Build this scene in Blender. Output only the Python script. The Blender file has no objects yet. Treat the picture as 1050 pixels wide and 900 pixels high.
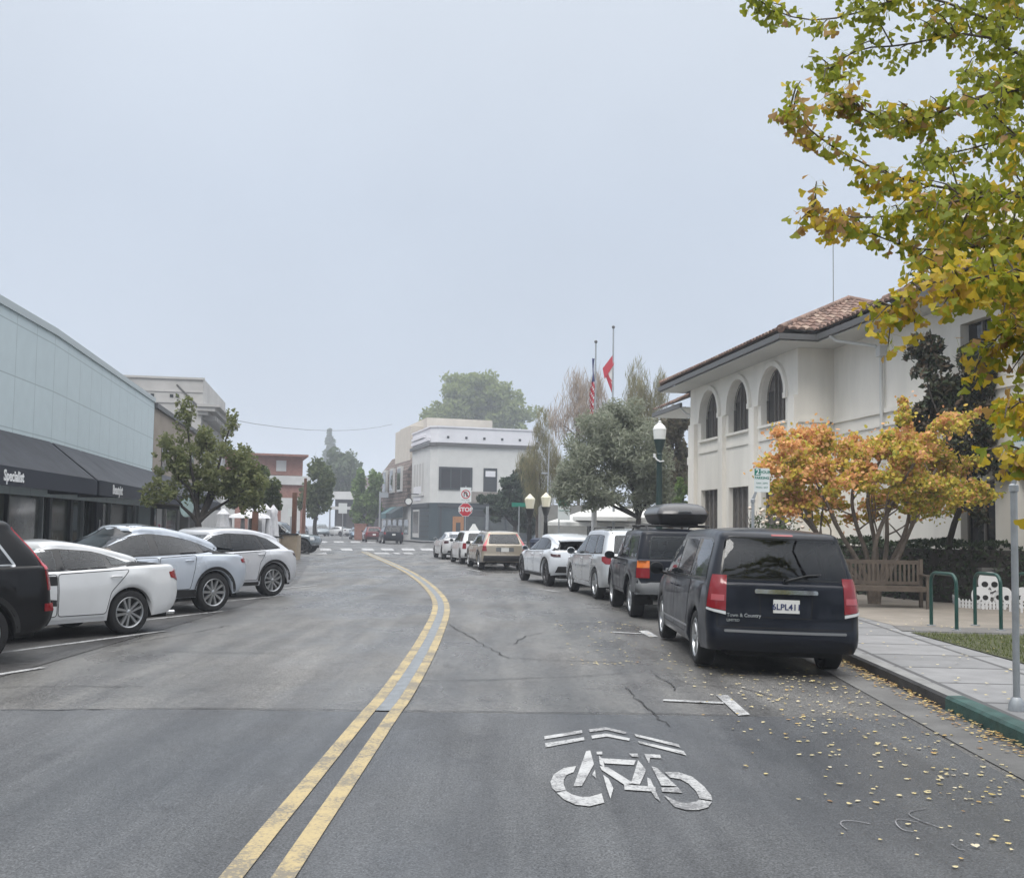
import bpy, bmesh, math, random
import numpy as np
from mathutils import Vector, Matrix
from mathutils.bvhtree import BVHTree
from mathutils.geometry import delaunay_2d_cdt

SC = bpy.context.scene
COL = SC.collection
R = math.radians
rnd = random.Random(7)

# ------------------------------------------------------------------ camera
CAM_H, PITCH, ROLL = 1.72, R(3.5), R(0.9)
cam_d = bpy.data.cameras.new('camera')
cam = bpy.data.objects.new('camera', cam_d)
COL.objects.link(cam)
cam_d.sensor_fit = 'HORIZONTAL'
cam_d.sensor_width = 36.0
cam_d.lens = 36.0
cam_d.shift_y = 26.0 / 1050.0
cam_d.clip_start = 0.1
cam_d.clip_end = 2000
CM = Matrix.Rotation(math.pi/2 + PITCH, 3, 'X') @ Matrix.Rotation(ROLL, 3, 'Z')
cam.matrix_world = Matrix.Translation((0, 0, CAM_H)) @ CM.to_4x4()
SC.camera = cam

# ------------------------------------------------------------------ sky, sun, exposure
SUN_EL, SUN_AZ = R(52), R(200)
w = bpy.data.worlds.new('World')
SC.world = w
w.use_nodes = True
nt = w.node_tree
nt.nodes.clear()
n_out = nt.nodes.new('ShaderNodeOutputWorld')
n_sky = nt.nodes.new('ShaderNodeTexSky')
n_sky.sky_type = 'NISHITA'
n_sky.sun_disc = False
n_sky.sun_elevation = SUN_EL
n_sky.sun_rotation = SUN_AZ
n_sky.air_density = 1.5
n_sky.dust_density = 4.0
n_bg1 = nt.nodes.new('ShaderNodeBackground')
n_bg1.inputs['Strength'].default_value = 0.05
nt.links.new(n_sky.outputs[0], n_bg1.inputs['Color'])
# the fog deck: pale, even, brighter towards the zenith
n_tc = nt.nodes.new('ShaderNodeTexCoord')
n_sep = nt.nodes.new('ShaderNodeSeparateXYZ')
nt.links.new(n_tc.outputs['Generated'], n_sep.inputs[0])
n_ramp = nt.nodes.new('ShaderNodeValToRGB')
nt.links.new(n_sep.outputs['Z'], n_ramp.inputs['Fac'])
cr = n_ramp.color_ramp
SKY = [(0.0, (.575, .645, .73)), (0.12, (.54, .61, .71)), (0.30, (.56, .63, .735)), (0.50, (.665, .725, .81)),
       (0.62, (1.35, 1.4, 1.47)), (0.8, (2.6, 2.62, 2.65)), (1.0, (3.5, 3.5, 3.5))]
for i, (p, c) in enumerate(SKY):
    e = cr.elements[i] if i < 2 else cr.elements.new(p)
    e.position = p
    e.color = (*c, 1)
n_noise = nt.nodes.new('ShaderNodeTexNoise')
n_noise.inputs['Scale'].default_value = 2.2
n_noise.inputs['Detail'].default_value = 3
nt.links.new(n_tc.outputs['Generated'], n_noise.inputs['Vector'])
n_mr = nt.nodes.new('ShaderNodeMapRange')
n_mr.inputs['From Min'].default_value = 0.3
n_mr.inputs['From Max'].default_value = 0.7
n_mr.inputs['To Min'].default_value = 0.95
n_mr.inputs['To Max'].default_value = 1.05
nt.links.new(n_noise.outputs['Fac'], n_mr.inputs['Value'])
n_bg2 = nt.nodes.new('ShaderNodeBackground')
nt.links.new(n_ramp.outputs['Color'], n_bg2.inputs['Color'])
nt.links.new(n_mr.outputs['Result'], n_bg2.inputs['Strength'])
n_mix = nt.nodes.new('ShaderNodeMixShader')
n_mix.inputs['Fac'].default_value = 0.93
nt.links.new(n_bg1.outputs[0], n_mix.inputs[1])
nt.links.new(n_bg2.outputs[0], n_mix.inputs[2])
nt.links.new(n_mix.outputs[0], n_out.inputs['Surface'])

sun_d = bpy.data.lights.new('sun', 'SUN')
sun_d.energy = 1.2
sun_d.angle = R(25)
sun_d.color = (1.0, 0.96, 0.9)
sun = bpy.data.objects.new('sun', sun_d)
COL.objects.link(sun)
sun.rotation_euler = (math.pi/2 - SUN_EL, 0, math.pi - SUN_AZ)
sun.location = (0, -20, 40)

SC.view_settings.view_transform = 'Standard'
SC.view_settings.look = 'None'
SC.view_settings.gamma = 1.0
SC.view_settings.exposure = 0.14
SC.render.engine = 'CYCLES'
SC.cycles.max_bounces = 6
SC.cycles.diffuse_bounces = 3
SC.cycles.glossy_bounces = 3
SC.cycles.transparent_max_bounces = 12
SC.cycles.volume_bounces = 2
SC.cycles.use_denoising = True
SC.cycles.use_adaptive_sampling = True
SC.cycles.adaptive_threshold = 0.02

# ------------------------------------------------------------------ helpers: where things stand
def ray(px, py):
    return CM @ Vector(((px-525)/1050.0, -(py-476)/1050.0, -1.0))
def G(px, py, z=0.0):
    d = ray(px, py); t = (z-CAM_H)/d.z
    return Vector((d.x*t, d.y*t, z))
def at(px, py, Y):
    d = ray(px, py); t = Y/d.y
    return Vector((d.x*t, Y, CAM_H+d.z*t))

# ------------------------------------------------------------------ helpers: materials
def lin(r, g, b):
    return tuple(((c/255)/12.92 if c/255 <= .04045 else ((c/255+.055)/1.055)**2.4) for c in (r, g, b))
def mat(name, col, rough=.6, metal=0., noise=None, bump=None, coat=0., emis=None, island=None, spec=None, rnoise=None, col2=None, trans=None, nmap=None):
    m = bpy.data.materials.new(name)
    m.use_nodes = True
    t = m.node_tree; N = t.nodes; L = t.links
    b = N['Principled BSDF']
    b.inputs['Base Color'].default_value = (*col, 1)
    b.inputs['Roughness'].default_value = rough
    b.inputs['Metallic'].default_value = metal
    if spec is not None: b.inputs['Specular IOR Level'].default_value = spec
    if coat:
        b.inputs['Coat Weight'].default_value = coat
        b.inputs['Coat Roughness'].default_value = .04
    if emis:
        b.inputs['Emission Color'].default_value = (*emis[0], 1)
        b.inputs['Emission Strength'].default_value = emis[1]
    tc = None
    def coord():
        nonlocal tc
        if tc is None: tc = N.new('ShaderNodeTexCoord')
        return tc.outputs['Object']
    src = None
    if noise:
        sc_, amt = noise[0], noise[1]
        nz = N.new('ShaderNodeTexNoise'); nz.inputs['Scale'].default_value = sc_; nz.inputs['Detail'].default_value = noise[2] if len(noise) > 2 else 5
        nz.inputs['Roughness'].default_value = .62
        if nmap:
            mp = N.new('ShaderNodeMapping'); mp.inputs['Scale'].default_value = nmap; L.new(coord(), mp.inputs['Vector']); L.new(mp.outputs[0], nz.inputs['Vector'])
        else: L.new(coord(), nz.inputs['Vector'])
        rp = N.new('ShaderNodeValToRGB')
        c2 = col2 or tuple(min(1, c*(1+amt)) for c in col)
        c1 = tuple(c*(1-amt) for c in col) if not col2 else col
        rp.color_ramp.elements[0].position = .3; rp.color_ramp.elements[1].position = .7
        rp.color_ramp.elements[0].color = (*c1, 1); rp.color_ramp.elements[1].color = (*c2, 1)
        L.new(nz.outputs['Fac'], rp.inputs['Fac'])
        src = rp.outputs['Color']
    if island:
        g = N.new('ShaderNodeNewGeometry')
        rp = N.new('ShaderNodeValToRGB')
        els = rp.color_ramp.elements
        for i, c in enumerate(island):
            p = i/(len(island)-1)
            e = els[i] if i < 2 else els.new(p)
            e.position = p; e.color = (*c, 1)
        L.new(g.outputs['Random Per Island'], rp.inputs['Fac'])
        src = rp.outputs['Color']
    if src: L.new(src, b.inputs['Base Color'])
    if trans:   # thin leaves let light through
        tr = N.new('ShaderNodeBsdfTranslucent')
        if src: L.new(src, tr.inputs['Color'])
        else: tr.inputs['Color'].default_value = (*col, 1)
        mx = N.new('ShaderNodeMixShader'); mx.inputs[0].default_value = trans
        L.new(b.outputs[0], mx.inputs[1]); L.new(tr.outputs[0], mx.inputs[2])
        L.new(mx.outputs[0], N['Material Output'].inputs['Surface'])
    if rnoise:
        nz = N.new('ShaderNodeTexNoise'); nz.inputs['Scale'].default_value = rnoise[0]; nz.inputs['Detail'].default_value = 4
        L.new(coord(), nz.inputs['Vector'])
        mr = N.new('ShaderNodeMapRange'); mr.inputs['From Min'].default_value = .38; mr.inputs['From Max'].default_value = .62
        mr.inputs['To Min'].default_value = rnoise[1]; mr.inputs['To Max'].default_value = rnoise[2]
        L.new(nz.outputs['Fac'], mr.inputs['Value']); L.new(mr.outputs[0], b.inputs['Roughness'])
    if bump:
        nz = N.new('ShaderNodeTexNoise'); nz.inputs['Scale'].default_value = bump[0]; nz.inputs['Detail'].default_value = 4
        L.new(coord(), nz.inputs['Vector'])
        bp = N.new('ShaderNodeBump'); bp.inputs['Strength'].default_value = bump[1]; bp.inputs['Distance'].default_value = bump[2] if len(bump) > 2 else .02
        L.new(nz.outputs['Fac'], bp.inputs['Height']); L.new(bp.outputs[0], b.inputs['Normal'])
    return m
def brickmat(name, c1, c2, cm, scale, bw, bh, mortar=.02, rough=.85, offset=.5, rot=(0, 0, 0), bump=.3, swap=None, amt=.3):
    m = bpy.data.materials.new(name); m.use_nodes = True
    t = m.node_tree; N = t.nodes; L = t.links; b = N['Principled BSDF']
    tc = N.new('ShaderNodeTexCoord'); mp = N.new('ShaderNodeMapping')
    mp.inputs['Rotation'].default_value = rot
    L.new(tc.outputs['Object'], mp.inputs['Vector'])
    vec = mp.outputs[0]
    if swap:
        se = N.new('ShaderNodeSeparateXYZ'); co = N.new('ShaderNodeCombineXYZ')
        L.new(vec, se.inputs[0])
        for i, ax in enumerate(swap): L.new(se.outputs[ax], co.inputs[i])
        vec = co.outputs[0]
    br = N.new('ShaderNodeTexBrick'); br.offset = offset
    for k, v in (('Color1', c1), ('Color2', c2), ('Mortar', cm)): br.inputs[k].default_value = (*v, 1)
    br.inputs['Scale'].default_value = scale; br.inputs['Mortar Size'].default_value = mortar
    br.inputs['Brick Width'].default_value = bw; br.inputs['Row Height'].default_value = bh; br.inputs['Mortar Smooth'].default_value = .1
    L.new(vec, br.inputs['Vector'])
    nz = N.new('ShaderNodeTexNoise'); nz.inputs['Scale'].default_value = 3; nz.inputs['Detail'].default_value = 6
    L.new(tc.outputs['Object'], nz.inputs['Vector'])
    mr = N.new('ShaderNodeMapRange'); mr.inputs['To Min'].default_value = 1-amt; mr.inputs['To Max'].default_value = 1+amt
    L.new(nz.outputs['Fac'], mr.inputs['Value'])
    mx = N.new('ShaderNodeMix'); mx.data_type = 'RGBA'; mx.blend_type = 'MULTIPLY'; mx.inputs['Factor'].default_value = 1
    L.new(br.outputs['Color'], mx.inputs['A']); L.new(mr.outputs[0], mx.inputs['B'])
    L.new(mx.outputs['Result'], b.inputs['Base Color'])
    b.inputs['Roughness'].default_value = rough
    bp = N.new('ShaderNodeBump'); bp.inputs['Strength'].default_value = bump; bp.inputs['Distance'].default_value = .02; bp.invert = True
    L.new(br.outputs['Fac'], bp.inputs['Height']); L.new(bp.outputs[0], b.inputs['Normal'])
    return m

# ------------------------------------------------------------------ helpers: meshes and objects
XF = {}          # object name -> world matrix of the thing it belongs to
def thing(name, label, cat, loc=(0, 0, 0), rz=0., group=None):
    o = bpy.data.objects.new(name, None); COL.objects.link(o)
    o.empty_display_size = .2
    o.location = loc; o.rotation_euler = (0, 0, rz)
    tag(o, label, cat, group)
    XF[o.name] = Matrix.Translation(loc) @ Matrix.Rotation(rz, 4, 'Z')
    return o
def tag(o, label=None, cat=None, group=None, kind=None):
    if label: o['label'] = label
    if cat: o['category'] = cat
    if group: o['group'] = group
    if kind: o['kind'] = kind
    return o
class MB:
    def __init__(s): s.v = []; s.f = []; s.mi = []; s.cur = 0
    def add(s, vs, fs):
        n = len(s.v); s.v.extend([tuple(v) for v in vs])
        s.f.extend([tuple(i+n for i in f) for f in fs]); s.mi.extend([s.cur]*len(fs)); return s
    def box(s, x0, x1, y0, y1, z0, z1, M=None):
        vs = [Vector((x, y, z)) for z in (z0, z1) for y in (y0, y1) for x in (x0, x1)]
        if M is not None: vs = [M @ v for v in vs]
        return s.add(vs, [(0, 2, 3, 1), (4, 5, 7, 6), (0, 1, 5, 4), (2, 6, 7, 3), (0, 4, 6, 2), (1, 3, 7, 5)])
    def cyl(s, p0, p1, r0, r1=None, n=12, caps=True): return s.tube([p0, p1], [r0, r0 if r1 is None else r1], n, caps)
    def tube(s, pts, rad, n=8, caps=True, flat=None):
        pts = [Vector(p) for p in pts]; m = len(pts)
        if not hasattr(rad, '__len__'): rad = [rad]*m
        up = None; vs = []
        for i, p in enumerate(pts):
            d = (pts[min(i+1, m-1)]-pts[max(i-1, 0)])
            if d.length < 1e-9: d = Vector((0, 0, 1))
            d.normalize()
            if up is None:
                up = Vector((0, 0, 1)) if abs(d.z) < .9 else Vector((0, 1, 0))
            a = up - d*up.dot(d)
            if a.length < 1e-6: a = d.orthogonal()
            a.normalize(); b = d.cross(a); up = a
            for k in range(n):
                t = 2*math.pi*k/n
                vs.append(p + (a*math.cos(t)+b*math.sin(t))*rad[i])
        fs = [(i*n+k, i*n+(k+1) % n, (i+1)*n+(k+1) % n, (i+1)*n+k) for i in range(m-1) for k in range(n)]
        if caps: fs += [tuple(range(n))[::-1], tuple(range((m-1)*n, m*n))]
        return s.add(vs, fs)
    def lathe(s, prof, c=(0, 0, 0), n=20, axis='Z', M=None):
        vs = []
        for r, z in prof:
            for k in range(n):
                t = 2*math.pi*k/n
                if axis == 'Z': v = Vector((r*math.cos(t), r*math.sin(t), z))
                elif axis == 'X': v = Vector((z, r*math.cos(t), r*math.sin(t)))
                else: v = Vector((r*math.cos(t), z, r*math.sin(t)))
                vs.append((M @ v if M is not None else v)+Vector(c))
        m = len(prof)
        return s.add(vs, [(i*n+k, i*n+(k+1) % n, (i+1)*n+(k+1) % n, (i+1)*n+k) for i in range(m-1) for k in range(n)])
    def prism(s, poly, z0, z1, M=None):
        n = len(poly)
        vs = [Vector((p[0], p[1], z0)) for p in poly]+[Vector((p[0], p[1], z1)) for p in poly]
        if M is not None: vs = [M @ v for v in vs]
        return s.add(vs, [tuple(range(n))[::-1], tuple(range(n, 2*n))]+[(i, (i+1) % n, n+(i+1) % n, n+i) for i in range(n)])
    def quad(s, *p): return s.add(p, [tuple(range(len(p)))])
    def strip(s, A, B):
        n = len(A); return s.add(list(A)+list(B), [(i, i+1, n+i+1, n+i) for i in range(n-1)])
    def build(s, name, mats, parent=None, smooth=None, wc=False, origin=None, kind=None):
        me = bpy.data.meshes.new(name)
        v = s.v
        if wc and parent is not None:
            I = XF[parent.name].inverted(); v = [tuple(I @ Vector(p)) for p in v]
        if origin is not None:
            v = [(p[0]-origin[0], p[1]-origin[1], p[2]-origin[2]) for p in v]
        me.from_pydata(v, [], s.f)
        if not isinstance(mats, (list, tuple)): mats = [mats]
        for m_ in mats: me.materials.append(m_)
        if len(mats) > 1: me.polygons.foreach_set('material_index', s.mi)
        if smooth is not None:
            me.polygons.foreach_set('use_smooth', [True]*len(s.f))
            if smooth < 180: me.set_sharp_from_angle(angle=R(smooth))
        me.update()
        o = bpy.data.objects.new(name, me); COL.objects.link(o)
        if parent is not None:
            o.parent = parent
            if parent.name in XF: XF[o.name] = XF[parent.name]
        if origin is not None: o.location = origin
        if kind: o['kind'] = kind
        return o
def struct(name, mb, m, smooth=None): return mb.build(name, m, kind='structure', smooth=smooth)
def copy_tree(o, parent=None):
    c = o.copy(); COL.objects.link(c)
    if parent is not None: c.parent = parent
    for ch in list(o.children): copy_tree(ch, c)
    return c
def rel(o, child, loc=(0, 0, 0), rot=(0, 0, 0)):
    child.parent = o; child.location = loc; child.rotation_euler = rot; return child
def resample(pts, step):
    out = [Vector(pts[0])]
    for a, b in zip(pts[:-1], pts[1:]):
        a, b = Vector(a), Vector(b); n = max(1, int(math.ceil((b-a).length/step)))
        out += [a+(b-a)*(i/n) for i in range(1, n+1)]
    return out
def smoothline(pts, it=3):
    pts = [Vector(p) for p in pts]
    for _ in range(it):
        q = [pts[0]]
        for a, b in zip(pts[:-1], pts[1:]): q += [a*.75+b*.25, a*.25+b*.75]
        q.append(pts[-1]); pts = q
    return pts
def offset(pts, d):
    out = []
    for i, p in enumerate(pts):
        t = Vector(pts[min(i+1, len(pts)-1)])-Vector(pts[max(i-1, 0)]); t.normalize()
        out.append(Vector((p[0]+t.y*d, p[1]-t.x*d)))      # d > 0: to the right of travel
    return out
def v3(pts, z): return [Vector((p[0], p[1], z)) for p in pts]
def text_mb(txt, size, depth=.004, M=None, mb=None, align='CENTER', bold=0.):
    cu = bpy.data.curves.new('lettering', 'FONT'); cu.body = txt; cu.size = size; cu.extrude = depth; cu.align_x = align; cu.align_y = 'CENTER'
    cu.offset = bold; cu.resolution_u = 3
    o = bpy.data.objects.new('lettering', cu)
    me = o.to_mesh()
    vs = [v.co.copy() for v in me.vertices]
    if M is not None: vs = [M @ v for v in vs]
    fs = [tuple(p.vertices) for p in me.polygons]
    o.to_mesh_clear(); bpy.data.objects.remove(o); bpy.data.curves.remove(cu)
    mb = mb or MB(); return mb.add(vs, fs)
def frame_m(origin, xdir, zdir=(0, 0, 1)):
    """local x along xdir, local y up (zdir), local z out of the face"""
    x = Vector(xdir).normalized(); y = Vector(zdir).normalized(); z = x.cross(y).normalized()
    m = Matrix((x, y, z)).transposed().to_4x4(); return Matrix.Translation(origin) @ m
# ------------------------------------------------------------------ the setting: ground, road, kerbs
def asphalt(name, c1, c2, dark, wet=(.25, .75), stretch=1.0):
    m = bpy.data.materials.new(name); m.use_nodes = True
    t = m.node_tree; N = t.nodes; L = t.links; b = N['Principled BSDF']
    tc = N.new('ShaderNodeTexCoord')
    def noise(scale, det, st=(1, 1, 1), rough=.6):
        mp = N.new('ShaderNodeMapping'); mp.inputs['Scale'].default_value = st
        L.new(tc.outputs['Object'], mp.inputs['Vector'])
        n = N.new('ShaderNodeTexNoise'); n.inputs['Scale'].default_value = scale; n.inputs['Detail'].default_value = det; n.inputs['Roughness'].default_value = rough
        L.new(mp.outputs[0], n.inputs['Vector']); return n.outputs['Fac']
    def ramp(f, p0, p1, a, c):
        r = N.new('ShaderNodeValToRGB'); r.color_ramp.elements[0].position = p0; r.color_ramp.elements[1].position = p1
        r.color_ramp.elements[0].color = (*a, 1); r.color_ramp.elements[1].color = (*c, 1); L.new(f, r.inputs['Fac']); return r.outputs['Color']
    def mul(a, b_, f=1.0):
        x = N.new('ShaderNodeMix'); x.data_type = 'RGBA'; x.blend_type = 'MULTIPLY'; x.inputs['Factor'].default_value = f
        L.new(a, x.inputs['A']); L.new(b_, x.inputs['B']); return x.outputs['Result']
    big = noise(.55, 6, (1.0, .35*stretch, 1))
    col = ramp(big, .36, .64, c1, c2)
    streak = noise(1.1, 5, (1.8, .12, 1))
    col = mul(col, ramp(streak, .38, .62, (.72, .72, .73), (1.16, 1.15, 1.13)))
    grit = noise(70, 2, rough=.7)
    col = mul(col, ramp(grit, .36, .66, (.42, .42, .42), (1.75, 1.74, 1.72)))
    grit2 = noise(22, 4, rough=.75)
    col = mul(col, ramp(grit2, .34, .68, (.70, .70, .70), (1.28, 1.28, 1.28)))
    stain = noise(2.3, 5)
    col = mul(col, ramp(stain, .28, .42, dark, (1, 1, 1)))
    L.new(col, b.inputs['Base Color'])
    wn = noise(.42, 5, (1.0, .5, 1))
    mr = N.new('ShaderNodeMapRange'); mr.inputs['From Min'].default_value = .40; mr.inputs['From Max'].default_value = .60
    mr.inputs['To Min'].default_value = wet[0]; mr.inputs['To Max'].default_value = wet[1]
    L.new(wn, mr.inputs['Value']); L.new(mr.outputs[0], b.inputs['Roughness'])
    bp = N.new('ShaderNodeBump'); bp.inputs['Strength'].default_value = .6; bp.inputs['Distance'].default_value = .01
    L.new(grit, bp.inputs['Height']); L.new(bp.outputs[0], b.inputs['Normal'])
    return m
def worn(name, c, under, thr):
    m = bpy.data.materials.new(name); m.use_nodes = True; t = m.node_tree; N = t.nodes; L = t.links; b = N['Principled BSDF']; b.inputs['Roughness'].default_value = .62
    tc = N.new('ShaderNodeTexCoord')
    def nz(sc, det, ro=.7):
        n = N.new('ShaderNodeTexNoise'); n.inputs['Scale'].default_value = sc; n.inputs['Detail'].default_value = det; n.inputs['Roughness'].default_value = ro; L.new(tc.outputs['Object'], n.inputs['Vector']); return n.outputs['Fac']
    ad = N.new('ShaderNodeMath'); ad.operation = 'ADD'
    s1 = N.new('ShaderNodeMath'); s1.operation = 'MULTIPLY'; s1.inputs[1].default_value = .5; L.new(nz(45, 6, .75), s1.inputs[0])
    s2 = N.new('ShaderNodeMath'); s2.operation = 'MULTIPLY'; s2.inputs[1].default_value = .5; L.new(nz(2.2, 5), s2.inputs[0])
    L.new(s1.outputs[0], ad.inputs[0]); L.new(s2.outputs[0], ad.inputs[1])
    r = N.new('ShaderNodeValToRGB'); e = r.color_ramp.elements; e[0].position = thr-.14; e[1].position = thr+.05
    e[0].color = (*c, 1); e[1].color = (*under, 1); x = e.new(thr-.02); x.color = (*[a*.72+u*.28 for a, u in zip(c, under)], 1)
    L.new(ad.outputs[0], r.inputs['Fac']); L.new(r.outputs['Color'], b.inputs['Base Color']); return m
M2 = {}
M2['ground'] = mat('far ground', (.10, .10, .10), .9, noise=(.4, .2))
M2['road'] = asphalt('worn asphalt', (.074, .074, .074), (.138, .135, .131), (.66, .66, .66), (.20, .62))
M2['road_new'] = asphalt('newer dark asphalt', (.047, .051, .057), (.086, .090, .096), (.74, .74, .76), (.33, .70))
M2['street'] = asphalt('side street asphalt', (.085, .085, .086), (.12, .12, .12), (.8, .8, .8), (.35, .6))
M2['stall'] = asphalt('damp parking lane asphalt', (.050, .049, .050), (.078, .076, .075), (.7, .7, .7), (.28, .6))
M2['gutter'] = mat('gutter concrete', (.12, .118, .115), .8, noise=(1.6, .3, 8), bump=(60, .2))
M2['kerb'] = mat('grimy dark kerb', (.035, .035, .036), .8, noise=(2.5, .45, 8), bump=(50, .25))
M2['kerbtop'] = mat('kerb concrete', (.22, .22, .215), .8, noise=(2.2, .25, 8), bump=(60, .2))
M2['kerb_green'] = mat('green kerb paint', (.026, .070, .062), .7, noise=(5, .4, 8), bump=(50, .25))
M2['walk'] = brickmat('pavement slabs', (.165, .167, .17), (.225, .225, .228), (.075, .075, .077), 1.0, 1.25, 1.25, .035, .75, offset=0., rot=(0, 0, R(4)), bump=.15)
M2['plaza'] = mat('plaza concrete', (.23, .205, .175), .85, noise=(1.2, .2, 8), bump=(40, .2))
M2['path'] = mat('grey path concrete', (.14, .135, .13), .85, noise=(1.5, .25, 8), bump=(40, .2))
M2['grass_base'] = mat('lawn soil', (.055, .06, .025), .95, noise=(8, .4))
M2['paint_w'] = worn('worn white road paint', (.47, .475, .475), (.15, .15, .155), .512)
M2['paint_y'] = worn('worn yellow road paint', (.43, .335, .165), (.17, .15, .115), .50)
M2['paint_g'] = mat('bluish grey strip between the lines', (.17, .185, .20), .65, noise=(6, .25, 10), bump=(80, .2))
M2['crack'] = mat('tar filled crack', (.016, .016, .017), .6)

def sheet(name, poly, z, m):
    mb = MB(); mb.add([(p[0], p[1], z) for p in poly], [tuple(range(len(poly)))]); return struct(name, mb, m)
KR = smoothline([(3.95, -12), (3.97, 0), (4.08, 7), (4.27, 10.3), (4.45, 13.6), (4.55, 18), (4.52, 22), (4.2, 26.5), (3.38, 31.5), (2.25, 36.5), (1.0, 41.5), (-.25, 47), (-1.5, 53.5), (-2.2, 58), (-2.2, 61), (-.8, 63.6), (2.5, 65.4), (9, 67.4), (60, 83)], 3)
KL = smoothline([(-8.4, -12), (-8.4, 14), (-8.6, 20), (-9.1, 26), (-10.0, 32), (-11.2, 38), (-12.6, 45), (-14.0, 52), (-15.3, 58.5), (-16.2, 62), (-17.8, 64.6), (-22, 66), (-80, 49)], 3)
g = MB(); g.add([(-700, -60, -.03), (700, -60, -.03), (700, 900, -.03), (-700, 900, -.03)], [(0, 1, 2, 3)]); struct('ground', g, M2['ground'])
# road sheet
sheet('road', [(p.x, p.y) for p in KR if p.y < 65.5 and p.x < 4.7]+[(-2, 74), (-17, 70)]+[(p.x, p.y) for p in KL[::-1] if p.x > -18], -.004, M2['road'])
nr = sheet('road_near', [(-7.2, -12), (3.5, -12), (3.55, 7), (3.68, 9.66), (.7, 9.62), (-.98, 9.58), (-2.9, 9.55), (-7.2, 9.2)], 0.0, M2['road_new'])
X = Vector((.956, .292)); 
sheet('side_street', [(-100, 40), (-17, 64.5), (-2, 66), (70, 88), (70, 118), (-10, 106), (-24, 104), (-100, 82)], -.010, M2['street'])
sheet('far_road', [(-9.5, 104), (-22, 102), (-75, 300), (-40, 300)], -.013, M2['street'])
sheet('parking_lane', [(-5.55, -8), (-5.55, 22), (-6.2, 30), (-7.6, 38), (-9.0, 46), (-10.6, 54)]+[(p.x+.0, p.y) for p in KL[::-1] if p.y < 54 and p.x > -15], .0035, M2['stall'])
# gutter, kerb, pavements
def kerb(line, sgn, tag_):
    """line = street face; sgn +1: pavement lies to the right of travel"""
    inner = offset(line, .16*sgn); gut = offset(line, -.48*sgn)
    if tag_ == 'R':
        mb = MB(); mb.strip(v3(gut, .004), v3(line, .006)); struct('gutter', mb, M2['gutter'])
    i0 = next((i for i, p in enumerate(line) if p.y > 9.95), 0) if tag_ == 'R' else 0
    def seg(a, b, mf, mt, nm):
        A, B = line[a:b], inner[a:b]
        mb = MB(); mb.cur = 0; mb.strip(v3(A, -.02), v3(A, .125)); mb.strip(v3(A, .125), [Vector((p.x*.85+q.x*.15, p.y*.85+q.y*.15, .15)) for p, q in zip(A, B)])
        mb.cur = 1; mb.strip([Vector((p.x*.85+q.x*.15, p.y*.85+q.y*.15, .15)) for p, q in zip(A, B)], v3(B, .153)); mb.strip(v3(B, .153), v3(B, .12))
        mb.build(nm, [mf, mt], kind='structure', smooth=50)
    if tag_ == 'R':
        seg(0, i0+1, M2['kerb_green'], M2['kerb_green'], 'painted_kerb'); seg(i0, len(line), M2['kerb'], M2['kerbtop'], 'kerb')
    else: seg(0, len(line), M2['kerbtop'], M2['kerbtop'], 'kerb')
    return inner
IR = kerb(KR, 1, 'R'); IL = kerb(KL, -1, 'L')
sheet('pavement', [(p.x, p.y) for p in IR]+[(60, -12)], .149, M2['walk'])
sheet('pavement', [(p.x, p.y) for p in IL]+[(-80, -12)], .149, M2['walk'])
sheet('plaza', [(6.55, 17.3), (7.6, 16.6), (30, 16.6), (30, 33), (7.2, 33), (6.2, 27), (6.5, 21)], .154, M2['plaza'])
sheet('path', [(6.30, 16.55), (9, 16.25), (16, 16.3), (16, 17.25), (7.2, 17.35), (6.5, 17.5)], .158, M2['path'])
sheet('lawn', [(6.35, 16.35), (6.28, 12.5), (6.3, 3), (14, 3), (14, 16.2), (8.5, 16.1)], .162, M2['grass_base'])
# far corner pavements
sheet('far_pavement', [(-9.3, 104.6), (-8.2, 103.6), (70, 127), (70, 200), (-30, 200), (-28.5, 165)], .12, M2['walk'])
sheet('far_pavement', [(-21, 102.2), (-22.5, 101.8), (-100, 78), (-140, 200), (-48, 200)], .12, M2['walk'])

# painted markings
ctr = [G(*p) for p in [(258, 906), (341, 797), (392, 728.6), (400.5, 720), (425, 683), (440, 656.7), (452, 630), (452.5, 618.6), (447.6, 609), (434, 595.7), (415, 584), (394, 574.8), (373, 565.6)]]
ctr = [Vector((-1.2, -6))]+[Vector((p.x, p.y)) for p in ctr]
ctr = smoothline(ctr, 3)
ym = MB()
for o in (-.125, .125):
    a, b = offset(ctr, o-.058), offset(ctr, o+.058)
    ym.strip(v3(a, .0075), v3(b, .0075))
struct('centre_line', ym, M2['paint_y'])
far_c = [p for p in ctr if p.y > 9.5]
gm = MB(); gm.strip(v3(offset(far_c, -.066), .0070), v3(offset(far_c, .066), .0070)); struct('centre_strip', gm, M2['paint_g'])
wm = MB()
def wline(a, b, wd, z=.0075):
    a, b = Vector((a[0], a[1])), Vector((b[0], b[1])); t = (b-a).normalized(); n = Vector((-t.y, t.x))*wd/2
    wm.add(v3([a+n, b+n, b-n, a-n], z), [(0, 1, 2, 3)])
for y in (7.9, 12.05, 16.25, 20.45, 24.6, 28.8):          # diagonal stall lines on the left
    wline((-5.42, y), (-5.42-2.9*math.sin(R(31)), y-4.6*math.cos(R(31))), .10)
for a, b in [((680, 718), (742, 721)), ((628, 648), (662, 650)), ((598, 607), (626, 611))]:
    wline(G(*a), G(*b), .10)
for q in ([(734, 713), (746, 713), (769, 733), (757, 734)], [(655, 647), (664, 646.5), (675, 653), (666, 653.5)]):
    wm.add([Vector((p.x, p.y, .0079)) for p in (G(*c) for c in q)], [(0, 1, 2, 3)])
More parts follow.
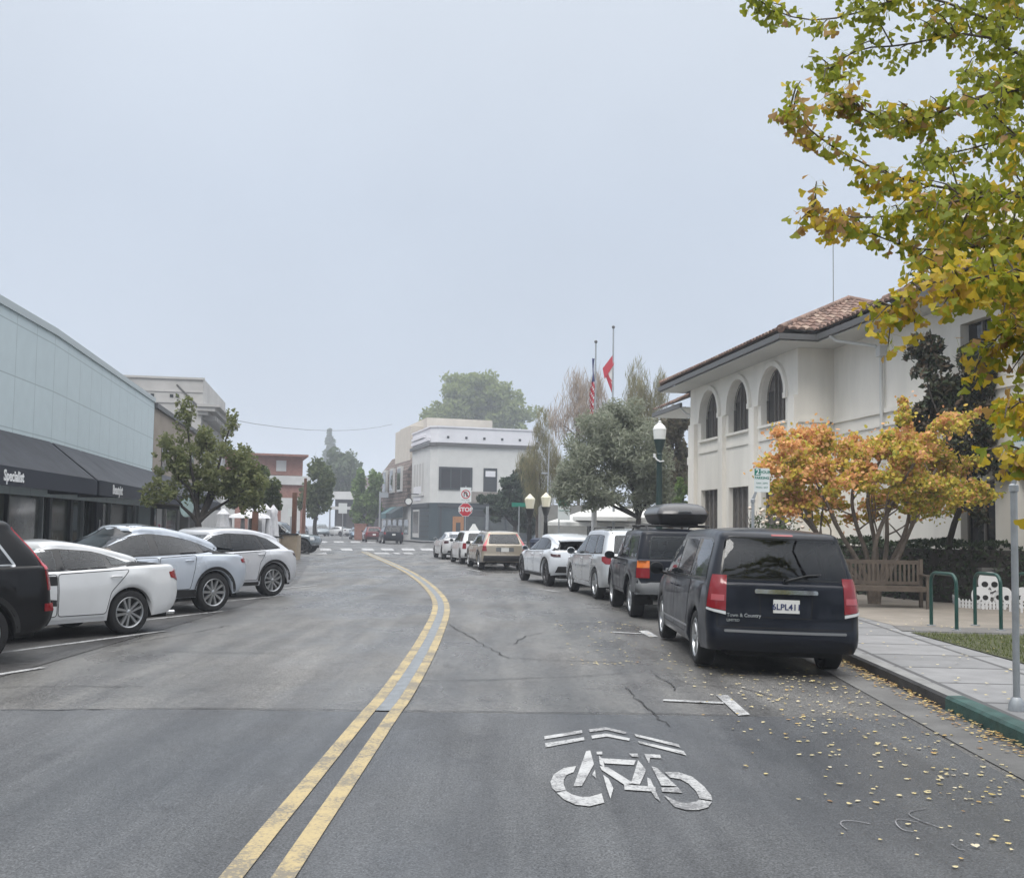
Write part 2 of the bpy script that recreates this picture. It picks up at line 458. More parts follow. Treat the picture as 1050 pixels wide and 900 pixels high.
for a, b in [((552, 604), (575, 607)), ((510, 594), (530, 596)), ((478, 583), (493, 586)), ((455, 578.5), (470, 580.5))]:
    wline(G(*a), G(*b), .12)
for x0, x1 in [(305, 319), (329, 340.5), (350.5, 362), (372, 384), (392, 404.5), (413, 426), (432.5, 445)]:
    q = [G(x0, 564.4), G(x1, 564.6), G(x1-2, 562.2), G(x0-2, 562.2)]
    wm.add([Vector((p.x, p.y, .008)) for p in q], [(0, 1, 2, 3)])
for x0, x1 in [(385, 400), (405, 411), (415, 424), (318, 336)]:
    q = [G(x0, 568.0), G(x1, 568.2), G(x1-2, 566.6), G(x0-2, 566.6)]
    wm.add([Vector((p.x, p.y, .008)) for p in q], [(0, 1, 2, 3)])
for x0, x1 in [(309, 317), (325, 336), (343, 353), (360, 370), (377, 386)]:
    q = [G(x0, 556.4), G(x1, 556.5), G(x1-1, 554.9), G(x0-1, 554.9)]
    wm.add([Vector((p.x, p.y, .008)) for p in q], [(0, 1, 2, 3)])
struct('white_markings', wm, M2['paint_w'])
# the worn bicycle symbol with its broken chevron
bs = MB()
def bz_(zx, zy): p = G(540+zx/5.0, 730+zy/5.0); return Vector((p.x, p.y, .0075))
def bpoly(pts): bs.add([bz_(*p)+Vector((0, 0, .00004*len(bs.f))) for p in pts], [tuple(range(len(pts)))])
for q in ([(90, 127), (283, 95), (286, 110), (92, 142)], [(94, 163), (293, 131), (297, 146), (97, 184)],
          [(318, 92), (405, 80), (410, 94), (324, 105)], [(405, 80), (512, 105), (508, 116), (410, 94)],
          [(330, 123), (408, 112), (412, 128), (336, 139)], [(408, 112), (530, 137), (526, 150), (412, 128)],
          [(552, 114), (780, 168), (788, 184), (560, 128)], [(570, 150), (805, 203), (820, 225), (578, 163)],
          [(305, 203), (326, 200), (345, 270), (283, 382), (240, 384)], [(358, 206), (388, 206), (388, 220), (360, 220)],
          [(370, 226), (392, 246), (400, 290), (375, 270)], [(388, 240), (560, 250), (550, 275), (400, 266)],
          [(375, 280), (420, 288), (548, 368), (500, 376), (385, 300)], [(500, 374), (660, 388), (662, 412), (502, 402)],
          [(572, 250), (612, 300), (606, 318), (580, 376), (535, 368)], [(525, 216), (568, 216), (574, 234), (540, 232)],
          [(602, 218), (684, 222), (690, 240), (632, 238), (628, 268)], [(640, 282), (668, 290), (770, 384), (690, 380)],
          [(690, 392), (775, 390), (800, 418), (694, 412)], [(618, 340), (634, 346), (686, 462), (660, 444), (622, 384)],
          [(392, 325), (420, 345), (445, 395), (430, 448), (410, 390)], [(350, 300), (357, 345), (336, 325)]):
    bpoly(q)
def arc(outer, inner):
    A = [bz_(*p) for p in outer]; B = [bz_(*p) for p in inner]; bs.strip(A, B)
arc([(254, 280), (190, 290), (140, 322), (122, 360), (130, 392), (150, 411)], [(240, 312), (205, 325), (190, 350), (190, 375), (200, 400), (204, 402)])
arc([(154, 417), (190, 450), (250, 478), (320, 487), (398, 468)], [(200, 406), (230, 425), (275, 438), (325, 438), (384, 420)])
arc([(706, 310), (780, 312), (850, 335), (910, 385), (946, 430), (953, 456)], [(735, 338), (790, 348), (830, 370), (870, 410), (884, 440), (884, 446)])
arc([(950, 464), (930, 492), (880, 506), (820, 506), (760, 490), (705, 432)], [(884, 452), (870, 462), (840, 468), (810, 470), (770, 462), (716, 434)])
struct('bicycle_marking', bs, M2['paint_w'])
# seams and cracks
ck = MB()
def crack(px, wd=.02):
    pts = resample([(p.x, p.y, 0) for p in (G(*q) for q in px)], .18)
    r_ = random.Random(len(px)*17+int(px[0][0])); pts = [Vector((p.x+r_.uniform(-.03, .03), p.y+r_.uniform(-.04, .04))) for p in pts]
    ws = [wd*r_.uniform(.3, 1) for _ in pts]
    A, B = [], []
    for i, p in enumerate(pts):
        t = (pts[min(i+1, len(pts)-1)]-pts[max(i-1, 0)]).normalized(); n = Vector((-t.y, t.x))*ws[i]/2; A.append(p+n); B.append(p-n)
    ck.strip(v3(A, .0058), v3(B, .0058))
for q in ([(642, 705), (655, 718), (665, 728), (684, 744)], [(671, 691), (682, 698), (694, 708)], [(700, 700), (760, 706), (800, 716)],
          [(170, 668), (230, 669), (292, 670)], [(110, 663), (160, 655), (200, 648), (235, 641)], [(460, 640), (520, 674), (560, 676), (640, 679)],
          [(528, 660), (538, 652), (560, 648)], [(420, 698), (500, 697), (575, 694), (640, 690)], [(0, 705), (70, 703), (150, 704)]): crack(q, .022)
crack([(0, 728), (100, 727), (200, 726.5), (300, 727), (412, 729), (520, 730), (640, 731), (780, 734)], .03)
struct('road_cracks', ck, M2['crack'])
# faint chalk curls on the road
ch = MB()
def chalk(zp, wd=.009):
    pts = smoothline([(p.x, p.y) for p in (G(750+a/3.5, 680+b/3.5) for a, b in zp)], 2)
    ch.strip(v3(offset(pts, -wd/2), .0062), v3(offset(pts, wd/2), .0062))
chalk([(700, 523), (650, 530), (632, 542), (660, 560), (745, 590)]); chalk([(670, 572), (600, 558), (585, 570), (610, 600), (655, 606)])
chalk([(500, 578), (440, 566), (395, 566), (390, 580), (415, 598)]); chalk([(790, 650), (815, 670), (840, 672)])
struct('chalk_marks', ch, worn('chalk', (.27, .27, .28), (.10, .10, .105), .5))

# ------------------------------------------------------------------ buildings
B_ = {}
B_['blue'] = brickmat('pale blue wall panels', (.50, .58, .60), (.49, .57, .59), (.32, .385, .40), 1.0, 1.35, 1.22, .014, .55, offset=0., swap=('Y', 'Z', 'X'), bump=.08, amt=.07)
B_['cap'] = mat('pale metal coping', (.42, .47, .48), .5)
B_['awn'] = mat('charcoal awning canvas', (.034, .037, .046), .85, noise=(2, .25), bump=(60, .1))
B_['awn2'] = mat('dark grey awning canvas', (.052, .057, .068), .85, noise=(2, .25), bump=(60, .1))
B_['fas'] = mat('dark navy valance', (.018, .022, .034), .75)
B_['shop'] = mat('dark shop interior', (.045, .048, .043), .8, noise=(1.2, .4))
B_['glass'] = mat('shop window glass', (.045, .052, .05), .05, noise=(.8, .6), spec=.6)
B_['post'] = mat('grey aluminium post', (.30, .32, .33), .4, .6)
B_['white'] = mat('white lettering', (.78, .78, .78), .5)
B_['stucco'] = mat('cream white stucco', (.80, .765, .695), .85, noise=(1.1, .09, 10), nmap=(1, 1, .22), bump=(35, .25, .01))
B_['soffit'] = mat('soffit paint', (.55, .54, .51), .8)
B_['trimg'] = mat('grey gutter', (.10, .10, .10), .55)
B_['tile'] = mat('clay roof tile', (.24, .10, .065), .85, island=[(.10, .062, .048), (.18, .105, .08), (.23, .15, .115), (.13, .08, .062), (.31, .225, .175)])
B_['win'] = mat('dark window glass', (.018, .018, .02), .06, spec=.5)
B_['curtain'] = mat('grey brown blinds behind glass', (.11, .10, .095), .25, noise=(6, .3), spec=.4)
B_['frame'] = mat('brown grey window frame', (.16, .145, .13), .5)
B_['pipe'] = mat('white downpipe', (.60, .60, .58), .5)
B_['brick'] = brickmat('red brick', (.23, .085, .06), (.28, .11, .08), (.30, .27, .24), 3.0, .7, .22, .02, .9, swap=('X', 'Z', 'Y'))
B_['shingle'] = brickmat('brown shakes', (.13, .095, .08), (.20, .155, .135), (.05, .04, .034), 1.0, .9, .42, .05, .9, swap=('Y', 'Z', 'X'), bump=.8)
B_['offwhite'] = mat('off white painted wall', (.50, .50, .49), .8, noise=(.8, .08))
B_['lightgrey'] = mat('light grey boarding', (.56, .56, .54), .75, noise=(.8, .06))
B_['palewall'] = mat('white blue parapet', (.66, .66, .69), .75, noise=(.8, .05))
B_['beige'] = mat('beige block wall', (.52, .48, .42), .85, noise=(1, .08))
B_['tan'] = mat('tan stucco', (.30, .255, .21), .85, noise=(1, .12))
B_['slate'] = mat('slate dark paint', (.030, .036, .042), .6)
B_['slateb'] = mat('dark blue green shopfront', (.035, .055, .065), .6)
B_['door'] = mat('orange wood door', (.33, .15, .06), .5, noise=(5, .2))
B_['board'] = mat('weathered sign boards', (.22, .20, .18), .8, noise=(2, .2))
B_['teal'] = mat('teal awning', (.09, .17, .19), .8)
B_['darkawn'] = mat('dark plum awning', (.05, .03, .035), .8)
B_['stonegrey'] = mat('pale grey stone', (.44, .43, .415), .85, noise=(.7, .12, 8))
B_['glow'] = mat('warm lit shop interior', (.5, .35, .18), .6, emis=((1, .72, .35), .35))
def holed(mb, wd, ht, holes, M_, depth, u0=0., z0=0., step=.0):
    """a wall face in the (u,z) plane with openings cut out and reveals running depth inwards (local: x=u, y=z, z=out)"""
    outer = [Vector((u0, z0)), Vector((u0+wd, z0)), Vector((u0+wd, z0+ht)), Vector((u0, z0+ht))]
    pts = list(outer); loops = [list(range(4))]
    for h in holes:
        b = len(pts); pts += [Vector(p) for p in h]; loops.append(list(range(b, b+len(h))))
    edges = [(l[i], l[(i+1) % len(l)]) for l in loops for i in range(len(l))]
    V, E_, F_, *_ = delaunay_2d_cdt(pts, edges, [], 0, 1e-5)
    def inp(p, poly):
        c_ = False; j = len(poly)-1
        for i in range(len(poly)):
            a, b = poly[i], poly[j]
            if (a[1] > p.y) != (b[1] > p.y) and p.x < (b[0]-a[0])*(p.y-a[1])/(b[1]-a[1])+a[0]: c_ = not c_
            j = i
        return c_
    fs = []
    for f in F_:
        c_ = (V[f[0]]+V[f[1]]+V[f[2]])/3
        if not any(inp(c_, h) for h in holes): fs.append(tuple(f))
    mb.add([M_ @ Vector((v.x, v.y, 0)) for v in V], fs)
    for h in holes:
        h2 = list(h)+[h[0]]
        mb.strip([M_ @ Vector((p[0], p[1], 0)) for p in h2], [M_ @ Vector((p[0], p[1], -depth)) for p in h2])
def rect(c, hw, z0, z1): return [(c-hw, z0), (c+hw, z0), (c+hw, z1), (c-hw, z1)]
def arch(c, r, z0, zs, n=18): return [(c-r, z0), (c+r, z0)]+[(c+r*math.cos(math.pi*k/n), zs+r*math.sin(math.pi*k/n)) for k in range(n+1)]

# ---- the long pale blue shop row on the left
KX = Vector((-11.9, 26.35)); DN = Vector((.116, -.9932)); DF = Vector((-.171, .9853)).normalized()
P0 = KX+DN*28; PE = KX+DF*15
blue = thing('shop_building', 'long pale blue panelled shop building with a dark awning along the left pavement', 'building', (KX.x, KX.y, .15))
def back(p, q, d): n = Vector((-(q-p).y, (q-p).x)).normalized(); return n*d
bk = 11.0
n1 = Vector((-1, 0))
mb = MB()
for a, b in ((P0, KX), (KX, PE)):
    mb.add([(a.x, a.y, 2.3), (b.x, b.y, 2.3), (b.x, b.y, 6.55), (a.x, a.y, 6.55)], [(0, 1, 2, 3)])
mb.add([(PE.x, PE.y, .15), (PE.x-bk, PE.y-1.8, .15), (PE.x-bk, PE.y-1.8, 6.55), (PE.x, PE.y, 6.55)], [(0, 1, 2, 3)])
mb.add([(P0.x, P0.y, .15), (P0.x-bk, P0.y, .15), (P0.x-bk, P0.y, 6.55), (P0.x, P0.y, 6.55)], [(3, 2, 1, 0)])
mb.build('wall', B_['blue'], blue, wc=True)
mb = MB(); mb.add([(P0.x, P0.y, 6.5), (KX.x, KX.y, 6.5), (PE.x, PE.y, 6.5), (PE.x-bk, PE.y-1.8, 6.5), (P0.x-bk, P0.y, 6.5)], [(0, 1, 2, 3, 4)])
mb.build('roof', B_['tan'], blue, wc=True)
mb = MB()
out = offset([P0, KX, PE], .05); inn = offset([P0, KX, PE], -.35)
o3, i3 = v3(out, 6.50), v3(inn, 6.50); o4, i4 = v3(out, 6.68), v3(inn, 6.68)
mb.strip(o3, o4); mb.strip(o4, i4); mb.strip(i4, i3); mb.strip(i3, o3)
mb.build('coping', B_['cap'], blue, wc=True)
PE2 = KX+DF*29.4
# storefront: recessed panes and posts
rec = offset([P0, KX, PE2], -.45)
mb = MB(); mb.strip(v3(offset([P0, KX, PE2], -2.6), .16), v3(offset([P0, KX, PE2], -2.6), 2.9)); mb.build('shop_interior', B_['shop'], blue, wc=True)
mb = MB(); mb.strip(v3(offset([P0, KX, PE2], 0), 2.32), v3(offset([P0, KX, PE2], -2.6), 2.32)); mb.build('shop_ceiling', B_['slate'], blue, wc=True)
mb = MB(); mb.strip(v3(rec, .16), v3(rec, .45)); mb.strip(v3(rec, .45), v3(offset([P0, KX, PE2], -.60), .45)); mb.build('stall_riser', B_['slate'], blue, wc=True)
def facade_pt(px, off=0.):
    """where the sight line of a picture column meets the facade line moved by off towards the street"""
    A = offset([P0, KX, PE2], off); d = ray(px, 530); k = d.x/d.y
    for a, b in ((A[0], A[1]), (A[1], A[2])):
        dx, dy = b.x-a.x, b.y-a.y; t = (k*a.y-a.x)/(dx-k*dy)
        if -1e-3 <= t <= 1.001 and a.y+dy*t > 0: return Vector((a.x+dx*t, a.y+dy*t)), (b-a).normalized()
    return None, None
marks = [(-25, B_['post'], .06), (6, B_['slate'], .10), (42, B_['post'], .075), (50, B_['slate'], .25), (72, B_['slate'], .3), (84, B_['post'], .05), (96, B_['slate'], .2), (112, B_['post'], .07),
         (129, B_['slate'], .14), (137.5, B_['post'], .05), (169.5, B_['white'], .12), (183, B_['white'], .07), (194, B_['white'], .05)]
for px, mm, wd in marks:
    p, t = facade_pt(px, -.42)
    if p is None: continue
    mb = MB(); a = math.atan2(t.y, t.x)
    mb.box(-wd/2, wd/2, -.05, .05, .16, 2.34, Matrix.Translation((p.x, p.y, 0)) @ Matrix.Rotation(a, 4, 'Z')); mb.build('post', mm, blue, wc=True)
cols = [-40, -25, 6, 42, 50, 72, 84, 96, 112, 129, 137.5, 158, 169.5, 183, 194, 203]
pane_m = [B_['glass'], mat('grey shop pane', (.10, .11, .10), .10, noise=(.9, .5), spec=.5), mat('olive blind behind glass', (.10, .098, .078), .2, spec=.4)]
for k, (c0, c1) in enumerate(zip(cols[:-1], cols[1:])):
    p, t = facade_pt(c0, -.46); q, _ = facade_pt(c1, -.46)
    if p is None or q is None: continue
    mm = pane_m[2] if (c0, c1) == (112, 129) else (pane_m[1] if c0 in (-25, 6, 50) else (B_['door'] if (c0, c1) == (183, 194) else B_['glass']))
    mb = MB(); n = offset([p, q], -.015)
    mb.strip(v3([p, q], .45), v3([p, q], 2.33)); mb.strip(v3(n, .45), v3(n, 2.33)); mb.build('window', mm, blue, wc=True)
p, t = facade_pt(101, -.30); a = math.atan2(t.y, t.x)
fm = Matrix.Translation((p.x, p.y, 0)) @ Matrix.Rotation(a, 4, 'Z')
mb = MB(); mb.box(-.45, .45, -.04, .03, .16, 2.32, fm); dr = mb.build('door', B_['fas'], blue, wc=True)
mb = MB(); mb.box(-.12, -.06, -.075, -.05, .55, 1.75, fm); mb.build('handle', B_['white'], dr, wc=True)
# awnings, each with a slope, a valance and end cheeks
def awning(a, b, n0, n1_, label, m1):
    t = thing('awning', label, 'awning', ((a.x+b.x)/2, (a.y+b.y)/2, 2.3), 0, 'dark awnings of the shop row')
    pr, zt, z1, z0 = 1.18, 3.72, 2.76, 2.38
    A, Bq = a+n0*pr, b+n1_*pr
    mb = MB(); mb.quad((a.x, a.y, zt), (b.x, b.y, zt), (Bq.x, Bq.y, z1), (A.x, A.y, z1)); mb.quad((a.x, a.y, zt-.03), (b.x, b.y, zt-.03), (Bq.x, Bq.y, z1-.03), (A.x, A.y, z1-.03))
    mb.build('slope', m1, t, wc=True)
    mb = MB(); n = (Vector((Bq.y-A.y, -(Bq.x-A.x))).normalized())*.03
    A2, B2 = A+n, Bq+n
    mb.quad((A2.x, A2.y, z1+.01), (B2.x, B2.y, z1+.01), (B2.x, B2.y, z0), (A2.x, A2.y, z0)); mb.quad((A.x, A.y, z1), (Bq.x, Bq.y, z1), (Bq.x, Bq.y, z0), (A.x, A.y, z0))
    mb.quad((A.x, A.y, z0), (Bq.x, Bq.y, z0), (B2.x, B2.y, z0), (A2.x, A2.y, z0)); mb.quad((A.x, A.y, z1+.01), (Bq.x, Bq.y, z1+.01), (B2.x, B2.y, z1+.01), (A2.x, A2.y, z1+.01))
    mb.build('valance', B_['fas'], t, wc=True)
    for p, P_ in ((a, A), (b, Bq)):
        mb = MB(); mb.quad((p.x, p.y, zt-.02), (P_.x, P_.y, z1-.02), (P_.x, P_.y, z0), (p.x, p.y, z0)); mb.build('cheek', B_['fas'], t, wc=True)
    return t, A2, B2
nn = Vector((.9932, .116)); nf = Vector((DF.y, -DF.x))
q0 = KX-DN*0; 
aw1, A1, B1 = awning(P0, KX+DN*.12, nn, (nn+nf*.2).normalized(), 'long charcoal awning lettered Specialist at the left edge', B_['awn'])
aw2, A2_, B2_ = awning(KX+DF*.06, KX+DF*3.0, nf, nf, 'short grey awning with white lettering right after the bend', B_['awn2'])
aw3, A3_, B3_ = awning(KX+DF*3.06, KX+DF*29.3, nf, nf, 'grey awning running on behind the street tree', B_['awn2'])
def on_line(a, b, px):
    d = ray(px, 500); k = d.x/d.y; dx, dy = b.x-a.x, b.y-a.y; t = (k*a.y-a.x)/(dx-k*dy); return Vector((a.x+dx*t, a.y+dy*t))
def letters(txt, a, b, px, z, size, parent, m, align='CENTER', off=.012, name='lettering', bold=.004):
    p = on_line(a, b, px); t = (b-a).normalized()
    # facing the street: text runs away from the camera on the left side
    text_mb(txt, size, .006, frame_m((p.x+t.y*off, p.y-t.x*off, z), (t.x, t.y, 0)), bold=bold, align=align).build(name, m, parent, wc=True)
letters('Nail Specialist'.split()[1], A1, B1, 23.5, 2.57, .30, aw1, B_['white'], 'RIGHT', bold=.008)
letters('Beautyist', A2_, B2_, 120.5, 2.57, .36, aw2, B_['white'], bold=.006)
letters('Salon', A3_, B3_, 148, 2.58, .13, aw3, B_['post'], bold=.002)
letters('Studio', A3_, B3_, 164, 2.58, .12, aw3, B_['post'], bold=.002)
# poster in the shop window
p, t = facade_pt(163, -.30); a = math.atan2(t.y, t.x); fm = Matrix.Translation((p.x, p.y, 0)) @ Matrix.Rotation(a, 4, 'Z')
po = thing('poster', 'white poster with pink letters standing in the shop window behind the tree', 'poster', (p.x, p.y, .16))
mb = MB(); mb.box(-.62, .62, -.02, .02, .16, 2.28, fm); mb.build('panel', B_['white'], po, wc=True)
text_mb('HI', .62, .004, fm @ Matrix.Translation((-.05, -.028, 1.35)) @ Matrix.Rotation(math.pi/2, 4, 'X'), bold=.015).build('lettering', mat('pink ink', (.5, .05, .16), .5), po, wc=True)
mb = MB(); mb.box(-.6, .6, -.026, -.02, .55, .78, fm); mb.build('caption_strip', B_['slate'], po, wc=True)

# ---- tan block and the grey classical block beyond it
PT = KX+DF*29.6; PC = KX+DF*41.2
tanb = thing('shop_building', 'tan plastered shop building half hidden by the street tree', 'building', (PE.x, PE.y, .15))
mb = MB(); a, b = PE+DF*.05, PT-DF*.05; bx = Vector((-11, -1.8))
mb.prism([a, b, b+bx, a+bx], 2.45, 6.3); mb.build('wall', B_['tan'], tanb, wc=True)
mb = MB(); mb.prism([a+nf*.12, b+nf*.12, b+bx, a+bx], 6.3, 6.5); mb.build('coping', B_['trimg'], tanb, wc=True)
for k in range(3):
    c0 = a+DF*(2+4.2*k); mb = MB(); mb.prism([c0+nf*.03, c0+DF*1.6+nf*.03, c0+DF*1.6-nf*.1, c0-nf*.1], 3.9, 5.3); mb.build('window', B_['win'], tanb, wc=True)
cl = thing('stone_building', 'tall pale grey classical building with a heavy cornice above the street tree', 'building', (PT.x, PT.y, .15))
a, b = PT, PC
mb = MB(); mb.prism([a, b, b+bx, a+bx], .15, 8.15); mb.build('wall', B_['stonegrey'], cl, wc=True)
mb = MB(); mb.prism([a-DF*.0+nf*.05, b+nf*.05, b+bx, a+bx], 8.15, 9.55); mb.build('parapet', B_['stonegrey'], cl, wc=True)
mb = MB()
for z, pr, h in ((7.55, .35, .2), (7.75, .75, .22), (7.97, 1.0, .14)): mb.prism([a-DF*.35*pr+nf*pr, b+DF*.3+nf*pr, b+DF*.3-nf*.2, a-DF*.35*pr-nf*.2], z, z+h)
for z, h, pr in ((8.15, .08, .05), (8.75, .06, .04), (9.45, .12, .08)): mb.prism([a-DF*pr+nf*(pr+.05), a+nf*(pr+.05), a+bx, a-DF*pr+bx], z, z+h)
mb.build('cornice', B_['stonegrey'], cl, wc=True)
for k in range(14):
    c0 = a+DF*(.5+k*.8); mb = MB(); mb.prism([c0+nf*.7, c0+DF*.3+nf*.7, c0+DF*.3-nf*.1, c0-nf*.1], 7.32, 7.55); mb.build('bracket', B_['stonegrey'], cl, wc=True)
dpx = bx.normalized(); nb2 = Vector((dpx.y, -dpx.x))*-1
for q in (1.2, 1.5, 2.5, 3.3, 4.5, 4.85):
    c0 = a+dpx*q; mb = MB(); mb.prism([c0-DF*.03, c0+dpx*.18-DF*.03, c0+dpx*.18+DF*.1, c0+DF*.1], 8.45, 8.62); mb.build('vent', B_['slate'], cl, wc=True)
for k in range(4):
    c0 = a+DF*(1.2+2.7*k); mb = MB(); mb.prism([c0+nf*.04, c0+DF*1.3+nf*.04, c0+DF*1.3-nf*.1, c0-nf*.1], 4.2, 6.8); f_ = mb.build('window', B_['win'], cl, wc=True)
mb = MB(); mb.tube([at(205, 418, 55.5)+Vector((0, -.15, 0)), at(190, 395, 55.5)+Vector((-.4, -.2, 0))], .05, 6); mb.build('pipe', B_['trimg'], cl, wc=True)

# ---- the Spanish style building on the right
SPO = Vector((8.95, 32.0)); SRZ = math.atan2(.15, .989)
sp = thing('civic_building', 'cream stucco building with arched windows and a red clay tile roof', 'building', (SPO.x, SPO.y, .15), SRZ)
# local frame: y runs along the street away from us, x runs away from the street
HW = 7.35
FM = frame_m((0, 0, 0), (0, -1, 0))       # face towards -x; u = -y
def fu(u): return -u
arcs = [1.95, 5.05, 8.1]
mb = MB()
holes = []
for c_ in arcs: holes += [arch(-c_, 1.02, 5.15, 6.02), rect(-c_, .98, .35, 3.15)]
holed(mb, 10.46, HW, holes, FM, .30, u0=-10.46)
mb.quad((0, 0, 0), (1.207, 0, 0), (1.207, 0, HW), (0, 0, HW))
mb.quad((0, 10.46, 0), (9, 10.46, 0), (9, 10.46, HW), (0, 10.46, HW))
FM2 = frame_m((1.207, 0, 0), (0, -1, 0))
wins2 = [(7.5, .70), (9.75, .72), (12.2, .72)]
holed(mb, 16, HW, [rect(c_, h_, .35, 2.85) for c_, h_ in wins2]+[rect(c_, h_*.9, 5.3, 6.8) for c_, h_ in wins2], FM2, .25, u0=0)
mb.quad((1.207, -16, 0), (9, -16, 0), (9, -16, HW), (1.207, -16, HW)); mb.quad((9, -16, 0), (9, 10.46, 0), (9, 10.46, HW), (9, -16, HW))
wall = mb.build('wall', B_['stucco'], sp)
def bar(name, x0, x1, y0, y1, z0, z1, m, par=None): b = MB(); b.box(x0, x1, y0, y1, z0, z1); return b.build(name, m, par or sp)
for k, c_ in enumerate(arcs):
    # raised drip mould over each arch
    mb = MB(); n = 20; A, Bq, C_, D = [], [], [], []
    for i in range(n+1):
        t = math.pi*i/n; 
        for L_, r_, x in ((A, 1.04, -.002), (Bq, 1.04, -.09), (C_, 1.20, -.09), (D, 1.22, -.002)): L_.append((x, c_+r_*math.cos(t), 6.02+r_*math.sin(t)))
    mb.strip(A, Bq); mb.strip(Bq, C_); mb.strip(C_, D)
    mb.build('arch_mould', B_['stucco'], sp)
    for s in (-1, 1): bar('impost', -.11, -.002, c_+s*1.13-.11, c_+s*1.13+.11, 5.86, 6.04, B_['stucco'])
    # recessed window with blinds and mullions
    wn = MB(); fm = frame_m((.28, 0, 0), (0, -1, 0))
    pl = arch(-c_, 1.03, 5.15, 6.02); wn.add([fm @ Vector((p[0], p[1], 0)) for p in pl], [tuple(range(len(pl)))])
    wo = wn.build('window', B_['curtain'], sp)
    fr = MB()
    for y, wd in ((c_-.34, .05), (c_+.34, .05), (c_, .035)):
        zt = 6.02+math.sqrt(max(0, 1.03**2-(y-c_)**2)); fr.box(.21, .275, y-wd/2, y+wd/2, 5.15, zt)
    A = [(.22, c_+.97*math.cos(math.pi*i/n), 6.02+.97*math.sin(math.pi*i/n)) for i in range(n+1)]; Bq = [(.22, c_+1.03*math.cos(math.pi*i/n), 6.02+1.03*math.sin(math.pi*i/n)) for i in range(n+1)]
    fr.strip(A, Bq); fr.box(.21, .275, c_-1.02, c_-.95, 5.15, 6.02); fr.box(.21, .275, c_+.95, c_+1.02, 5.15, 6.02)
    fr.build('frame', B_['frame'], wo)
    gl = MB(); fm = frame_m((.375, 0, 0), (0, -1, 0))
    gl.box(.25, .258, c_+.36, c_+.93, 5.2, 6.3); gl.build('pane', B_['win'], wo)
    bar('sill', -.10, .28, c_-1.12, c_+1.12, 5.06, 5.145, B_['stucco'])
    bar('window', .243, .255, c_-.98, c_+.98, .35, 3.15, B_['curtain'])
    fr = MB()
    for y in (c_-.96, c_-.45, c_, c_+.45, c_+.96): fr.box(.17, .24, y-.025, y+.025, .35, 3.13)
    fr.build('window_frame', B_['frame'], sp)
    mb = MB()
    bar('band', -.05, -.001, c_-1.16, c_+1.16, 4.62, 4.70, B_['stucco'])
for y in (.22, 3.5, 6.58, 9.95): bar('pilaster', -.14, -.001, y-.24 if y < 9 else y-.36, y+.24 if y < 9 else y+.36, 0, 5.86, B_['stucco'])
bar('band', -.01, 1.18, -.055, -.002, 5.0, 5.12, B_['stucco']); bar('band', 1.14, 1.205, -16, -.06, 4.98, 5.10, B_['stucco']); bar('band', 1.16, 1.205, -16, -.06, 4.60, 4.66, B_['stucco'])
for c_, h_ in wins2:
    for z0, z1 in ((.35, 2.85), (5.3, 6.8)):
        wo = bar('window', 1.44, 1.452, -c_-h_, -c_+h_, z0, z1, B_['win'])
        fr = MB()
        for y in (-c_-h_+.03, -c_, -c_+h_-.03): fr.box(1.39, 1.438, y-.03, y+.03, z0, z1)
        fr.build('frame', B_['frame'], wo)
# extension at the far end with a lower eave
mb = MB(); mb.box(1.5, 8, 10.48, 15, 0, 6.75); mb.build('wall', B_['stucco'], sp)
bar('band', 1.40, 1.499, 10.5, 15.1, 4.55, 4.9, B_['stucco'])
# roofs of barrel tiles
def tiles(mb, origin, ax, up, width, runs, col=.26, row=.42):
    """origin at one end of the eave; ax along the eave, up = slope direction (3D unit); runs(u) = slope length at u"""
    ax = Vector(ax); up = Vector(up).normalized(); nr_ = ax.cross(up).normalized()
    if nr_.z < 0: nr_ = -nr_
    n = int(width/col); cw = width/n
    for i in range(n):
        u0 = i*cw; run = runs(u0+cw/2)
        if run < .08: continue
        k = max(1, int(math.ceil(run/row)))
        for j in range(k):
            s0 = j*row-.03; s1 = min(run, (j+1)*row+.02)
            jit = rnd.uniform(-.012, .012); vs = []
            for s, lift in ((s0, .035), (s1, .0)):
                for q in range(6):
                    a_ = math.pi*q/5
                    vs.append(Vector(origin)+ax*(u0+cw/2-cw*.52*math.cos(a_)*.9+jit)+up*s+nr_*(.015+lift+.085*math.sin(a_)))
            fs = [(q, q+1, 7+q, 6+q) for q in range(5)]+[(0, 1, 2, 3, 4, 5)]
            mb.add(vs, fs)
PITCHR = math.atan(.47); ze = HW+.33
cs, sn = math.cos(PITCHR), math.sin(PITCHR)
def slope_len(h): return h/cs
tm = MB()
tiles(tm, (-1.0, -1.0, ze), (0, 1, 0), (cs, 0, sn), 12.4, lambda u: slope_len(min(4.5, u, 12.4-u)))
tiles(tm, (-1.0, -1.0, ze), (1, 0, 0), (0, cs, sn), 9.0, lambda v: slope_len(min(4.5, v, 9.0-v)))
tiles(tm, (-1.0, 11.4, ze), (1, 0, 0), (0, -cs, sn), 9.0, lambda v: slope_len(min(4.5, v, 9.0-v)))
tiles(tm, (.207, -16.5, ze), (0, 1, 0), (cs, 0, sn), 19.5, lambda u: slope_len(4.4 if u < 16.5 else max(0, 4.4-(u-16.5)*.5)))
tiles(tm, (-.05, 10.6, 7.05), (0, 1, 0), (cs, 0, sn), 5.0, lambda u: 2.0)
sm = MB()   # the deck below the tiles
sm.quad((-1, -1, ze), (-1, 11.4, ze), (3.5, 6.9, ze+4.5*.47), (3.5, 3.5, ze+4.5*.47)); sm.quad((-1, -1, ze), (3.5, 3.5, ze+4.5*.47), (8, -1, ze))
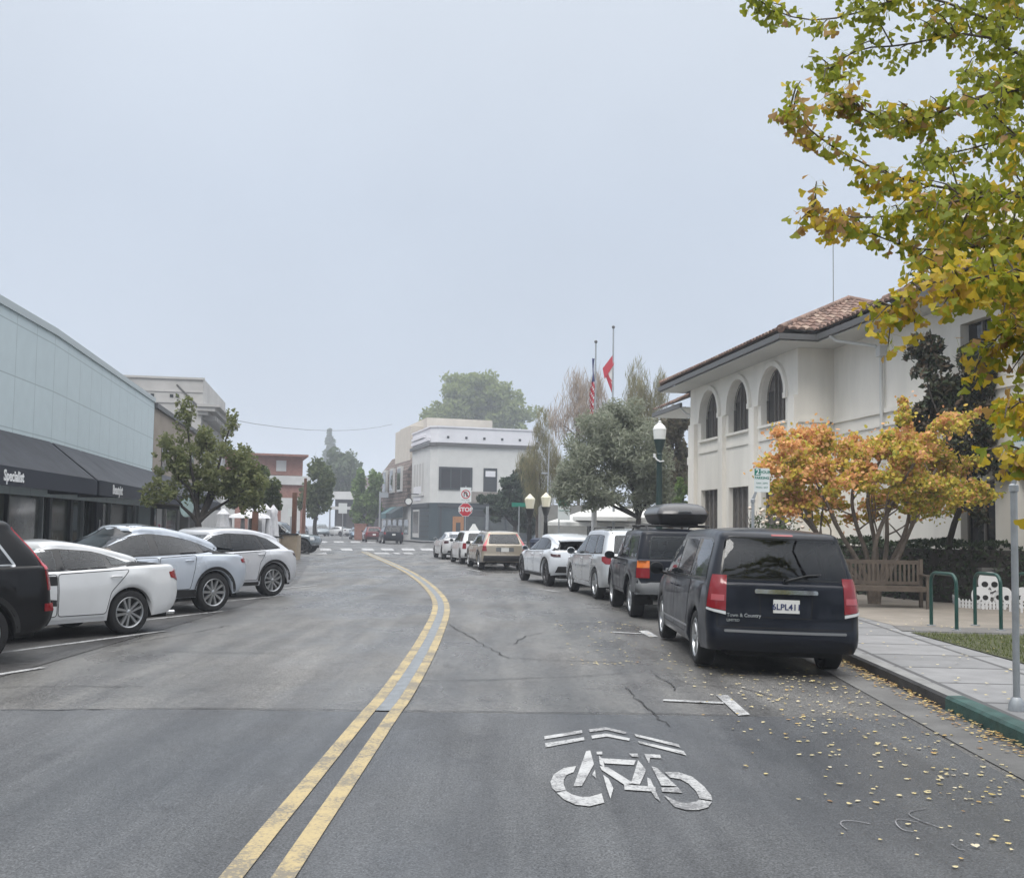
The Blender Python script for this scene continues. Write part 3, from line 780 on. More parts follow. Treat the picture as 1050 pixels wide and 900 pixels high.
sm.quad((-1, 11.4, ze), (3.5, 6.9, ze+4.5*.47), (8, 11.4, ze)); sm.quad((8, -1, ze), (8, 11.4, ze), (3.5, 6.9, ze+4.5*.47), (3.5, 3.5, ze+4.5*.47))
sm.quad((.207, -16.5, ze), (.207, 3, ze), (4.6, 3, ze+4.4*.47), (4.6, -16.5, ze+4.4*.47)); sm.quad((4.6, -16.5, ze+4.4*.47), (4.6, 3, ze+4.4*.47), (9, 3, ze), (9, -16.5, ze))
sm.quad((-.05, 10.6, 7.05), (-.05, 15.6, 7.05), (4, 15.6, 8.9), (4, 10.6, 8.9))
rf = tm.build('roof', B_['tile'], sp)
sm.build('roof_deck', B_['trimg'], rf)
# ridge and hip caps
rc = MB()
for a, b in (((-1, -1, ze), (3.5, 3.5, ze+2.115)), ((3.5, 3.5, ze+2.115), (3.5, 6.9, ze+2.115)), ((-1, 11.4, ze), (3.5, 6.9, ze+2.115)), ((8, -1, ze), (3.5, 3.5, ze+2.115)), ((4.6, -16.5, ze+2.07), (4.6, 3, ze+2.07))):
    L_ = (Vector(b)-Vector(a)).length; n = int(L_/.4)
    for i in range(n):
        p, q = Vector(a).lerp(Vector(b), i/n), Vector(a).lerp(Vector(b), (i+1.12)/n)
        rc.tube([p+Vector((0, 0, .05)), q+Vector((0, 0, .08))], [.13, .10], 8)
rc.build('ridge_cap', B_['tile'], rf, smooth=50)
so = MB(); so.box(-1.0, 0, -1.0, 11.4, HW, HW+.03); so.box(0, 1.207, -1.0, 0, HW, HW+.03); so.box(.207, 1.207, -16.5, -1.0, HW, HW+.03); so.box(-.05, 1.5, 11.4, 15.6, 6.75, 6.78); so.build('soffit', B_['soffit'], sp)
ea = MB()
ea.box(-1.10, -1.0, -1.10, 11.5, HW+.05, HW+.22); ea.box(-1.0, .207, -1.10, -1.0, HW+.05, HW+.22); ea.box(.107, .207, -16.5, -1.10, HW+.05, HW+.22); ea.box(-.15, -.05, 11.4, 15.6, 6.76, 6.95); ea.box(-1, 6, 11.4, 11.5, HW+.02, HW+.3)
ea.build('gutter', B_['trimg'], sp)
dp = MB(); dp.tube([(.16, -1.9, HW+.05), (.3, -2.0, HW-.12), (1.0, -3.0, HW-.42), (1.10, -3.15, HW-.6), (1.10, -3.15, .1)], .05, 10); dp.box(1.0, 1.2, -3.27, -3.03, HW-.75, HW-.45)
dp.tube([(-.06, 11.7, 6.8), (.2, 11.6, 6.5), (.7, 11.0, 6.35), (1.42, 10.9, 6.2), (1.42, 10.9, .2)], .045, 8)
dp.build('downpipe', B_['pipe'], sp, smooth=50)
vn = MB(); vn.cyl((1.2, -.02, 5.0), (1.0, -.09, 5.0), .03, n=8); vn.build('conduit', B_['trimg'], sp)
an = MB(); p = at(854.5, 308, 37); I = XF[sp.name].inverted(); q = I @ p; an.tube([(q.x, q.y, 9.2), (q.x, q.y, q.z+2.2)], .018, 6); an.build('aerial', B_['post'], sp)
up = thing('upper_storey', 'white set back upper storey with a grey ledge above the clay tile roof', 'building', (14.6, 33, 9))
pa = at(966, 284, 34)
mb = MB(); mb.prism([(pa.x, 34), (pa.x+14, 34), (pa.x+14, 44), (pa.x+4.6, 44)], 8.5, 13.5); mb.build('wall', B_['stucco'], up, wc=True)
mb = MB(); mb.box(pa.x-.4, pa.x+14, 33.6, 34.0, pa.z-.18, pa.z+.22); mb.prism([(pa.x-.4, 34), (pa.x, 34), (pa.x+4.6, 44), (pa.x+4.2, 44)], pa.z-.18, pa.z+.22); mb.build('ledge', B_['trimg'], up, wc=True)
mb = MB()
for k in range(12): mb.tube([(pa.x-.3+k*.12, 33.75, pa.z+.2), (pa.x-.3+k*.12, 33.75, pa.z+1.1)], .018, 5)
mb.tube([(pa.x-.35, 33.75, pa.z+1.1), (pa.x+1.1, 33.75, pa.z+1.1)], .03, 6)
mb.build('railing', B_['trimg'], up, wc=True)

# ---- the corner block at the crossing
c0 = at(441, 555, 108).xy; dl = Vector((-.292, .956)); dr = Vector((.956, .292))
cb = thing('corner_building', 'pale grey two storey corner building with a white parapet and dark shopfront', 'building', (c0.x, c0.y, .12))
def wz(py, Y, px=470): return at(px, py, Y).z
zTop, zCor, zW1, zW0, zShop = wz(438, 108), wz(457, 108), wz(478.5, 108), wz(502, 108), wz(515.5, 108)
A_ = c0+dr*.7; L_ = c0+dl*.7; Rr = c0+dr*11.6; Lf = c0+dl*10.4
ring = [Lf, L_, A_, Rr, Rr+dl*14, Lf+dr*11.6]
mb = MB(); mb.prism(ring, zShop, zCor); mb.build('wall', B_['lightgrey'], cb, wc=True)
mb = MB(); mb.prism(ring, zCor+.35, zTop); mb.build('parapet', B_['palewall'], cb, wc=True)
def grow(r_, d): c_ = sum(r_, Vector((0, 0)))/len(r_); return [p+(p-c_).normalized()*d for p in r_]
mb = MB(); mb.prism(grow(ring, .35), zCor, zCor+.35); mb.build('cornice', B_['trimg'], cb, wc=True)
mb = MB(); mb.prism(grow(ring, .14), zTop, zTop+.16); mb.build('coping', B_['palewall'], cb, wc=True)
mb = MB(); mb.prism(ring, .12, zShop-.01); mb.build('shopfront', B_['slateb'], cb, wc=True)
def face_box(a, d, u0, u1, z0, z1, out, m, name, par, depth=.05):
    n = Vector((d.y, -d.x)); p, q = a+d*u0, a+d*u1
    b = MB(); b.prism([p+n*out, q+n*out, q-n*depth, p-n*depth], z0, z1); return b.build(name, m, par, wc=True)
ds = (A_-L_).normalized(); Ls = (A_-L_).length
w1 = face_box(A_, dr, .1, 3.75, zW0, zW1, .10, B_['slate'], 'window', cb)
for k in range(3): face_box(A_, dr, .35+1.1*k, 1.32+1.1*k, zW0+.2, zW1-.2, .12, B_['win'], 'pane', w1)
w2 = face_box(A_, dr, 5.0, 6.5, zW0-.1, zW1, .08, B_['slate'], 'window', cb); face_box(A_, dr, 5.2, 6.3, zW0+1.5, zW1-.3, .10, B_['palewall'], 'pane', w2)
face_box(A_, dr, 3.3, 8.4, zShop+.05, zShop+1.25, .12, B_['board'], 'sign_board', cb)
for k in range(5): face_box(A_, dr, .9+2.0*k, 1.15+2.0*k, zTop-1.15, zTop-.9, .05, B_['slate'], 'tie_plate', cb)
for k in range(4): face_box(L_+dl*9.4, -dl, 1.0+1.45*k, 1.75+1.45*k, zW0-.1, zW1+.6, .03, B_['stonegrey'], 'blind_window', cb)
face_box(L_+dl*9.4, -dl, .8, 6.6, zW0-.6, zW0-.3, .12, B_['offwhite'], 'sill', cb); face_box(L_+dl*9.4, -dl, 1, 5, zShop+.3, zShop+1.9, .04, B_['palewall'], 'faded_panel', cb)
face_box(L_+dl*9.6, -dl, 0, 9.4, zTop-1.4, zTop-1.0, .2, B_['palewall'], 'cornice', cb); face_box(L_+dl*9.6, -dl, .5, 7.2, zTop-.9, zTop-.6, .28, B_['palewall'], 'cornice', cb)
dd = face_box(A_, dr, 1.7, 2.9, .13, 2.75, .04, B_['door'], 'door', cb); face_box(A_, dr, 2.05, 2.55, .6, 2.1, .06, B_['slate'], 'door_pane', dd)
face_box(L_+dl*8.5, -dl, 0, 3.4, .4, 3.5, .03, B_['offwhite'], 'shop_window_frame', cb); wn = face_box(L_+dl*8.3, -dl, 0, 3.0, .9, 3.3, .05, B_['curtain'], 'window', cb)
for u0, u1 in ((3.4, 5.2), (5.5, 7.4), (7.7, 9.6)):
    face_box(A_, dr, u0-.12, u1+.12, .55, 3.55, .03, B_['slate'], 'window_frame', cb); face_box(A_, dr, u0, u1, .8, 2.7, .05, B_['glass'], 'window', cb); face_box(A_, dr, u0, u1, 2.8, 3.4, .05, B_['win'], 'transom', cb)
for u in (.25, 3.1, 5.35, 7.55, 9.8): face_box(A_, dr, u, u+.22, .12, zShop-.05, .09, B_['slate'], 'pilaster', cb)
face_box(A_, dr, 0, 10.8, zShop-.45, zShop-.12, .12, B_['slate'], 'fascia', cb); face_box(L_+dl*9.6, -dl, 0, 9.5, zShop-.45, zShop-.12, .10, B_['slate'], 'fascia', cb)
for k in range(6): face_box(L_+dl*4.6, -dl, .2, 4.3, .5+.55*k, .62+.55*k, .05, B_['slate'], 'shutter_slat', cb)
for u in (6.2, 7.7): face_box(A_, dr, u, u+.18, 2.75, 2.95, .08, B_['glow'], 'lamp', cb)
# brown shake building left of it and the beige block above
sb = thing('shingle_building', 'brown shake covered building with three white framed windows and small awnings', 'building', (Lf.x, Lf.y, .12))
S0, S1 = Lf+dl*.1, Lf+dl*19.5
nl = Vector((-dl.y, dl.x))*-1
nl = Vector((dl.y, -dl.x))*-1      # towards the street (left-front)
mb = MB(); mb.prism([S1, S0, S0+dr*10, S1+dr*10], .12, 3.9); mb.build('shop_wall', B_['offwhite'], sb, wc=True)
st = (-dr)
zr0, zr1 = 3.9, wz(463, 122, 410)
mb = MB()
f = [S1+st*.5, S0+st*.5]; gq = [S1-st*1.2, S0-st*1.2]
mb.quad((f[0].x, f[0].y, zr0), (f[1].x, f[1].y, zr0), (f[1].x, f[1].y, zr0+4.2), (f[0].x, f[0].y, zr0+4.2)); mb.quad((f[0].x, f[0].y, zr0+4.2), (f[1].x, f[1].y, zr0+4.2), (gq[1].x, gq[1].y, zr1), (gq[0].x, gq[0].y, zr1))
mb.quad((f[1].x, f[1].y, zr0), (S0.x+dr.x*10, S0.y+dr.y*10, zr0), (S0.x+dr.x*10, S0.y+dr.y*10, zr1), (gq[1].x, gq[1].y, zr1), (f[1].x, f[1].y, zr0+4.2))
mb.quad((f[0].x, f[0].y, zr0), (f[1].x, f[1].y, zr0), (S0.x+dr.x*10, S0.y+dr.y*10, zr0), (S1.x+dr.x*10, S1.y+dr.y*10, zr0)); mb.quad((f[0].x, f[0].y, zr0), (S1.x+dr.x*10, S1.y+dr.y*10, zr0), (S1.x+dr.x*10, S1.y+dr.y*10, zr1), (gq[0].x, gq[0].y, zr1), (f[0].x, f[0].y, zr0+4.2))
mb.build('shake_front', B_['shingle'], sb, wc=True)
for k in range(3):
    p = S1+st*.5; u0 = 4.2+5.0*k
    wf = face_box(S1+st*.5, -dl, u0, u0+2.5, 5.7, 8.7, .25, B_['offwhite'], 'window_frame', sb); face_box(S1+st*.5, -dl, u0+.25, u0+2.25, 5.95, 8.45, .28, B_['glass'], 'pane', wf)
for k, (mm, lb) in enumerate(((B_['darkawn'], 'dark plum'), (B_['awn2'], 'grey'), (B_['teal'], 'teal'), (B_['slateb'], 'dark blue'))):
    u0 = .8+4.3*k; n = st; p, q = S1-dl*u0, S1-dl*(u0+3.7)
    t = thing('awning', lb+' shop awning in the row below the brown shakes', 'awning', (p.x, p.y, 3), 0, 'small awnings below the shakes')
    mb = MB(); P1, Q1 = p+n*1.9, q+n*1.9; p, q = p+n*.55, q+n*.55
    mb.quad((p.x, p.y, 3.95), (q.x, q.y, 3.95), (Q1.x, Q1.y, 3.1), (P1.x, P1.y, 3.1)); mb.quad((P1.x, P1.y, 3.1), (Q1.x, Q1.y, 3.1), (Q1.x, Q1.y, 2.5), (P1.x, P1.y, 2.5)); mb.quad((q.x, q.y, 3.95), (Q1.x, Q1.y, 3.1), (Q1.x, Q1.y, 2.5), (q.x, q.y, 2.6))
    mb.build('canvas', mm, t, wc=True)
for k in range(5): face_box(S1, -dl, .9+3.7*k, 3.3+3.7*k, .7, 2.4, .03, B_['glass'], 'window', sb)
bb = thing('back_building', 'beige block wall building rising behind the corner shops', 'building', (S0.x, S0.y, .12))
zb = wz(432, 125, 412)
mb = MB(); mb.prism([S1+dr*2-dl*1.0, S0+dr*2+dl*1.5, S0+dr*10+dl*1.5, S1+dr*10-dl*1.0], 3.95, zb); mb.build('wall', B_['beige'], bb, wc=True)
zb2 = wz(434.5, 122, 470)
mb = MB(); mb.prism([c0+dl*14.2+dr*.5, c0+dl*14.2+dr*9, c0+dl*24+dr*9, c0+dl*24+dr*.5], 6, zb2-.4); mb.build('rear_wall', B_['beige'], bb, wc=True)

# ---- left side beyond the crossing and the far end
br = thing('brick_building', 'red brick two storey building with pale bands on the far left corner', 'building', (-21, 102, .12))
zt = wz(468, 104, 300)
pR = at(313, 545, 104).xy
ring = [pR, pR+Vector((-26, -7.5)), pR+Vector((-32, 14)), pR+Vector((-6, 21))]
mb = MB(); mb.prism(ring, .12, zt-2.3); mb.build('wall', B_['brick'], br, wc=True)
mb = MB(); mb.prism([p+Vector((-.6, .8)) for p in ring], zt-1.9, zt); mb.build('upper_wall', B_['brick'], br, wc=True)
mb = MB(); mb.prism(grow(ring, .4), zt-2.9, zt-2.0); mb.build('band', B_['offwhite'], br, wc=True)
mb = MB(); mb.prism(grow(ring, .15), zt-.0, zt+.2); mb.build('coping', B_['brick'], br, wc=True)
fd = (ring[1]-ring[0]).normalized()
for k in range(6): face_box(ring[1], -fd, 24.6-3.2*k, 26.5-3.2*k, 1.0, 4.3, .06, B_['offwhite'], 'window', br)
for k in range(5): face_box(ring[1]+Vector((-.6, .8)), -fd, 24.4-3.0*k, 25.4-3.0*k, zt-1.5, zt-.4, .06, B_['offwhite'], 'window', br)
fd2 = (ring[3]-ring[0]).normalized()
for k in range(4): 
    n = Vector((fd2.y, -fd2.x)); p, q = pR+fd2*(1+4.6*k), pR+fd2*(3.2+4.6*k); b = MB(); b.prism([p+n*.08, q+n*.08, q-n*.05, p-n*.05], .9, 4.6); b.build('window', B_['offwhite'], br, wc=True)
fb = thing('flat_roof_building', 'low dark grey flat roofed building with a white canopy closing the street', 'building', (-27, 165, .12))
xa, xb = at(343, 540, 165).x, at(376, 540, 165).x
mb = MB(); mb.box(xa, xb+4, 165, 180, .12, wz(512, 165, 355)); mb.build('wall', B_['slate'], fb, wc=True)
mb = MB(); mb.box(xa-.3, xb+4, 164.2, 180, wz(512, 165, 355), wz(504, 165, 355)); mb.build('fascia', B_['offwhite'], fb, wc=True)
mb = MB(); mb.box(xa-.5, xb+3, 162.5, 165, wz(522.5, 165, 355), wz(519.5, 165, 355)); mb.build('canopy', B_['offwhite'], fb, wc=True)
for k in range(5): b = MB(); b.box(xa+.3+1.5*k, xa+1.5+1.5*k, 164.94, 165.05, .5, wz(524, 165, 355)); b.build('window', B_['curtain'], fb, wc=True)
fr_ = thing('far_brick_building', 'faded reddish brick building above the low flat roof far down the street', 'building', (-30, 200, 0))
xa, xb = at(352, 540, 200).x, at(368, 540, 200).x
mb = MB(); mb.box(xa, xb, 200, 215, .1, wz(487, 200, 360)); mb.build('wall', B_['brick'], fr_, wc=True)
mb = MB(); mb.box(xa, xb+2, 198, 200, .1, wz(500, 200, 360)); mb.build('porch', B_['offwhite'], fr_, wc=True)
# low grey wall with the terrace behind the umbrellas
tw = thing('terrace_building', 'low grey boarded building behind the white umbrellas', 'building', (6, 54, .15))
xa, xb = at(555, 540, 54).x, at(705, 540, 54).x
mb = MB(); mb.box(xa, xb, 54, 60, .15, wz(518, 54, 600)); mb.build('wall', mat('grey boarded terrace wall', (.22, .22, .21), .8, noise=(2, .15)), tw, wc=True)
mb = MB(); mb.box(at(602, 540, 54).x, at(610, 540, 54).x, 53.9, 54.02, .6, wz(533, 54, 606)); mb.box(at(622, 540, 54).x, at(640, 540, 54).x, 53.9, 54.02, .6, wz(534, 54, 606)); mb.build('window', B_['win'], tw, wc=True)
# ------------------------------------------------------------------ vehicles
def prof(pts, sm=.07):
    xs = np.linspace(pts[0][0]-.6, pts[-1][0]+.6, 700)
    ys = np.interp(xs, [p[0] for p in pts], [p[1] for p in pts])
    if sm > 0:
        dx = xs[1]-xs[0]; k = np.arange(-int(3*sm/dx)-1, int(3*sm/dx)+2)*dx
        g = np.exp(-.5*(k/sm)**2); g /= g.sum()
        ys = np.convolve(np.pad(ys, len(k)//2, mode='edge'), g, mode='valid')[:len(xs)]
    return lambda s: np.interp(s, xs, ys)
def contour(sr, sf, w, rr, rf, br, bf, fr, NC=5, NE=9):
    """plan outline, rear row left to right, right side, front row right to left, left side; returns x, s"""
    X, S = [], []
    for k in range(NC):
        a = math.pi + (math.pi/2)*k/(NC-1)
        X.append(-(w-rr)+rr*math.cos(a)); S.append(sr+br+rr+rr*math.sin(a))
    for k in range(1, NE+1):
        q = -1+2*k/(NE+1); X.append(q*(w-rr)); S.append(sr+br*q*q)
    for k in range(NC):
        a = 1.5*math.pi + (math.pi/2)*k/(NC-1)
        X.append((w-rr)+rr*math.cos(a)); S.append(sr+br+rr+rr*math.sin(a))
    a0, a1 = sr+br+rr, sf-bf-rf
    for f in fr: X.append(w); S.append(a0+(a1-a0)*f)
    for k in range(NC):
        a = (math.pi/2)*k/(NC-1)
        X.append((w-rf)+rf*math.cos(a)); S.append(sf-bf-rf+rf*math.sin(a))
    for k in range(1, NE+1):
        q = 1-2*k/(NE+1); X.append(q*(w-rf)); S.append(sf-bf*q*q)
    for k in range(NC):
        a = math.pi/2+(math.pi/2)*k/(NC-1)
        X.append(-(w-rf)+rf*math.cos(a)); S.append(sf-bf-rf+rf*math.sin(a))
    for f in fr[::-1]: X.append(-w); S.append(a0+(a1-a0)*f)
    return np.array(X), np.array(S)
def ring_mesh(levels, mb):
    n = len(levels[0]); base = len(mb.v)
    vs = [p for l in levels for p in l]
    fs = [(i*n+k, i*n+(k+1) % n, (i+1)*n+(k+1) % n, (i+1)*n+k) for i in range(len(levels)-1) for k in range(n)]
    mb.add(vs, fs)
def cap_mesh(last, zfun, ns, mb, Mc):
    """close a ring with a crowned grid; last = list of (x,y,z) in contour order"""
    n = len(last); rear = list(range(Mc)); front = list(range(Mc+ns, 2*Mc+ns))[::-1]
    rows = [[last[i] for i in rear]]
    for j in range(ns):
        r_ = last[Mc+j]; l_ = last[n-1-j]
        row = []
        for c in range(Mc):
            q = c/(Mc-1); x = l_[0]+(r_[0]-l_[0])*q; y = l_[1]+(r_[1]-l_[1])*q
            row.append((x, y, l_[2]+(r_[2]-l_[2])*q + zfun(x/max(.01, r_[0]), y)))
        rows.append(row)
    rows.append([last[i] for i in front])
    vs = [p for r_ in rows for p in r_]
    mb.add(vs, [(i*Mc+k, i*Mc+k+1, (i+1)*Mc+k+1, (i+1)*Mc+k) for i in range(len(rows)-1) for k in range(Mc-1)])
NC, NE = 5, 9
MC = 2*NC+NE
def car_shell(c):
    L, W2 = c['L'], c['W']/2
    Rw = c['R']; Ra = c.get('Ra', Rw+.048)
    ax = [c['ro'], c['ro']+c['wb']]
    bz = prof(c['belt'], .06); sill = prof(c['sill'], .05)
    roof = prof(c['roof'], .12)
    pw = prof(c.get('plan', [(0, .955), (.25, .985), (1.0, 1.0), (L-1.3, 1.0), (L-.35, .95), (L, .90)]), .12)
    T = [0, .05, .12, .22, .33, .44, .55, .66, .76, .86, .94, 1.0]
    rp = lambda t: np.interp(t, *zip(*c['rear'])); fp = lambda t: np.interp(t, *zip(*c['front']))
    wp = lambda t: np.interp(t, *zip(*c.get('wprof', [(0, .955), (.12, .985), (.4, 1.0), (.7, .995), (1, .955)])))
    rr, rf, br, bf = c.get('rr', .16), c.get('rf', .25), c.get('br', .05), c.get('bf', .16)
    a0, a1 = rp(0)+br+rr, L-fp(0)-bf-rf
    ss = set(np.round(np.linspace(a0+.03, a1-.03, 26), 3))
    for a in ax:
        ss = {s for s in ss if abs(s-a) > Ra+.02}
        for th in range(-90, 91, 12):
            ss.add(round(a+Ra*math.sin(R(th)), 4))
        ss.add(round(a-Ra-.012, 4)); ss.add(round(a+Ra+.012, 4))
    ss = sorted(s for s in ss if a0+.01 < s < a1-.01)
    fr = [(s-a0)/(a1-a0) for s in ss]
    ns = len(fr)
    mb = MB(); levels = []
    def lvl(t, inset=0., dz=0., inz=0.):
        X, S = contour(rp(t)+inset, L-fp(t)-inset, wp(t)*W2-inset, rr, rf, br, bf, fr)
        X = X*pw(S); zb = sill(S)
        for a in ax:
            d = np.abs(S-a); inside = (d < Ra+.001)
            za = Rw+np.sqrt(np.maximum(0, Ra*Ra-(S-a)**2))
            zb = np.where(inside & (np.abs(X) > W2*.6), np.maximum(zb, za), zb)
        Z = zb+t*(bz(S)-zb)+dz
        return [(x, s-L/2, z) for x, s, z in zip(X, S, Z)]
    levels.append(lvl(0, .07)); levels.append(lvl(0, .012, -.0))
    for t in T: levels.append(lvl(t))
    # flared lip round the arches
    fl = c.get('flare', .012)
    for li, l in enumerate(levels[1:7]):
        for i, (x, y, z) in enumerate(l):
            s = y+L/2
            for a in ax:
                d = math.hypot(s-a, z-Rw)
                if d < Ra+.12 and abs(x) > W2*.6:
                    l[i] = (x+math.copysign(fl*(1-max(0, d-Ra)/.12), x), y, z)
    for ins, dz in ((.010, .016), (.028, .030), (.055, .038)): levels.append(lvl(1.0, ins, dz))
    ring_mesh(levels, mb)
    cw = c.get('crown', .05)
    cap_mesh(levels[-1], lambda q, y: cw*(1-q*q), ns, mb, MC)
    # greenhouse
    g = c['green']        # r0, r1, f0, f1, w0, w1
    r0, r1, f0, f1, w0, w1 = g
    RG = c.get('rg', .085); rc = c.get('rcrown', .035)
    fr2 = list(np.linspace(.03, .97, 24)); n2 = len(fr2)
    lv = []
    grr, grf, gbr, gbf = c.get('grr', .12), c.get('grf', .16), c.get('gbr', .04), c.get('gbf', .14)
    e = c.get('gexp', (1.25, 1.15, 1.2))
    def glv(u, ins=0., dz=0.):
        ur, uf, uw = u**e[0], u**e[1], u**e[2]
        X, S = contour(r0+(r1-r0)*ur+ins, f0+(f1-f0)*uf-ins, w0+(w1-w0)*uw-ins, grr, grf, gbr, gbf*(1-.5*u), fr2)
        X = X*(1+(pw(S)-1)*(.8))
        z0 = bz(S)-.02; z1 = np.maximum(roof(S)-RG-rc, z0+.008)
        return [(x, s-L/2, a+(b-a)*u+dz) for x, s, a, b in zip(X, S, z0, z1)]
    for u in (0, .12, .25, .4, .55, .7, .85, 1.0): lv.append(glv(u))
    for a in (25, 48, 70, 90): lv.append(glv(1.0, RG*(1-math.cos(R(a))), RG*math.sin(R(a))))
    ring_mesh(lv, mb)
    y0, y1 = lv[-1][0][1], lv[-1][MC+n2][1]
    cap_mesh(lv[-1], lambda q, y: rc*(1-q*q), n2, mb, MC)
    return mb, dict(bz=bz, roof=roof, sill=sill, ax=ax, Ra=Ra)
class Proj:
    def __init__(s, mb, c):
        s.t = BVHTree.FromPolygons([Vector(v) for v in mb.v], mb.f); s.c = c; s.L = c['L']
    def __call__(s, p, mode, side=1):
        L = s.L
        if mode == 'side': o = Vector((3*side, p[0]-L/2, p[1])); d = Vector((-side, 0, 0))
        elif mode == 'rear': o = Vector((p[0], -L, p[1])); d = Vector((0, 1, 0))
        elif mode == 'front': o = Vector((p[0], L, p[1])); d = Vector((0, -1, 0))
        elif mode == 'top': o = Vector((p[0], p[1]-L/2, 3)); d = Vector((0, 0, -1))
        elif mode in ('cr', 'cf'):   # wrap round a corner: angle 0 = straight back / ahead, 90 = sideways
            th = R(p[0]); cx = s.c['W']/2-.30
            if mode == 'cr': d = Vector((math.sin(th)*side, -math.cos(th), 0)); o = Vector((cx*side, -L/2+.42, p[1]))+d*2
            else: d = Vector((math.sin(th)*side, math.cos(th), 0)); o = Vector((cx*side, L/2-.55, p[1]))+d*2
            d = -d
        h, n, i, dist = s.t.ray_cast(o, d)
        if h is None:
            h, n, i, dist = s.t.find_nearest(o+d*(3-s.c['W']/2 if mode == 'side' else (L/2+.1)))
        if n.dot(d) > 0: n = -n
        return h, n
def round_poly(pts, r=.03, n=3):
    out = []; m = len(pts)
    for i in range(m):
        p = Vector(pts[i][:2]); a = Vector(pts[i-1][:2]); b = Vector(pts[(i+1) % m][:2])
        da, db = a-p, b-p
        k = pts[i][2] if len(pts[i]) > 2 else r
        k = min(k, da.length*.45, db.length*.45)
        if k < 1e-4: out.append(p); continue
        p0, p1 = p+da.normalized()*k, p+db.normalized()*k
        for j in range(n+1):
            t = j/n; out.append(p0*(1-t)**2+p*2*t*(1-t)+p1*t*t)
    return out
def patch_mb(P, poly, mode, side=1, off=.005, rim=.014, step=.075, mb=None, scale=None, holes=()):
    """a thin shaped panel laid on the shell: outline given in the projection's own plane"""
    mb = mb or MB()
    sx = (1.0, 1.0) if mode not in ('cr', 'cf') else (.0065, 1.0)
    b = []
    m = len(poly)
    for i in range(m):
        p, q = Vector(poly[i][:2]), Vector(poly[(i+1) % m][:2])
        l = math.hypot((q.x-p.x)*sx[0], (q.y-p.y)*sx[1]); k = max(1, int(math.ceil(l/step)))
        b += [p+(q-p)*(j/k) for j in range(k)]
    nb = len(b)
    bs = [Vector((p.x*sx[0], p.y*sx[1])) for p in b]
    xs = [p.x for p in bs]; ys = [p.y for p in bs]
    inner = []
    def inside(x, y):
        c_ = False; j = nb-1
        for i in range(nb):
            if (bs[i].y > y) != (bs[j].y > y) and x < (bs[j].x-bs[i].x)*(y-bs[i].y)/(bs[j].y-bs[i].y)+bs[i].x: c_ = not c_
            j = i
        return c_
    nx = int((max(xs)-min(xs))/step)+1; ny = int((max(ys)-min(ys))/step)+1
    for i in range(nx+1):
        for j in range(ny+1):
            x = min(xs)+(i+.5*(j % 2))*step; y = min(ys)+(j+.5)*step
            if inside(x, y) and min((Vector((x, y))-q).length for q in bs) > step*.45: inner.append(Vector((x, y)))
    hp = []; hed = []; hpl = []
    for h_ in holes:
        pts_h = []; mh = len(h_)
        for i in range(mh):
            p, q = Vector(h_[i][:2]), Vector(h_[(i+1) % mh][:2]); k = max(1, int(math.ceil((q-p).length/step))); pts_h += [p+(q-p)*(j/k) for j in range(k)]
        b0 = nb+len(hp); hed += [(b0+i, b0+(i+1) % len(pts_h)) for i in range(len(pts_h))]; hp += pts_h; hpl.append(pts_h)
    def inh(p):
        for pl in hpl:
            c_ = False; j = len(pl)-1
            for i in range(len(pl)):
                if (pl[i].y > p.y) != (pl[j].y > p.y) and p.x < (pl[j].x-pl[i].x)*(p.y-pl[i].y)/(pl[j].y-pl[i].y)+pl[i].x: c_ = not c_
                j = i
            if c_: return True
        return False
    if holes:
        inner = [p for p in inner if not inh(p)]
        V, E_, F_, *_ = delaunay_2d_cdt(bs+hp+inner, [(i, (i+1) % nb) for i in range(nb)]+hed, [], 0, 1e-6)
        def inb(p):
            c_ = False; j = nb-1
            for i in range(nb):
                if (bs[i].y > p.y) != (bs[j].y > p.y) and p.x < (bs[j].x-bs[i].x)*(p.y-bs[i].y)/(bs[j].y-bs[i].y)+bs[i].x: c_ = not c_
                j = i
            return c_
        cen = [(V[f[0]]+V[f[1]]+V[f[2]])/3 for f in F_]
        F_ = [f for f, q in zip(F_, cen) if inb(q) and not inh(q)]
    else:
        V, E_, F_, *_ = delaunay_2d_cdt(bs+inner, [], [list(range(nb))], 1, 1e-6)
    hs = [P(Vector((v.x/sx[0], v.y)), mode, side) for v in V]
    pts = [h+n*off for h, n in hs]
    base = len(mb.v)
    fs = []
    for f in F_:
        a, b_, c_ = (pts[i] for i in f[:3]); nn = (b_-a).cross(c_-a)
        fs.append(tuple(f) if nn.dot(hs[f[0]][1]) >= 0 else tuple(f)[::-1])
    # rim back into the shell
    rimv = [h-n*(rim-off) for h, n in hs[:nb]] if len(V) >= nb else []
    nv = len(pts)
    fs += [(i, (i+1) % nb, nv+(i+1) % nb, nv+i) for i in range(nb)]
    mb.add(pts+rimv, fs)
    return mb
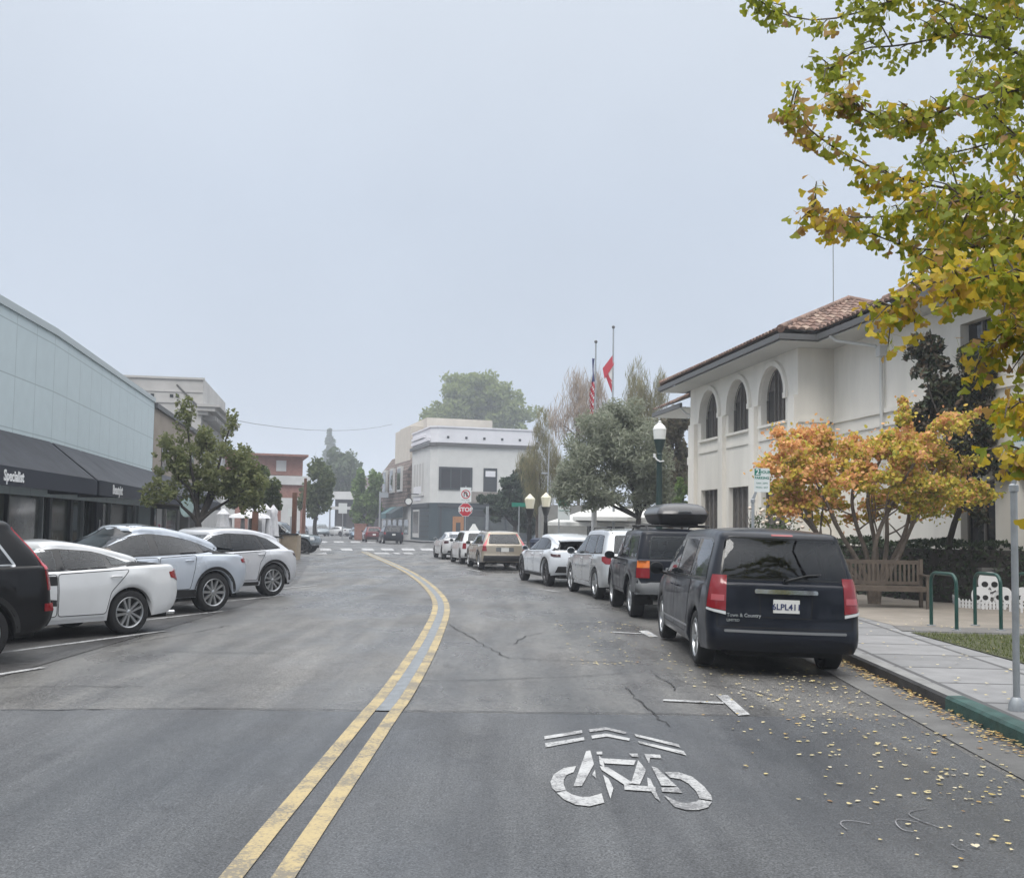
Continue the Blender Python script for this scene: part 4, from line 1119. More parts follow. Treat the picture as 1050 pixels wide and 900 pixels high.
def line_mb(P, pl, mode, side=1, wd=.009, off=.0035, closed=False, step=.07, mb=None):
    mb = mb or MB(); pl = [Vector(p[:2]) for p in pl]
    if closed: pl = pl+[pl[0]]
    d = [pl[0]]
    for a, b in zip(pl[:-1], pl[1:]):
        n = max(1, int(math.ceil((b-a).length/step))); d += [a+(b-a)*(j/n) for j in range(1, n+1)]
    A, B = [], []
    for i, p in enumerate(d):
        t = d[min(i+1, len(d)-1)]-d[max(i-1, 0)]; t = Vector((-t.y, t.x)).normalized()*wd/2
        h, n = P(p, mode, side)
        t3 = []
        for q in (p+t, p-t):
            hq, nq = P(q, mode, side); t3.append(hq+nq*off)
        A.append(t3[0]); B.append(t3[1])
    n = len(A); z = [a for a in A]+[b for b in B]
    return mb.add(z, [(i, i+1, n+i+1, n+i) for i in range(n-1)])
def inset_poly(poly, d):
    n = len(poly); out = []
    ar = sum(poly[i][0]*poly[(i+1) % n][1]-poly[(i+1) % n][0]*poly[i][1] for i in range(n))
    sg = 1 if ar > 0 else -1
    for i in range(n):
        p = Vector(poly[i][:2]); a = (p-Vector(poly[i-1][:2])).normalized(); b = (Vector(poly[(i+1) % n][:2])-p).normalized()
        na = Vector((-a.y, a.x))*sg; nb_ = Vector((-b.y, b.x))*sg
        m = na+nb_; k = max(.35, m.dot(na)) if m.length > .01 else 1
        out.append(p+m/ max(.5, m.length*m.length/2)*d*1.0)
    return out

def hull(pts):
    pts = sorted(set((round(p[0], 4), round(p[1], 4)) for p in pts))
    def half(ps):
        h = []
        for p in ps:
            while len(h) > 1 and (h[-1][0]-h[-2][0])*(p[1]-h[-2][1])-(h[-1][1]-h[-2][1])*(p[0]-h[-2][0]) <= 0: h.pop()
            h.append(p)
        return h
    a, b = half(pts), half(pts[::-1]); return a[:-1]+b[:-1]
def grow_poly(poly, d): return [(p.x, p.y) for p in inset_poly(poly, -d)]
M = {}
M['tyre'] = mat('tyre rubber', (.012, .012, .013), .85, bump=(60, .2))
M['black'] = mat('black plastic trim', (.013, .013, .014), .55)
M['gloss_black'] = mat('gloss black trim', (.01, .01, .011), .18)
M['under'] = mat('underbody', (.008, .008, .008), .9)
def carglass(name, tint, base=.02):
    m = bpy.data.materials.new(name); m.use_nodes = True; t = m.node_tree; N = t.nodes; L = t.links; N.remove(N['Principled BSDF'])
    tr = N.new('ShaderNodeBsdfTransparent'); tr.inputs['Color'].default_value = (*tint, 1)
    gl = N.new('ShaderNodeBsdfGlossy'); gl.inputs['Roughness'].default_value = .02; gl.inputs['Color'].default_value = (.95, .97, 1, 1)
    fr = N.new('ShaderNodeFresnel'); fr.inputs['IOR'].default_value = 1.55
    mx = N.new('ShaderNodeMixShader'); L.new(fr.outputs[0], mx.inputs[0]); L.new(tr.outputs[0], mx.inputs[1]); L.new(gl.outputs[0], mx.inputs[2])
    L.new(mx.outputs[0], N['Material Output'].inputs['Surface']); return m
M['cabin'] = mat('dark cabin lining', (.018, .018, .019), .85)
M['seatm'] = mat('seat upholstery', (.045, .043, .042), .8)
M['seat_tan'] = mat('tan seat upholstery', (.16, .13, .10), .8)
M['glass'] = carglass('tinted car glass', (.16, .17, .18))
M['glass_clear'] = carglass('pale car glass', (.70, .78, .76))
M['glass_grey'] = carglass('grey car glass', (.36, .39, .41))
M['chrome'] = mat('chrome', (.72, .73, .74), .12, 1.0)
M['alloy'] = mat('alloy rim', (.42, .43, .44), .32, .85)
M['alloy_dark'] = mat('dark alloy rim', (.08, .08, .085), .35, .8)
M['red_lens'] = mat('red lamp lens', (.20, .008, .013), .12, coat=.5)
M['dark_lens'] = mat('smoked lamp lens', (.05, .012, .015), .12, coat=.5)
M['amber_lens'] = mat('amber lamp lens', (.65, .16, .02), .15, coat=.5)
M['pink_lens'] = mat('sun faded red lens', (.5, .07, .09), .2, coat=.5)
M['clear_lens'] = mat('clear lamp lens', (.55, .56, .57), .12, coat=.5)
M['plate'] = mat('white plate', (.62, .62, .6), .4)
M['ink'] = mat('dark blue ink', (.02, .03, .10), .5)
M['gap'] = mat('shut line', (.004, .004, .004), .9)
def paint(name, col, metal=.0, rough=.3): return mat(name, col, rough, metal, coat=.38 if max(col) < .05 else 1.0, spec=.12, noise=(3, .04), rnoise=(2.2, rough-.04, rough+.06))
P_NAVY = paint('navy car paint', (.006, .008, .014), .0, .35)
P_DGREEN = paint('blue black car paint', (.006, .008, .014), .0, .35)
P_SILVER = paint('silver car paint', (.48, .50, .52), .45)
P_WHITE = paint('white car paint', (.58, .59, .60))
P_WHITE2 = paint('cool white car paint', (.60, .63, .67))
P_PEARL = paint('silver white car paint', (.44, .48, .54), .2)
P_PEARL2 = paint('pale silver car paint', (.52, .53, .56), .2)
P_GOLD = paint('champagne car paint', (.33, .29, .23), .4)
P_BLACK = paint('black car paint', (.005, .005, .006), .0, .4)
P_RED = paint('dark red car paint', (.10, .012, .014), .1)
P_BLUE = paint('grey blue car paint', (.09, .14, .20), .3)
P_GREY = paint('grey car paint', (.16, .19, .21), .4)
M['cladding'] = mat('grey bumper cladding', (.10, .105, .11), .5)

WHEELS = {}
def wheel_meshes(Rw, wd, style):
    key = (Rw, wd, style)
    if key in WHEELS: return WHEELS[key]
    t = MB(); h = wd/2; ri = Rw*c_rim(style)
    t.lathe([(ri*.99, h*.78), (ri*1.04, h*.95), (Rw*.90, h), (Rw*.97, h*.86), (Rw, h*.62), (Rw, -h*.62), (Rw*.97, -h*.9), (Rw*.9, -h), (ri, -h*.9)], n=36, axis='X')
    t.lathe([(ri*1.0, h*.3), (ri*.55, h*.22), (.001, h*.2)], n=24, axis='X')
    t.lathe([(ri*1.0, -h*.6), (.001, -h*.55)], n=16, axis='X')
    t.lathe([(ri*1.0, h*.78), (ri*1.0, -h*.9)], n=36, axis='X')
    tm = t.build('wheel', M['tyre'], smooth=45)
    r = MB()
    r.lathe([(ri*.99, h*.45), (ri*.90, h*.62), (ri*.93, h*.86), (ri*.985, h*.93), (ri*1.015, h*.88), (ri*1.0, h*.7)], n=36, axis='X')
    kind, n, wds, col = style
    for k in range(n):
        a = 2*math.pi*k/n
        offs = [0] if kind == 'single' else [-wds*.9, wds*.9]
        for o_ in offs:
            ww = wds if kind == 'single' else wds*.62
            def pt(rad, y, x, sp=1.0):
                ca, sa = math.cos(a), math.sin(a); yy = y+o_*sp
                return Vector((x, rad*ca-yy*sa, rad*sa+yy*ca))
            r0, r1 = ri*.14, ri*.93
            s0 = .35 if kind != 'single' else 1
            vs = [pt(r0, -ww*.42, h*.72, s0), pt(r0, ww*.42, h*.72, s0), pt(r1, ww*.55, h*.80), pt(r1, -ww*.55, h*.80),
                  pt(r0, -ww*.7, h*.40, s0), pt(r0, ww*.7, h*.40, s0), pt(r1, ww*.8, h*.45), pt(r1, -ww*.8, h*.45)]
            r.add(vs, [(0, 1, 2, 3), (0, 4, 5, 1), (1, 5, 6, 2), (2, 6, 7, 3), (3, 7, 4, 0)])
    r.lathe([(.001, h*.80), (ri*.13, h*.78), (ri*.20, h*.68), (ri*.22, h*.4)], n=20, axis='X')
    rm = r.build('rim', M['alloy_dark'] if col == 'dark' else M['alloy'], smooth=35)
    WHEELS[key] = (tm.data, rm.data)
    for o in (tm, rm): bpy.data.objects.remove(o)
    return WHEELS[key]
def c_rim(style): return .70
def add_wheels(root, c):
    y0 = c['ro']-c['L']/2
    tw = c.get('tw', .225)
    tm, rm = wheel_meshes(c['R'], tw, c.get('wheel', ('single', 7, .05, 'light')))
    k = 0
    for y in (y0, y0+c['wb']):
        for sd in (1, -1):
            wh = bpy.data.objects.new('wheel', tm); COL.objects.link(wh); wh.parent = root
            wh.location = (sd*(c['W']/2-tw/2-.028), y, c['R'])
            rot = .37*k+.2; k += 1
            wh.rotation_euler = (rot, 0, 0 if sd > 0 else math.pi)
            rim = bpy.data.objects.new('rim', rm); COL.objects.link(rim); rim.parent = wh
def open_windows(body, c):
    """cut the window openings out of the shell"""
    L, W2 = c['L'], c['W']/2; bm = bmesh.new(); bm.from_mesh(body.data)
    def cut(poly, ax, sel):
        # poly: convex outline in the plane (ax, z); ax 1 = along the car, 0 = across
        poly = [Vector((p[0], p[1])) for p in poly]; n = len(poly); cen = sum(poly, Vector((0, 0)))/n
        pl = []
        for i in range(n):
            a, b = poly[i], poly[(i+1) % n]; d = b-a; nn = Vector((d.y, -d.x)).normalized()
            if nn.dot(cen-a) > 0: nn = -nn
            co = Vector((0, a.x, a.y)) if ax == 1 else Vector((a.x, 0, a.y)); no = Vector((0, nn.x, nn.y)) if ax == 1 else Vector((nn.x, 0, nn.y))
            pl.append((co, no))
        def near(f):
            q = f.calc_center_median(); return sel(f, q)
        for co, no in pl:
            fs = [f for f in bm.faces if near(f)]
            ge = list({e for f in fs for e in f.edges})+list({v for f in fs for v in f.verts})+fs
            bmesh.ops.bisect_plane(bm, geom=ge, plane_co=co, plane_no=no, dist=1e-5)
        dead = [f for f in bm.faces if near(f) and all((f.calc_center_median()-co).dot(no) < 1e-5 for co, no in pl)]
        bmesh.ops.delete(bm, geom=dead, context='FACES')
    def cvx(poly, d, sh): return [(p.x+sh, p.y) for p in inset_poly([Vector(q) for q in hull([(a[0], a[1]) for a in poly])], d)]
    for w_ in c['windows']:
        zs = [p[1] for p in w_]; ss = [p[0]-L/2 for p in w_]
        cut(cvx(w_, .02, -L/2), 1, lambda f, q: abs(q.x) > W2*.5 and abs(f.normal.x) > .35 and min(zs)-.25 < q.z < max(zs)+.25 and min(ss)-.35 < q.y < max(ss)+.35)
    if c.get('rearwin'): zs = [p[1] for p in c['rearwin']]; cut(cvx(c['rearwin'], .03, 0), 0, lambda f, q: f.normal.y < -.12 and min(zs)-.2 < q.z < max(zs)+.3 and q.y < .2)
    if c.get('windscreen'): zs = [p[1] for p in c['windscreen']]; cut(cvx(c['windscreen'], .03, 0), 0, lambda f, q: f.normal.y > .12 and min(zs)-.2 < q.z < max(zs)+.3 and q.y > 0 and abs(f.normal.x) < .8)
    r0, r1, f0, f1, w0, w1 = c['green']; bz = prof(c['belt'], .06)
    for f in bm.faces:
        q = f.calc_center_median(); s = q.y+L/2
        if f.normal.z > .8 and r0+.06 < s < f0-.06 and abs(q.x) < w0-.03 and abs(q.z-bz(s)) < .10: f.material_index = 1
    bm.to_mesh(body.data); bm.free(); body.data.set_sharp_from_angle(angle=R(40))
def cabin(root, c, inf):
    L, W2 = c['L'], c['W']/2; b = inf['bz']; r0, r1, f0, f1, w0, w1 = c['green']
    rows = c.get('seat_rows', [r0+(f0-r0)*.55, r0+(f0-r0)*.30])
    for k, s in enumerate(rows):
        zt = float(inf['roof'](s)); zb = float(b(s))
        for x in ((-.36, .36) if k == 0 else (-.40, 0, .40)):
            st = MB(); y = s-L/2; hw = .23 if k == 0 else .19; top = min(zb+.20, zt-.22)
            lean = Matrix.Translation((x, y, zb-.10)) @ Matrix.Rotation(R(10), 4, 'X')
            st.prism(round_poly([(-hw, 0), (hw, 0), (hw*.86, top-zb+.1), (-hw*.86, top-zb+.1)], .09), -.06, .06, lean @ Matrix.Rotation(math.pi/2, 4, 'X'))
            st.prism(round_poly([(-.12, top-zb+.12), (.12, top-zb+.12), (.10, top-zb+.30), (-.10, top-zb+.30)], .05), -.045, .045, lean @ Matrix.Rotation(math.pi/2, 4, 'X'))
            st.build('seat', c.get('seat_mat', M['seatm']), root, smooth=50)
def vehicle(c, label, cat, paintm, loc, rz, group=None, name='parked_car', roll=0.):
    root = thing(name, label, cat, loc, rz, group)
    root.rotation_euler = (0, roll, rz)
    mb, inf = car_shell(c)
    L, W2 = c['L'], c['W']/2
    body = mb.build('body', [paintm, M['cabin']], root, smooth=40)
    P = Proj(mb, c)
    open_windows(body, c)
    cabin(root, c, inf)
    # underbody and arch liners
    u = MB()
    zs = float(inf['sill'](L/2))
    u.box(-W2+.30, W2-.30, -L/2+c['rear'][0][1]+.12, L/2-c['front'][0][1]-.25, zs-.02, c['R']+.25)
    lo, hi = c['ro']+c['R']+.10-L/2, c['ro']+c['wb']-c['R']-.10-L/2
    u.box(-W2*.955+.04, W2*.955-.04, lo, hi, zs+.005, zs+.12)
    for a in inf['ax']:
        for sd in (1, -1):
            n = 14; A, B = [], []
            for k in range(n+1):
                t = R(-12+204*k/n); ra = inf['Ra']+.012
                A.append((sd*(W2*.955-.03), a-L/2+ra*math.cos(t), c['R']+ra*math.sin(t)))
                B.append((sd*(W2-.42), a-L/2+ra*math.cos(t), c['R']+ra*math.sin(t)))
            u.strip(A, B)
            u.add(B, [tuple(range(n+1))])
    u.build('underbody', M['under'], root)
    add_wheels(root, c)
    gl = c.get('glass', M['glass'])
    sides = c.get('sides', (1, -1))
    for sd in sides:
        fr_mb = MB()
        if c.get('dlo', True):
            patch_mb(P, round_poly(grow_poly(hull([p for w_ in c['windows'] for p in w_]), .012), .05), 'side', sd, off=.004, mb=fr_mb, holes=[inset_poly(round_poly(w_, c.get('wr', .035)), c.get('wframe', .016)+.004) for w_ in c['windows']])
        for k, wpoly in enumerate(c['windows']):
            poly = round_poly(wpoly, c.get('wr', .035))
            if not c.get('dlo', True): patch_mb(P, poly, 'side', sd, off=.004, mb=fr_mb, holes=[inset_poly(poly, c.get('wframe', .016)+.004)])
            ip = inset_poly(poly, c.get('wframe', .016))
            gw = patch_mb(P, ip, 'side', sd, off=.0075).build('window', c.get('wglass', {}).get(k, gl), root, smooth=60)
        fr_mb.build('window_trim', c.get('trim', M['gloss_black']), root, smooth=60)
        for di, d in enumerate(c.get('doors', [])):
            poly = round_poly(d, .05)
            line_mb(P, poly, 'side', sd, .011, .003, closed=True).build('shut_line', M['gap'], root)
            door = patch_mb(P, inset_poly(poly, .004), 'side', sd, off=.0028, rim=.02).build('door', paintm, root, smooth=60)
            if di < len(c.get('handles', [])):
                hs, hz = c['handles'][di]
                h, n = P((hs, hz), 'side', sd)
                hb = MB()
                hb.tube([h+n*.004+Vector((0, -.09, 0)), h+n*.034+Vector((0, -.065, .004)), h+n*.036+Vector((0, .065, .004)), h+n*.004+Vector((0, .09, 0))], [.012, .014, .014, .012], 8)
                hb.build('handle', c.get('handle_mat', paintm), door, smooth=60)
        for ln, wd, mt in c.get('lines', []):
            line_mb(P, ln, 'side', sd, wd, .006).build('trim_strip', mt, root, smooth=60)
        if c.get('clad'):
            cl = MB()
            for poly in c['clad']: patch_mb(P, round_poly(poly, .03), 'side', sd, off=.010, rim=.03, mb=cl)
            # arch trim
            for a in inf['ax']:
                A = [(a+(inf['Ra']+.045)*math.cos(R(t)), c['R']+(inf['Ra']+.045)*math.sin(R(t))) for t in range(0, 181, 6)]
                line_mb(P, A, 'side', sd, .055, .008, mb=cl)
            cl.build('cladding', c.get('clad_mat', M['black']), root, smooth=60)
        for k, (poly, mt) in enumerate(c.get('tails', [])):
            patch_mb(P, round_poly(poly, .02), 'cr', sd, off=.010+.005*k, step=.05).build('tail_light', mt, root, smooth=60)
        for k, (poly, mt) in enumerate(c.get('heads', [])):
            patch_mb(P, round_poly(poly, .02), 'cf', sd, off=.008, step=.06).build('headlight', mt, root, smooth=60)
        if c.get('mirror'):
            ms, mz, mw, mh = c['mirror']
            h, n = P((ms, mz), 'side', sd)
            mm = MB()
            mm.tube([h-Vector((sd*.05, 0, .03)), h+Vector((sd*.10, .02, -.01))], [.03, .025], 8)
            cx = h+Vector((sd*(.06+mw/2), .02, mh*.25))
            prof_ = [(.02, -.10), (.55, -.085), (.9, -.03), (1, .03), (1, .045), (.93, .05), (.001, .05)]
            mm.lathe([(r_, z_) for r_, z_ in prof_], cx, 16, 'Y', Matrix.Diagonal((mw/2, -1, mh/2)))
            mo = mm.build('mirror', c.get('mirror_mat', paintm), root, smooth=45)
            gm = MB(); gm.lathe([(.88, .052), (.001, .053)], cx, 16, 'Y', Matrix.Diagonal((mw/2, -1, mh/2)))
            gm.build('mirror_glass', M['glass_grey'], mo)
    if c.get('rearwin'):
        poly = round_poly(c['rearwin'], .06)
        patch_mb(P, poly, 'rear', off=.003, holes=[inset_poly(poly, .034)]).build('rear_window_trim', M['gloss_black'], root, smooth=60)
        patch_mb(P, inset_poly(poly, .02), 'rear', off=.006).build('rear_window', c.get('rglass', gl), root, smooth=60)
    if c.get('windscreen'):
        patch_mb(P, round_poly(c['windscreen'], .06), 'front', off=.004, step=.1).build('windscreen', c.get('fglass', gl), root, smooth=60)
    for nm, poly, mt, off in c.get('rear_panels', []):
        patch_mb(P, round_poly(poly, .025), 'rear', off=off, rim=off+.02).build(nm, mt, root, smooth=50)
    for nm, poly, mt, off in c.get('front_panels', []):
        patch_mb(P, round_poly(poly, .025), 'front', off=off, rim=off+.02).build(nm, mt, root, smooth=50)
    for nm, poly, mt, off in c.get('roof_panels', []):
        patch_mb(P, round_poly(poly, .05), 'top', off=off, step=.12, rim=.02).build(nm, mt, root, smooth=60)
    for pl, wd in c.get('rear_lines', []):
        line_mb(P, pl, 'rear', 1, wd, .004).build('shut_line', M['gap'], root)
    if c.get('plate'):
        px_, pz, txt = c['plate']
        h, n = P((px_, pz), 'rear')
        fm = Matrix.Translation((px_, h.y-.016, pz))
        pb = MB(); pb.box(-.155, .155, 0, .012, -.078, .078, fm)
        pl = pb.build('licence_plate', M['plate'], root)
        if txt:
            tm_ = fm @ Matrix.Translation((0, -.0035, -.008)) @ Matrix.Rotation(math.pi/2, 4, 'X')
            text_mb(txt, .098, .0015, tm_, bold=.002).build('plate_number', M['ink'], pl)
    if c.get('rails'):
        rs0, rs1, rx, rh = c['rails']
        for sd in (1, -1):
            rb = MB()
            pts = []
            for k in range(9):
                s = rs0+(rs1-rs0)*k/8; h, n = P((rx*sd, s), 'top'); pts.append(Vector((rx*sd, s-L/2, h.z+(rh if 0 < k < 8 else .0))))
            rb.tube(pts, .016, 8)
            rb.build('roof_rail', c.get('rail_mat', M['black']), root, smooth=60)
    if c.get('spoiler'):
        s0, z0, wd, ln = c['spoiler']
        sp = MB(); n = 9; A, B, C_, D = [], [], [], []
        for k in range(n):
            q = -1+2*k/(n-1); x = q*wd; b_ = .05*q*q
            A.append((x, s0-L/2+.12, z0+.025-.03*q*q)); B.append((x, s0-L/2-ln+b_, z0-.012-.02*q*q)); C_.append((x, s0-L/2-ln+b_, z0-.04-.02*q*q)); D.append((x, s0-L/2+.12, z0-.05))
        sp.strip(A, B); sp.strip(B, C_); sp.strip(C_, D)
        sp.build('spoiler', paintm, root, smooth=50)
    if c.get('exhaust'):
        ex = MB()
        for x in c['exhaust']: ex = MB(); ex.tube([(x, -L/2+.25, .27), (x, -L/2+.03, .26)], .035, 10); ex.build('exhaust', M['chrome'], root, smooth=50)
    return root, P, body
def base(L, W, Rw, ro, wb, **k):
    c = dict(L=L, W=W, R=Rw, ro=ro, wb=wb); c.update(k); return c
FR = [(0, .16), (.15, .04), (.4, .0), (.7, .03), (.9, .12), (1, .20)]

VAN = base(5.14, 1.86, .345, 1.06, 3.08,
    belt=[(0, 1.07), (1.5, 1.06), (3.6, 1.01), (4.05, 1.0), (4.6, .92), (5.0, .76), (5.14, .68)],
    sill=[(0, .30), (.6, .27), (1, .25), (4, .25), (4.6, .23), (5.14, .26)],
    roof=[(.1, 1.70), (.4, 1.735), (1.4, 1.765), (2.6, 1.75), (3.3, 1.70), (3.9, 1.60)],
    rear=[(0, .10), (.1, .03), (.24, .0), (.30, .005), (.36, .055), (.7, .065), (1, .09)], front=FR,
    green=(.12, .30, 4.30, 3.20, .89, .735), rg=.10, rr=.15, br=.06, grr=.13, gbr=.05,
    windows=[[(2.74, 1.075), (3.98, 1.055), (3.86, 1.17), (3.32, 1.54), (2.74, 1.585)],
             [(1.62, 1.095), (2.68, 1.078), (2.68, 1.59), (1.62, 1.605)],
             [(.50, 1.11), (1.56, 1.097), (1.56, 1.605), (.86, 1.60), (.66, 1.56)]],
    doors=[[(2.72, .36), (3.98, .36), (4.0, .72), (3.96, 1.03), (2.72, 1.045)], [(1.53, .66), (1.72, .36), (2.70, .36), (2.70, 1.045), (1.5, 1.06)]],
    handles=[(2.86, .92), (2.55, .92)], lines=[([(.75, .66), (1.4, .66)], .012, P_NAVY), ([(1.5, .45), (3.9, .43)], .03, M['alloy'])],
    tails=[([(13, 1.175), (54, 1.175), (56, .80), (13, .76)], M['red_lens']), ([(17, .945), (44, .945), (44, .875), (17, .875)], mat('pale red reversing lens', (.36, .07, .08), .15, coat=.5)), ([(13, .752), (54, .79), (54, .765), (13, .715)], M['clear_lens'])],
    heads=[([(10, .70), (60, .84), (62, .70), (12, .58)], M['clear_lens'])],
    rearwin=[(-.77, 1.13), (.77, 1.13), (.67, 1.635), (-.67, 1.635)], windscreen=[(-.78, 1.10), (.78, 1.10), (.66, 1.56), (-.66, 1.56)],
    rear_panels=[('tailgate_handle_bar', [(-.37, .975, .02), (.37, .975, .02), (.37, 1.025, .02), (-.37, 1.025, .02)], M['chrome'], .035),
                 ('bumper_step', [(-.72, .515), (.72, .515), (.72, .545), (-.72, .545)], M['cladding'], .006),
                 ('brake_light', [(-.13, 1.655), (.13, 1.655), (.13, 1.675), (-.13, 1.675)], M['red_lens'], .006)],
    rear_lines=[([(-.31, .945), (-.30, .70), (.30, .70), (.31, .945)], .012), ([(-.79, 1.11), (-.80, .575), (.80, .575), (.79, 1.11)], .010)],
    plate=(0, .835, '6LPL411'), mirror=(3.78, 1.06, .22, .19), wheel=('single', 7, .055, 'light'), glass=M['glass'],
    wglass={0: M['glass_grey'], 1: M['glass_grey'], 2: M['glass_grey']}, mirror_mat=M['black'])

RUNNER = base(4.54, 1.76, .37, .98, 2.67, dlo=False,
    belt=[(0, 1.12), (2.8, 1.10), (3.15, 1.09), (3.6, 1.05), (4.3, .96), (4.54, .88)],
    sill=[(0, .50), (.5, .46), (1, .42), (3.6, .42), (4.54, .46)],
    roof=[(0, 1.70), (.3, 1.725), (1.5, 1.74), (2.4, 1.72), (3, 1.64)],
    rear=[(0, .02), (.25, .0), (.30, .06), (.5, .07), (1, .08)], front=[(0, .06), (.3, 0), (.5, .06), (1, .10)],
    green=(.12, .26, 3.25, 2.62, .83, .72), rg=.07, rr=.10, rf=.15, br=.03, bf=.06, flare=.045, Ra=.47,
    windows=[[(2.20, 1.15), (3.02, 1.14), (2.74, 1.55), (2.20, 1.585)], [(1.38, 1.16), (2.12, 1.15), (2.12, 1.59), (1.44, 1.60)], [(.36, 1.17), (1.28, 1.16), (1.34, 1.60), (.50, 1.60)]],
    doors=[[(2.17, .50), (3.15, .50), (3.15, 1.08), (2.17, 1.10)], [(1.36, .75), (1.5, .5), (2.15, .5), (2.15, 1.1), (1.3, 1.1)]], handles=[(2.32, 1.0), (1.5, 1.0)],
    clad=[[(.02, .52), (.50, .52), (.50, .80), (.02, .80)]], clad_mat=M['cladding'],
    tails=[([(4, 1.12), (44, 1.12), (44, .99), (4, .99)], M['amber_lens']), ([(4, .985), (44, .985), (44, .80), (4, .80)], M['red_lens'])],
    rearwin=[(-.62, 1.16), (.62, 1.16), (.56, 1.60), (-.56, 1.60)], rglass=M['glass_clear'], windscreen=[(-.68, 1.2), (.68, 1.2), (.6, 1.55), (-.6, 1.55)],
    rear_panels=[('bumper', [(-.84, .50), (.84, .50), (.84, .70), (-.84, .70)], M['cladding'], .03), ('garnish', [(-.30, .93), (.62, .93), (.62, 1.0), (-.30, 1.0)], M['alloy'], .012),
                 ('tail_reflector', [(.20, .90), (.40, .90), (.40, 1.04), (.20, 1.04)], M['amber_lens'], .018)],
    rear_lines=[([(-.66, 1.13), (-.67, .74), (.67, .74), (.66, 1.13)], .012)],
    mirror=(2.92, 1.12, .22, .17), mirror_mat=M['black'], wheel=('single', 6, .07, 'light'), tw=.26, rails=(.25, 2.4, .58, .07), glass=M['glass_grey'])

HIGH = base(4.78, 1.91, .37, 1.02, 2.79,
    belt=[(0, 1.08), (.8, 1.07), (2.9, 1.03), (3.5, 1.03), (4.2, .96), (4.6, .80), (4.78, .70)],
    sill=[(0, .34), (.6, .30), (1, .28), (3.8, .28), (4.78, .30)],
    roof=[(.1, 1.66), (.5, 1.70), (1.5, 1.73), (2.4, 1.71), (3.0, 1.63), (3.4, 1.5)],
    rear=[(0, .10), (.12, .03), (.3, 0), (.42, .02), (.7, .05), (1, .10)], front=FR,
    green=(.14, .44, 3.75, 2.75, .89, .72), rg=.10, rr=.22, br=.08, grr=.16,
    windows=[[(2.30, 1.08), (3.36, 1.06), (3.2, 1.18), (2.72, 1.49), (2.30, 1.54)], [(1.22, 1.10), (2.22, 1.08), (2.22, 1.545), (1.35, 1.56)], [(.50, 1.13), (1.12, 1.105), (1.24, 1.56), (.78, 1.54)]],
    doors=[[(2.26, .40), (3.45, .40), (3.42, 1.01), (2.26, 1.04)], [(1.30, .72), (1.45, .40), (2.24, .40), (2.24, 1.04), (1.12, 1.07)]], handles=[(2.40, .95), (1.35, .98)],
    tails=[([(16, 1.05), (40, 1.06), (78, 1.04), (70, .95), (40, .87), (16, .87)], M['red_lens'])],
    heads=[([(20, .70), (70, .82), (70, .72), (20, .60)], M['clear_lens'])],
    rearwin=[(-.66, 1.12), (.66, 1.12), (.56, 1.56), (-.56, 1.56)], windscreen=[(-.74, 1.12), (.74, 1.12), (.6, 1.5), (-.6, 1.5)],
    rear_lines=[([(-.70, 1.08), (-.72, .62), (.72, .62), (.70, 1.08)], .010)], plate=(0, .85, ''),
    mirror=(3.22, 1.08, .22, .18), wheel=('single', 5, .085, 'light'), rails=(.5, 2.6, .60, .05), glass=M['glass_grey'], wglass={0: M['glass_clear'], 1: M['glass_clear'], 2: M['glass_clear']},
    lines=[([(1.5, .42), (3.4, .40)], .03, M['chrome'])])

IPACE = base(4.68, 1.90, .375, .86, 2.99,
    belt=[(0, 1.02), (.5, 1.04), (1.5, 1.0), (3.2, .98), (3.8, .95), (4.4, .80), (4.68, .68)],
    sill=[(0, .40), (.5, .30), (1, .26), (3.8, .26), (4.68, .30)],
    roof=[(.2, 1.22), (.5, 1.31), (.9, 1.445), (1.5, 1.55), (2.1, 1.56), (2.8, 1.47), (3.5, 1.2)],
    rear=[(0, .14), (.2, .04), (.45, .0), (.7, .0), (1, .05)], front=FR,
    green=(.16, .45, 4.0, 2.55, .88, .66), rg=.10, rr=.24, br=.10, grr=.18,
    windows=[[(2.25, 1.05), (3.40, 1.01), (3.2, 1.12), (2.6, 1.36), (2.25, 1.41)], [(1.25, 1.07), (2.18, 1.05), (2.18, 1.41), (1.5, 1.40), (1.2, 1.34)], [(.72, 1.10), (1.18, 1.075), (1.13, 1.32), (.95, 1.24)]],
    doors=[[(2.22, .38), (3.4, .38), (3.4, .96), (2.22, 1.0)], [(1.3, .75), (1.4, .38), (2.2, .38), (2.2, 1.0), (1.1, 1.02)]], handles=[(2.4, .9), (1.35, .93)],
    tails=[([(2, .95), (40, .95), (72, .97), (66, .91), (40, .87), (2, .87)], M['dark_lens'])],
    rearwin=[(-.66, 1.08), (.66, 1.08), (.54, 1.33), (-.54, 1.33)], windscreen=[(-.74, 1.10), (.74, 1.10), (.56, 1.4), (-.56, 1.4)],
    rear_panels=[('lower_bumper', [(-.80, .42), (.80, .42), (.74, .60), (-.74, .60)], M['gloss_black'], .006)],
    plate=(0, .74, ''), spoiler=(.72, 1.37, .58, .30), mirror=(3.2, 1.04, .2, .15), wheel=('double', 5, .06, 'dark'), glass=M['glass'], clad=[[(1.2, .27), (3.4, .27), (3.4, .36), (1.2, .36)]], clad_mat=M['black'])

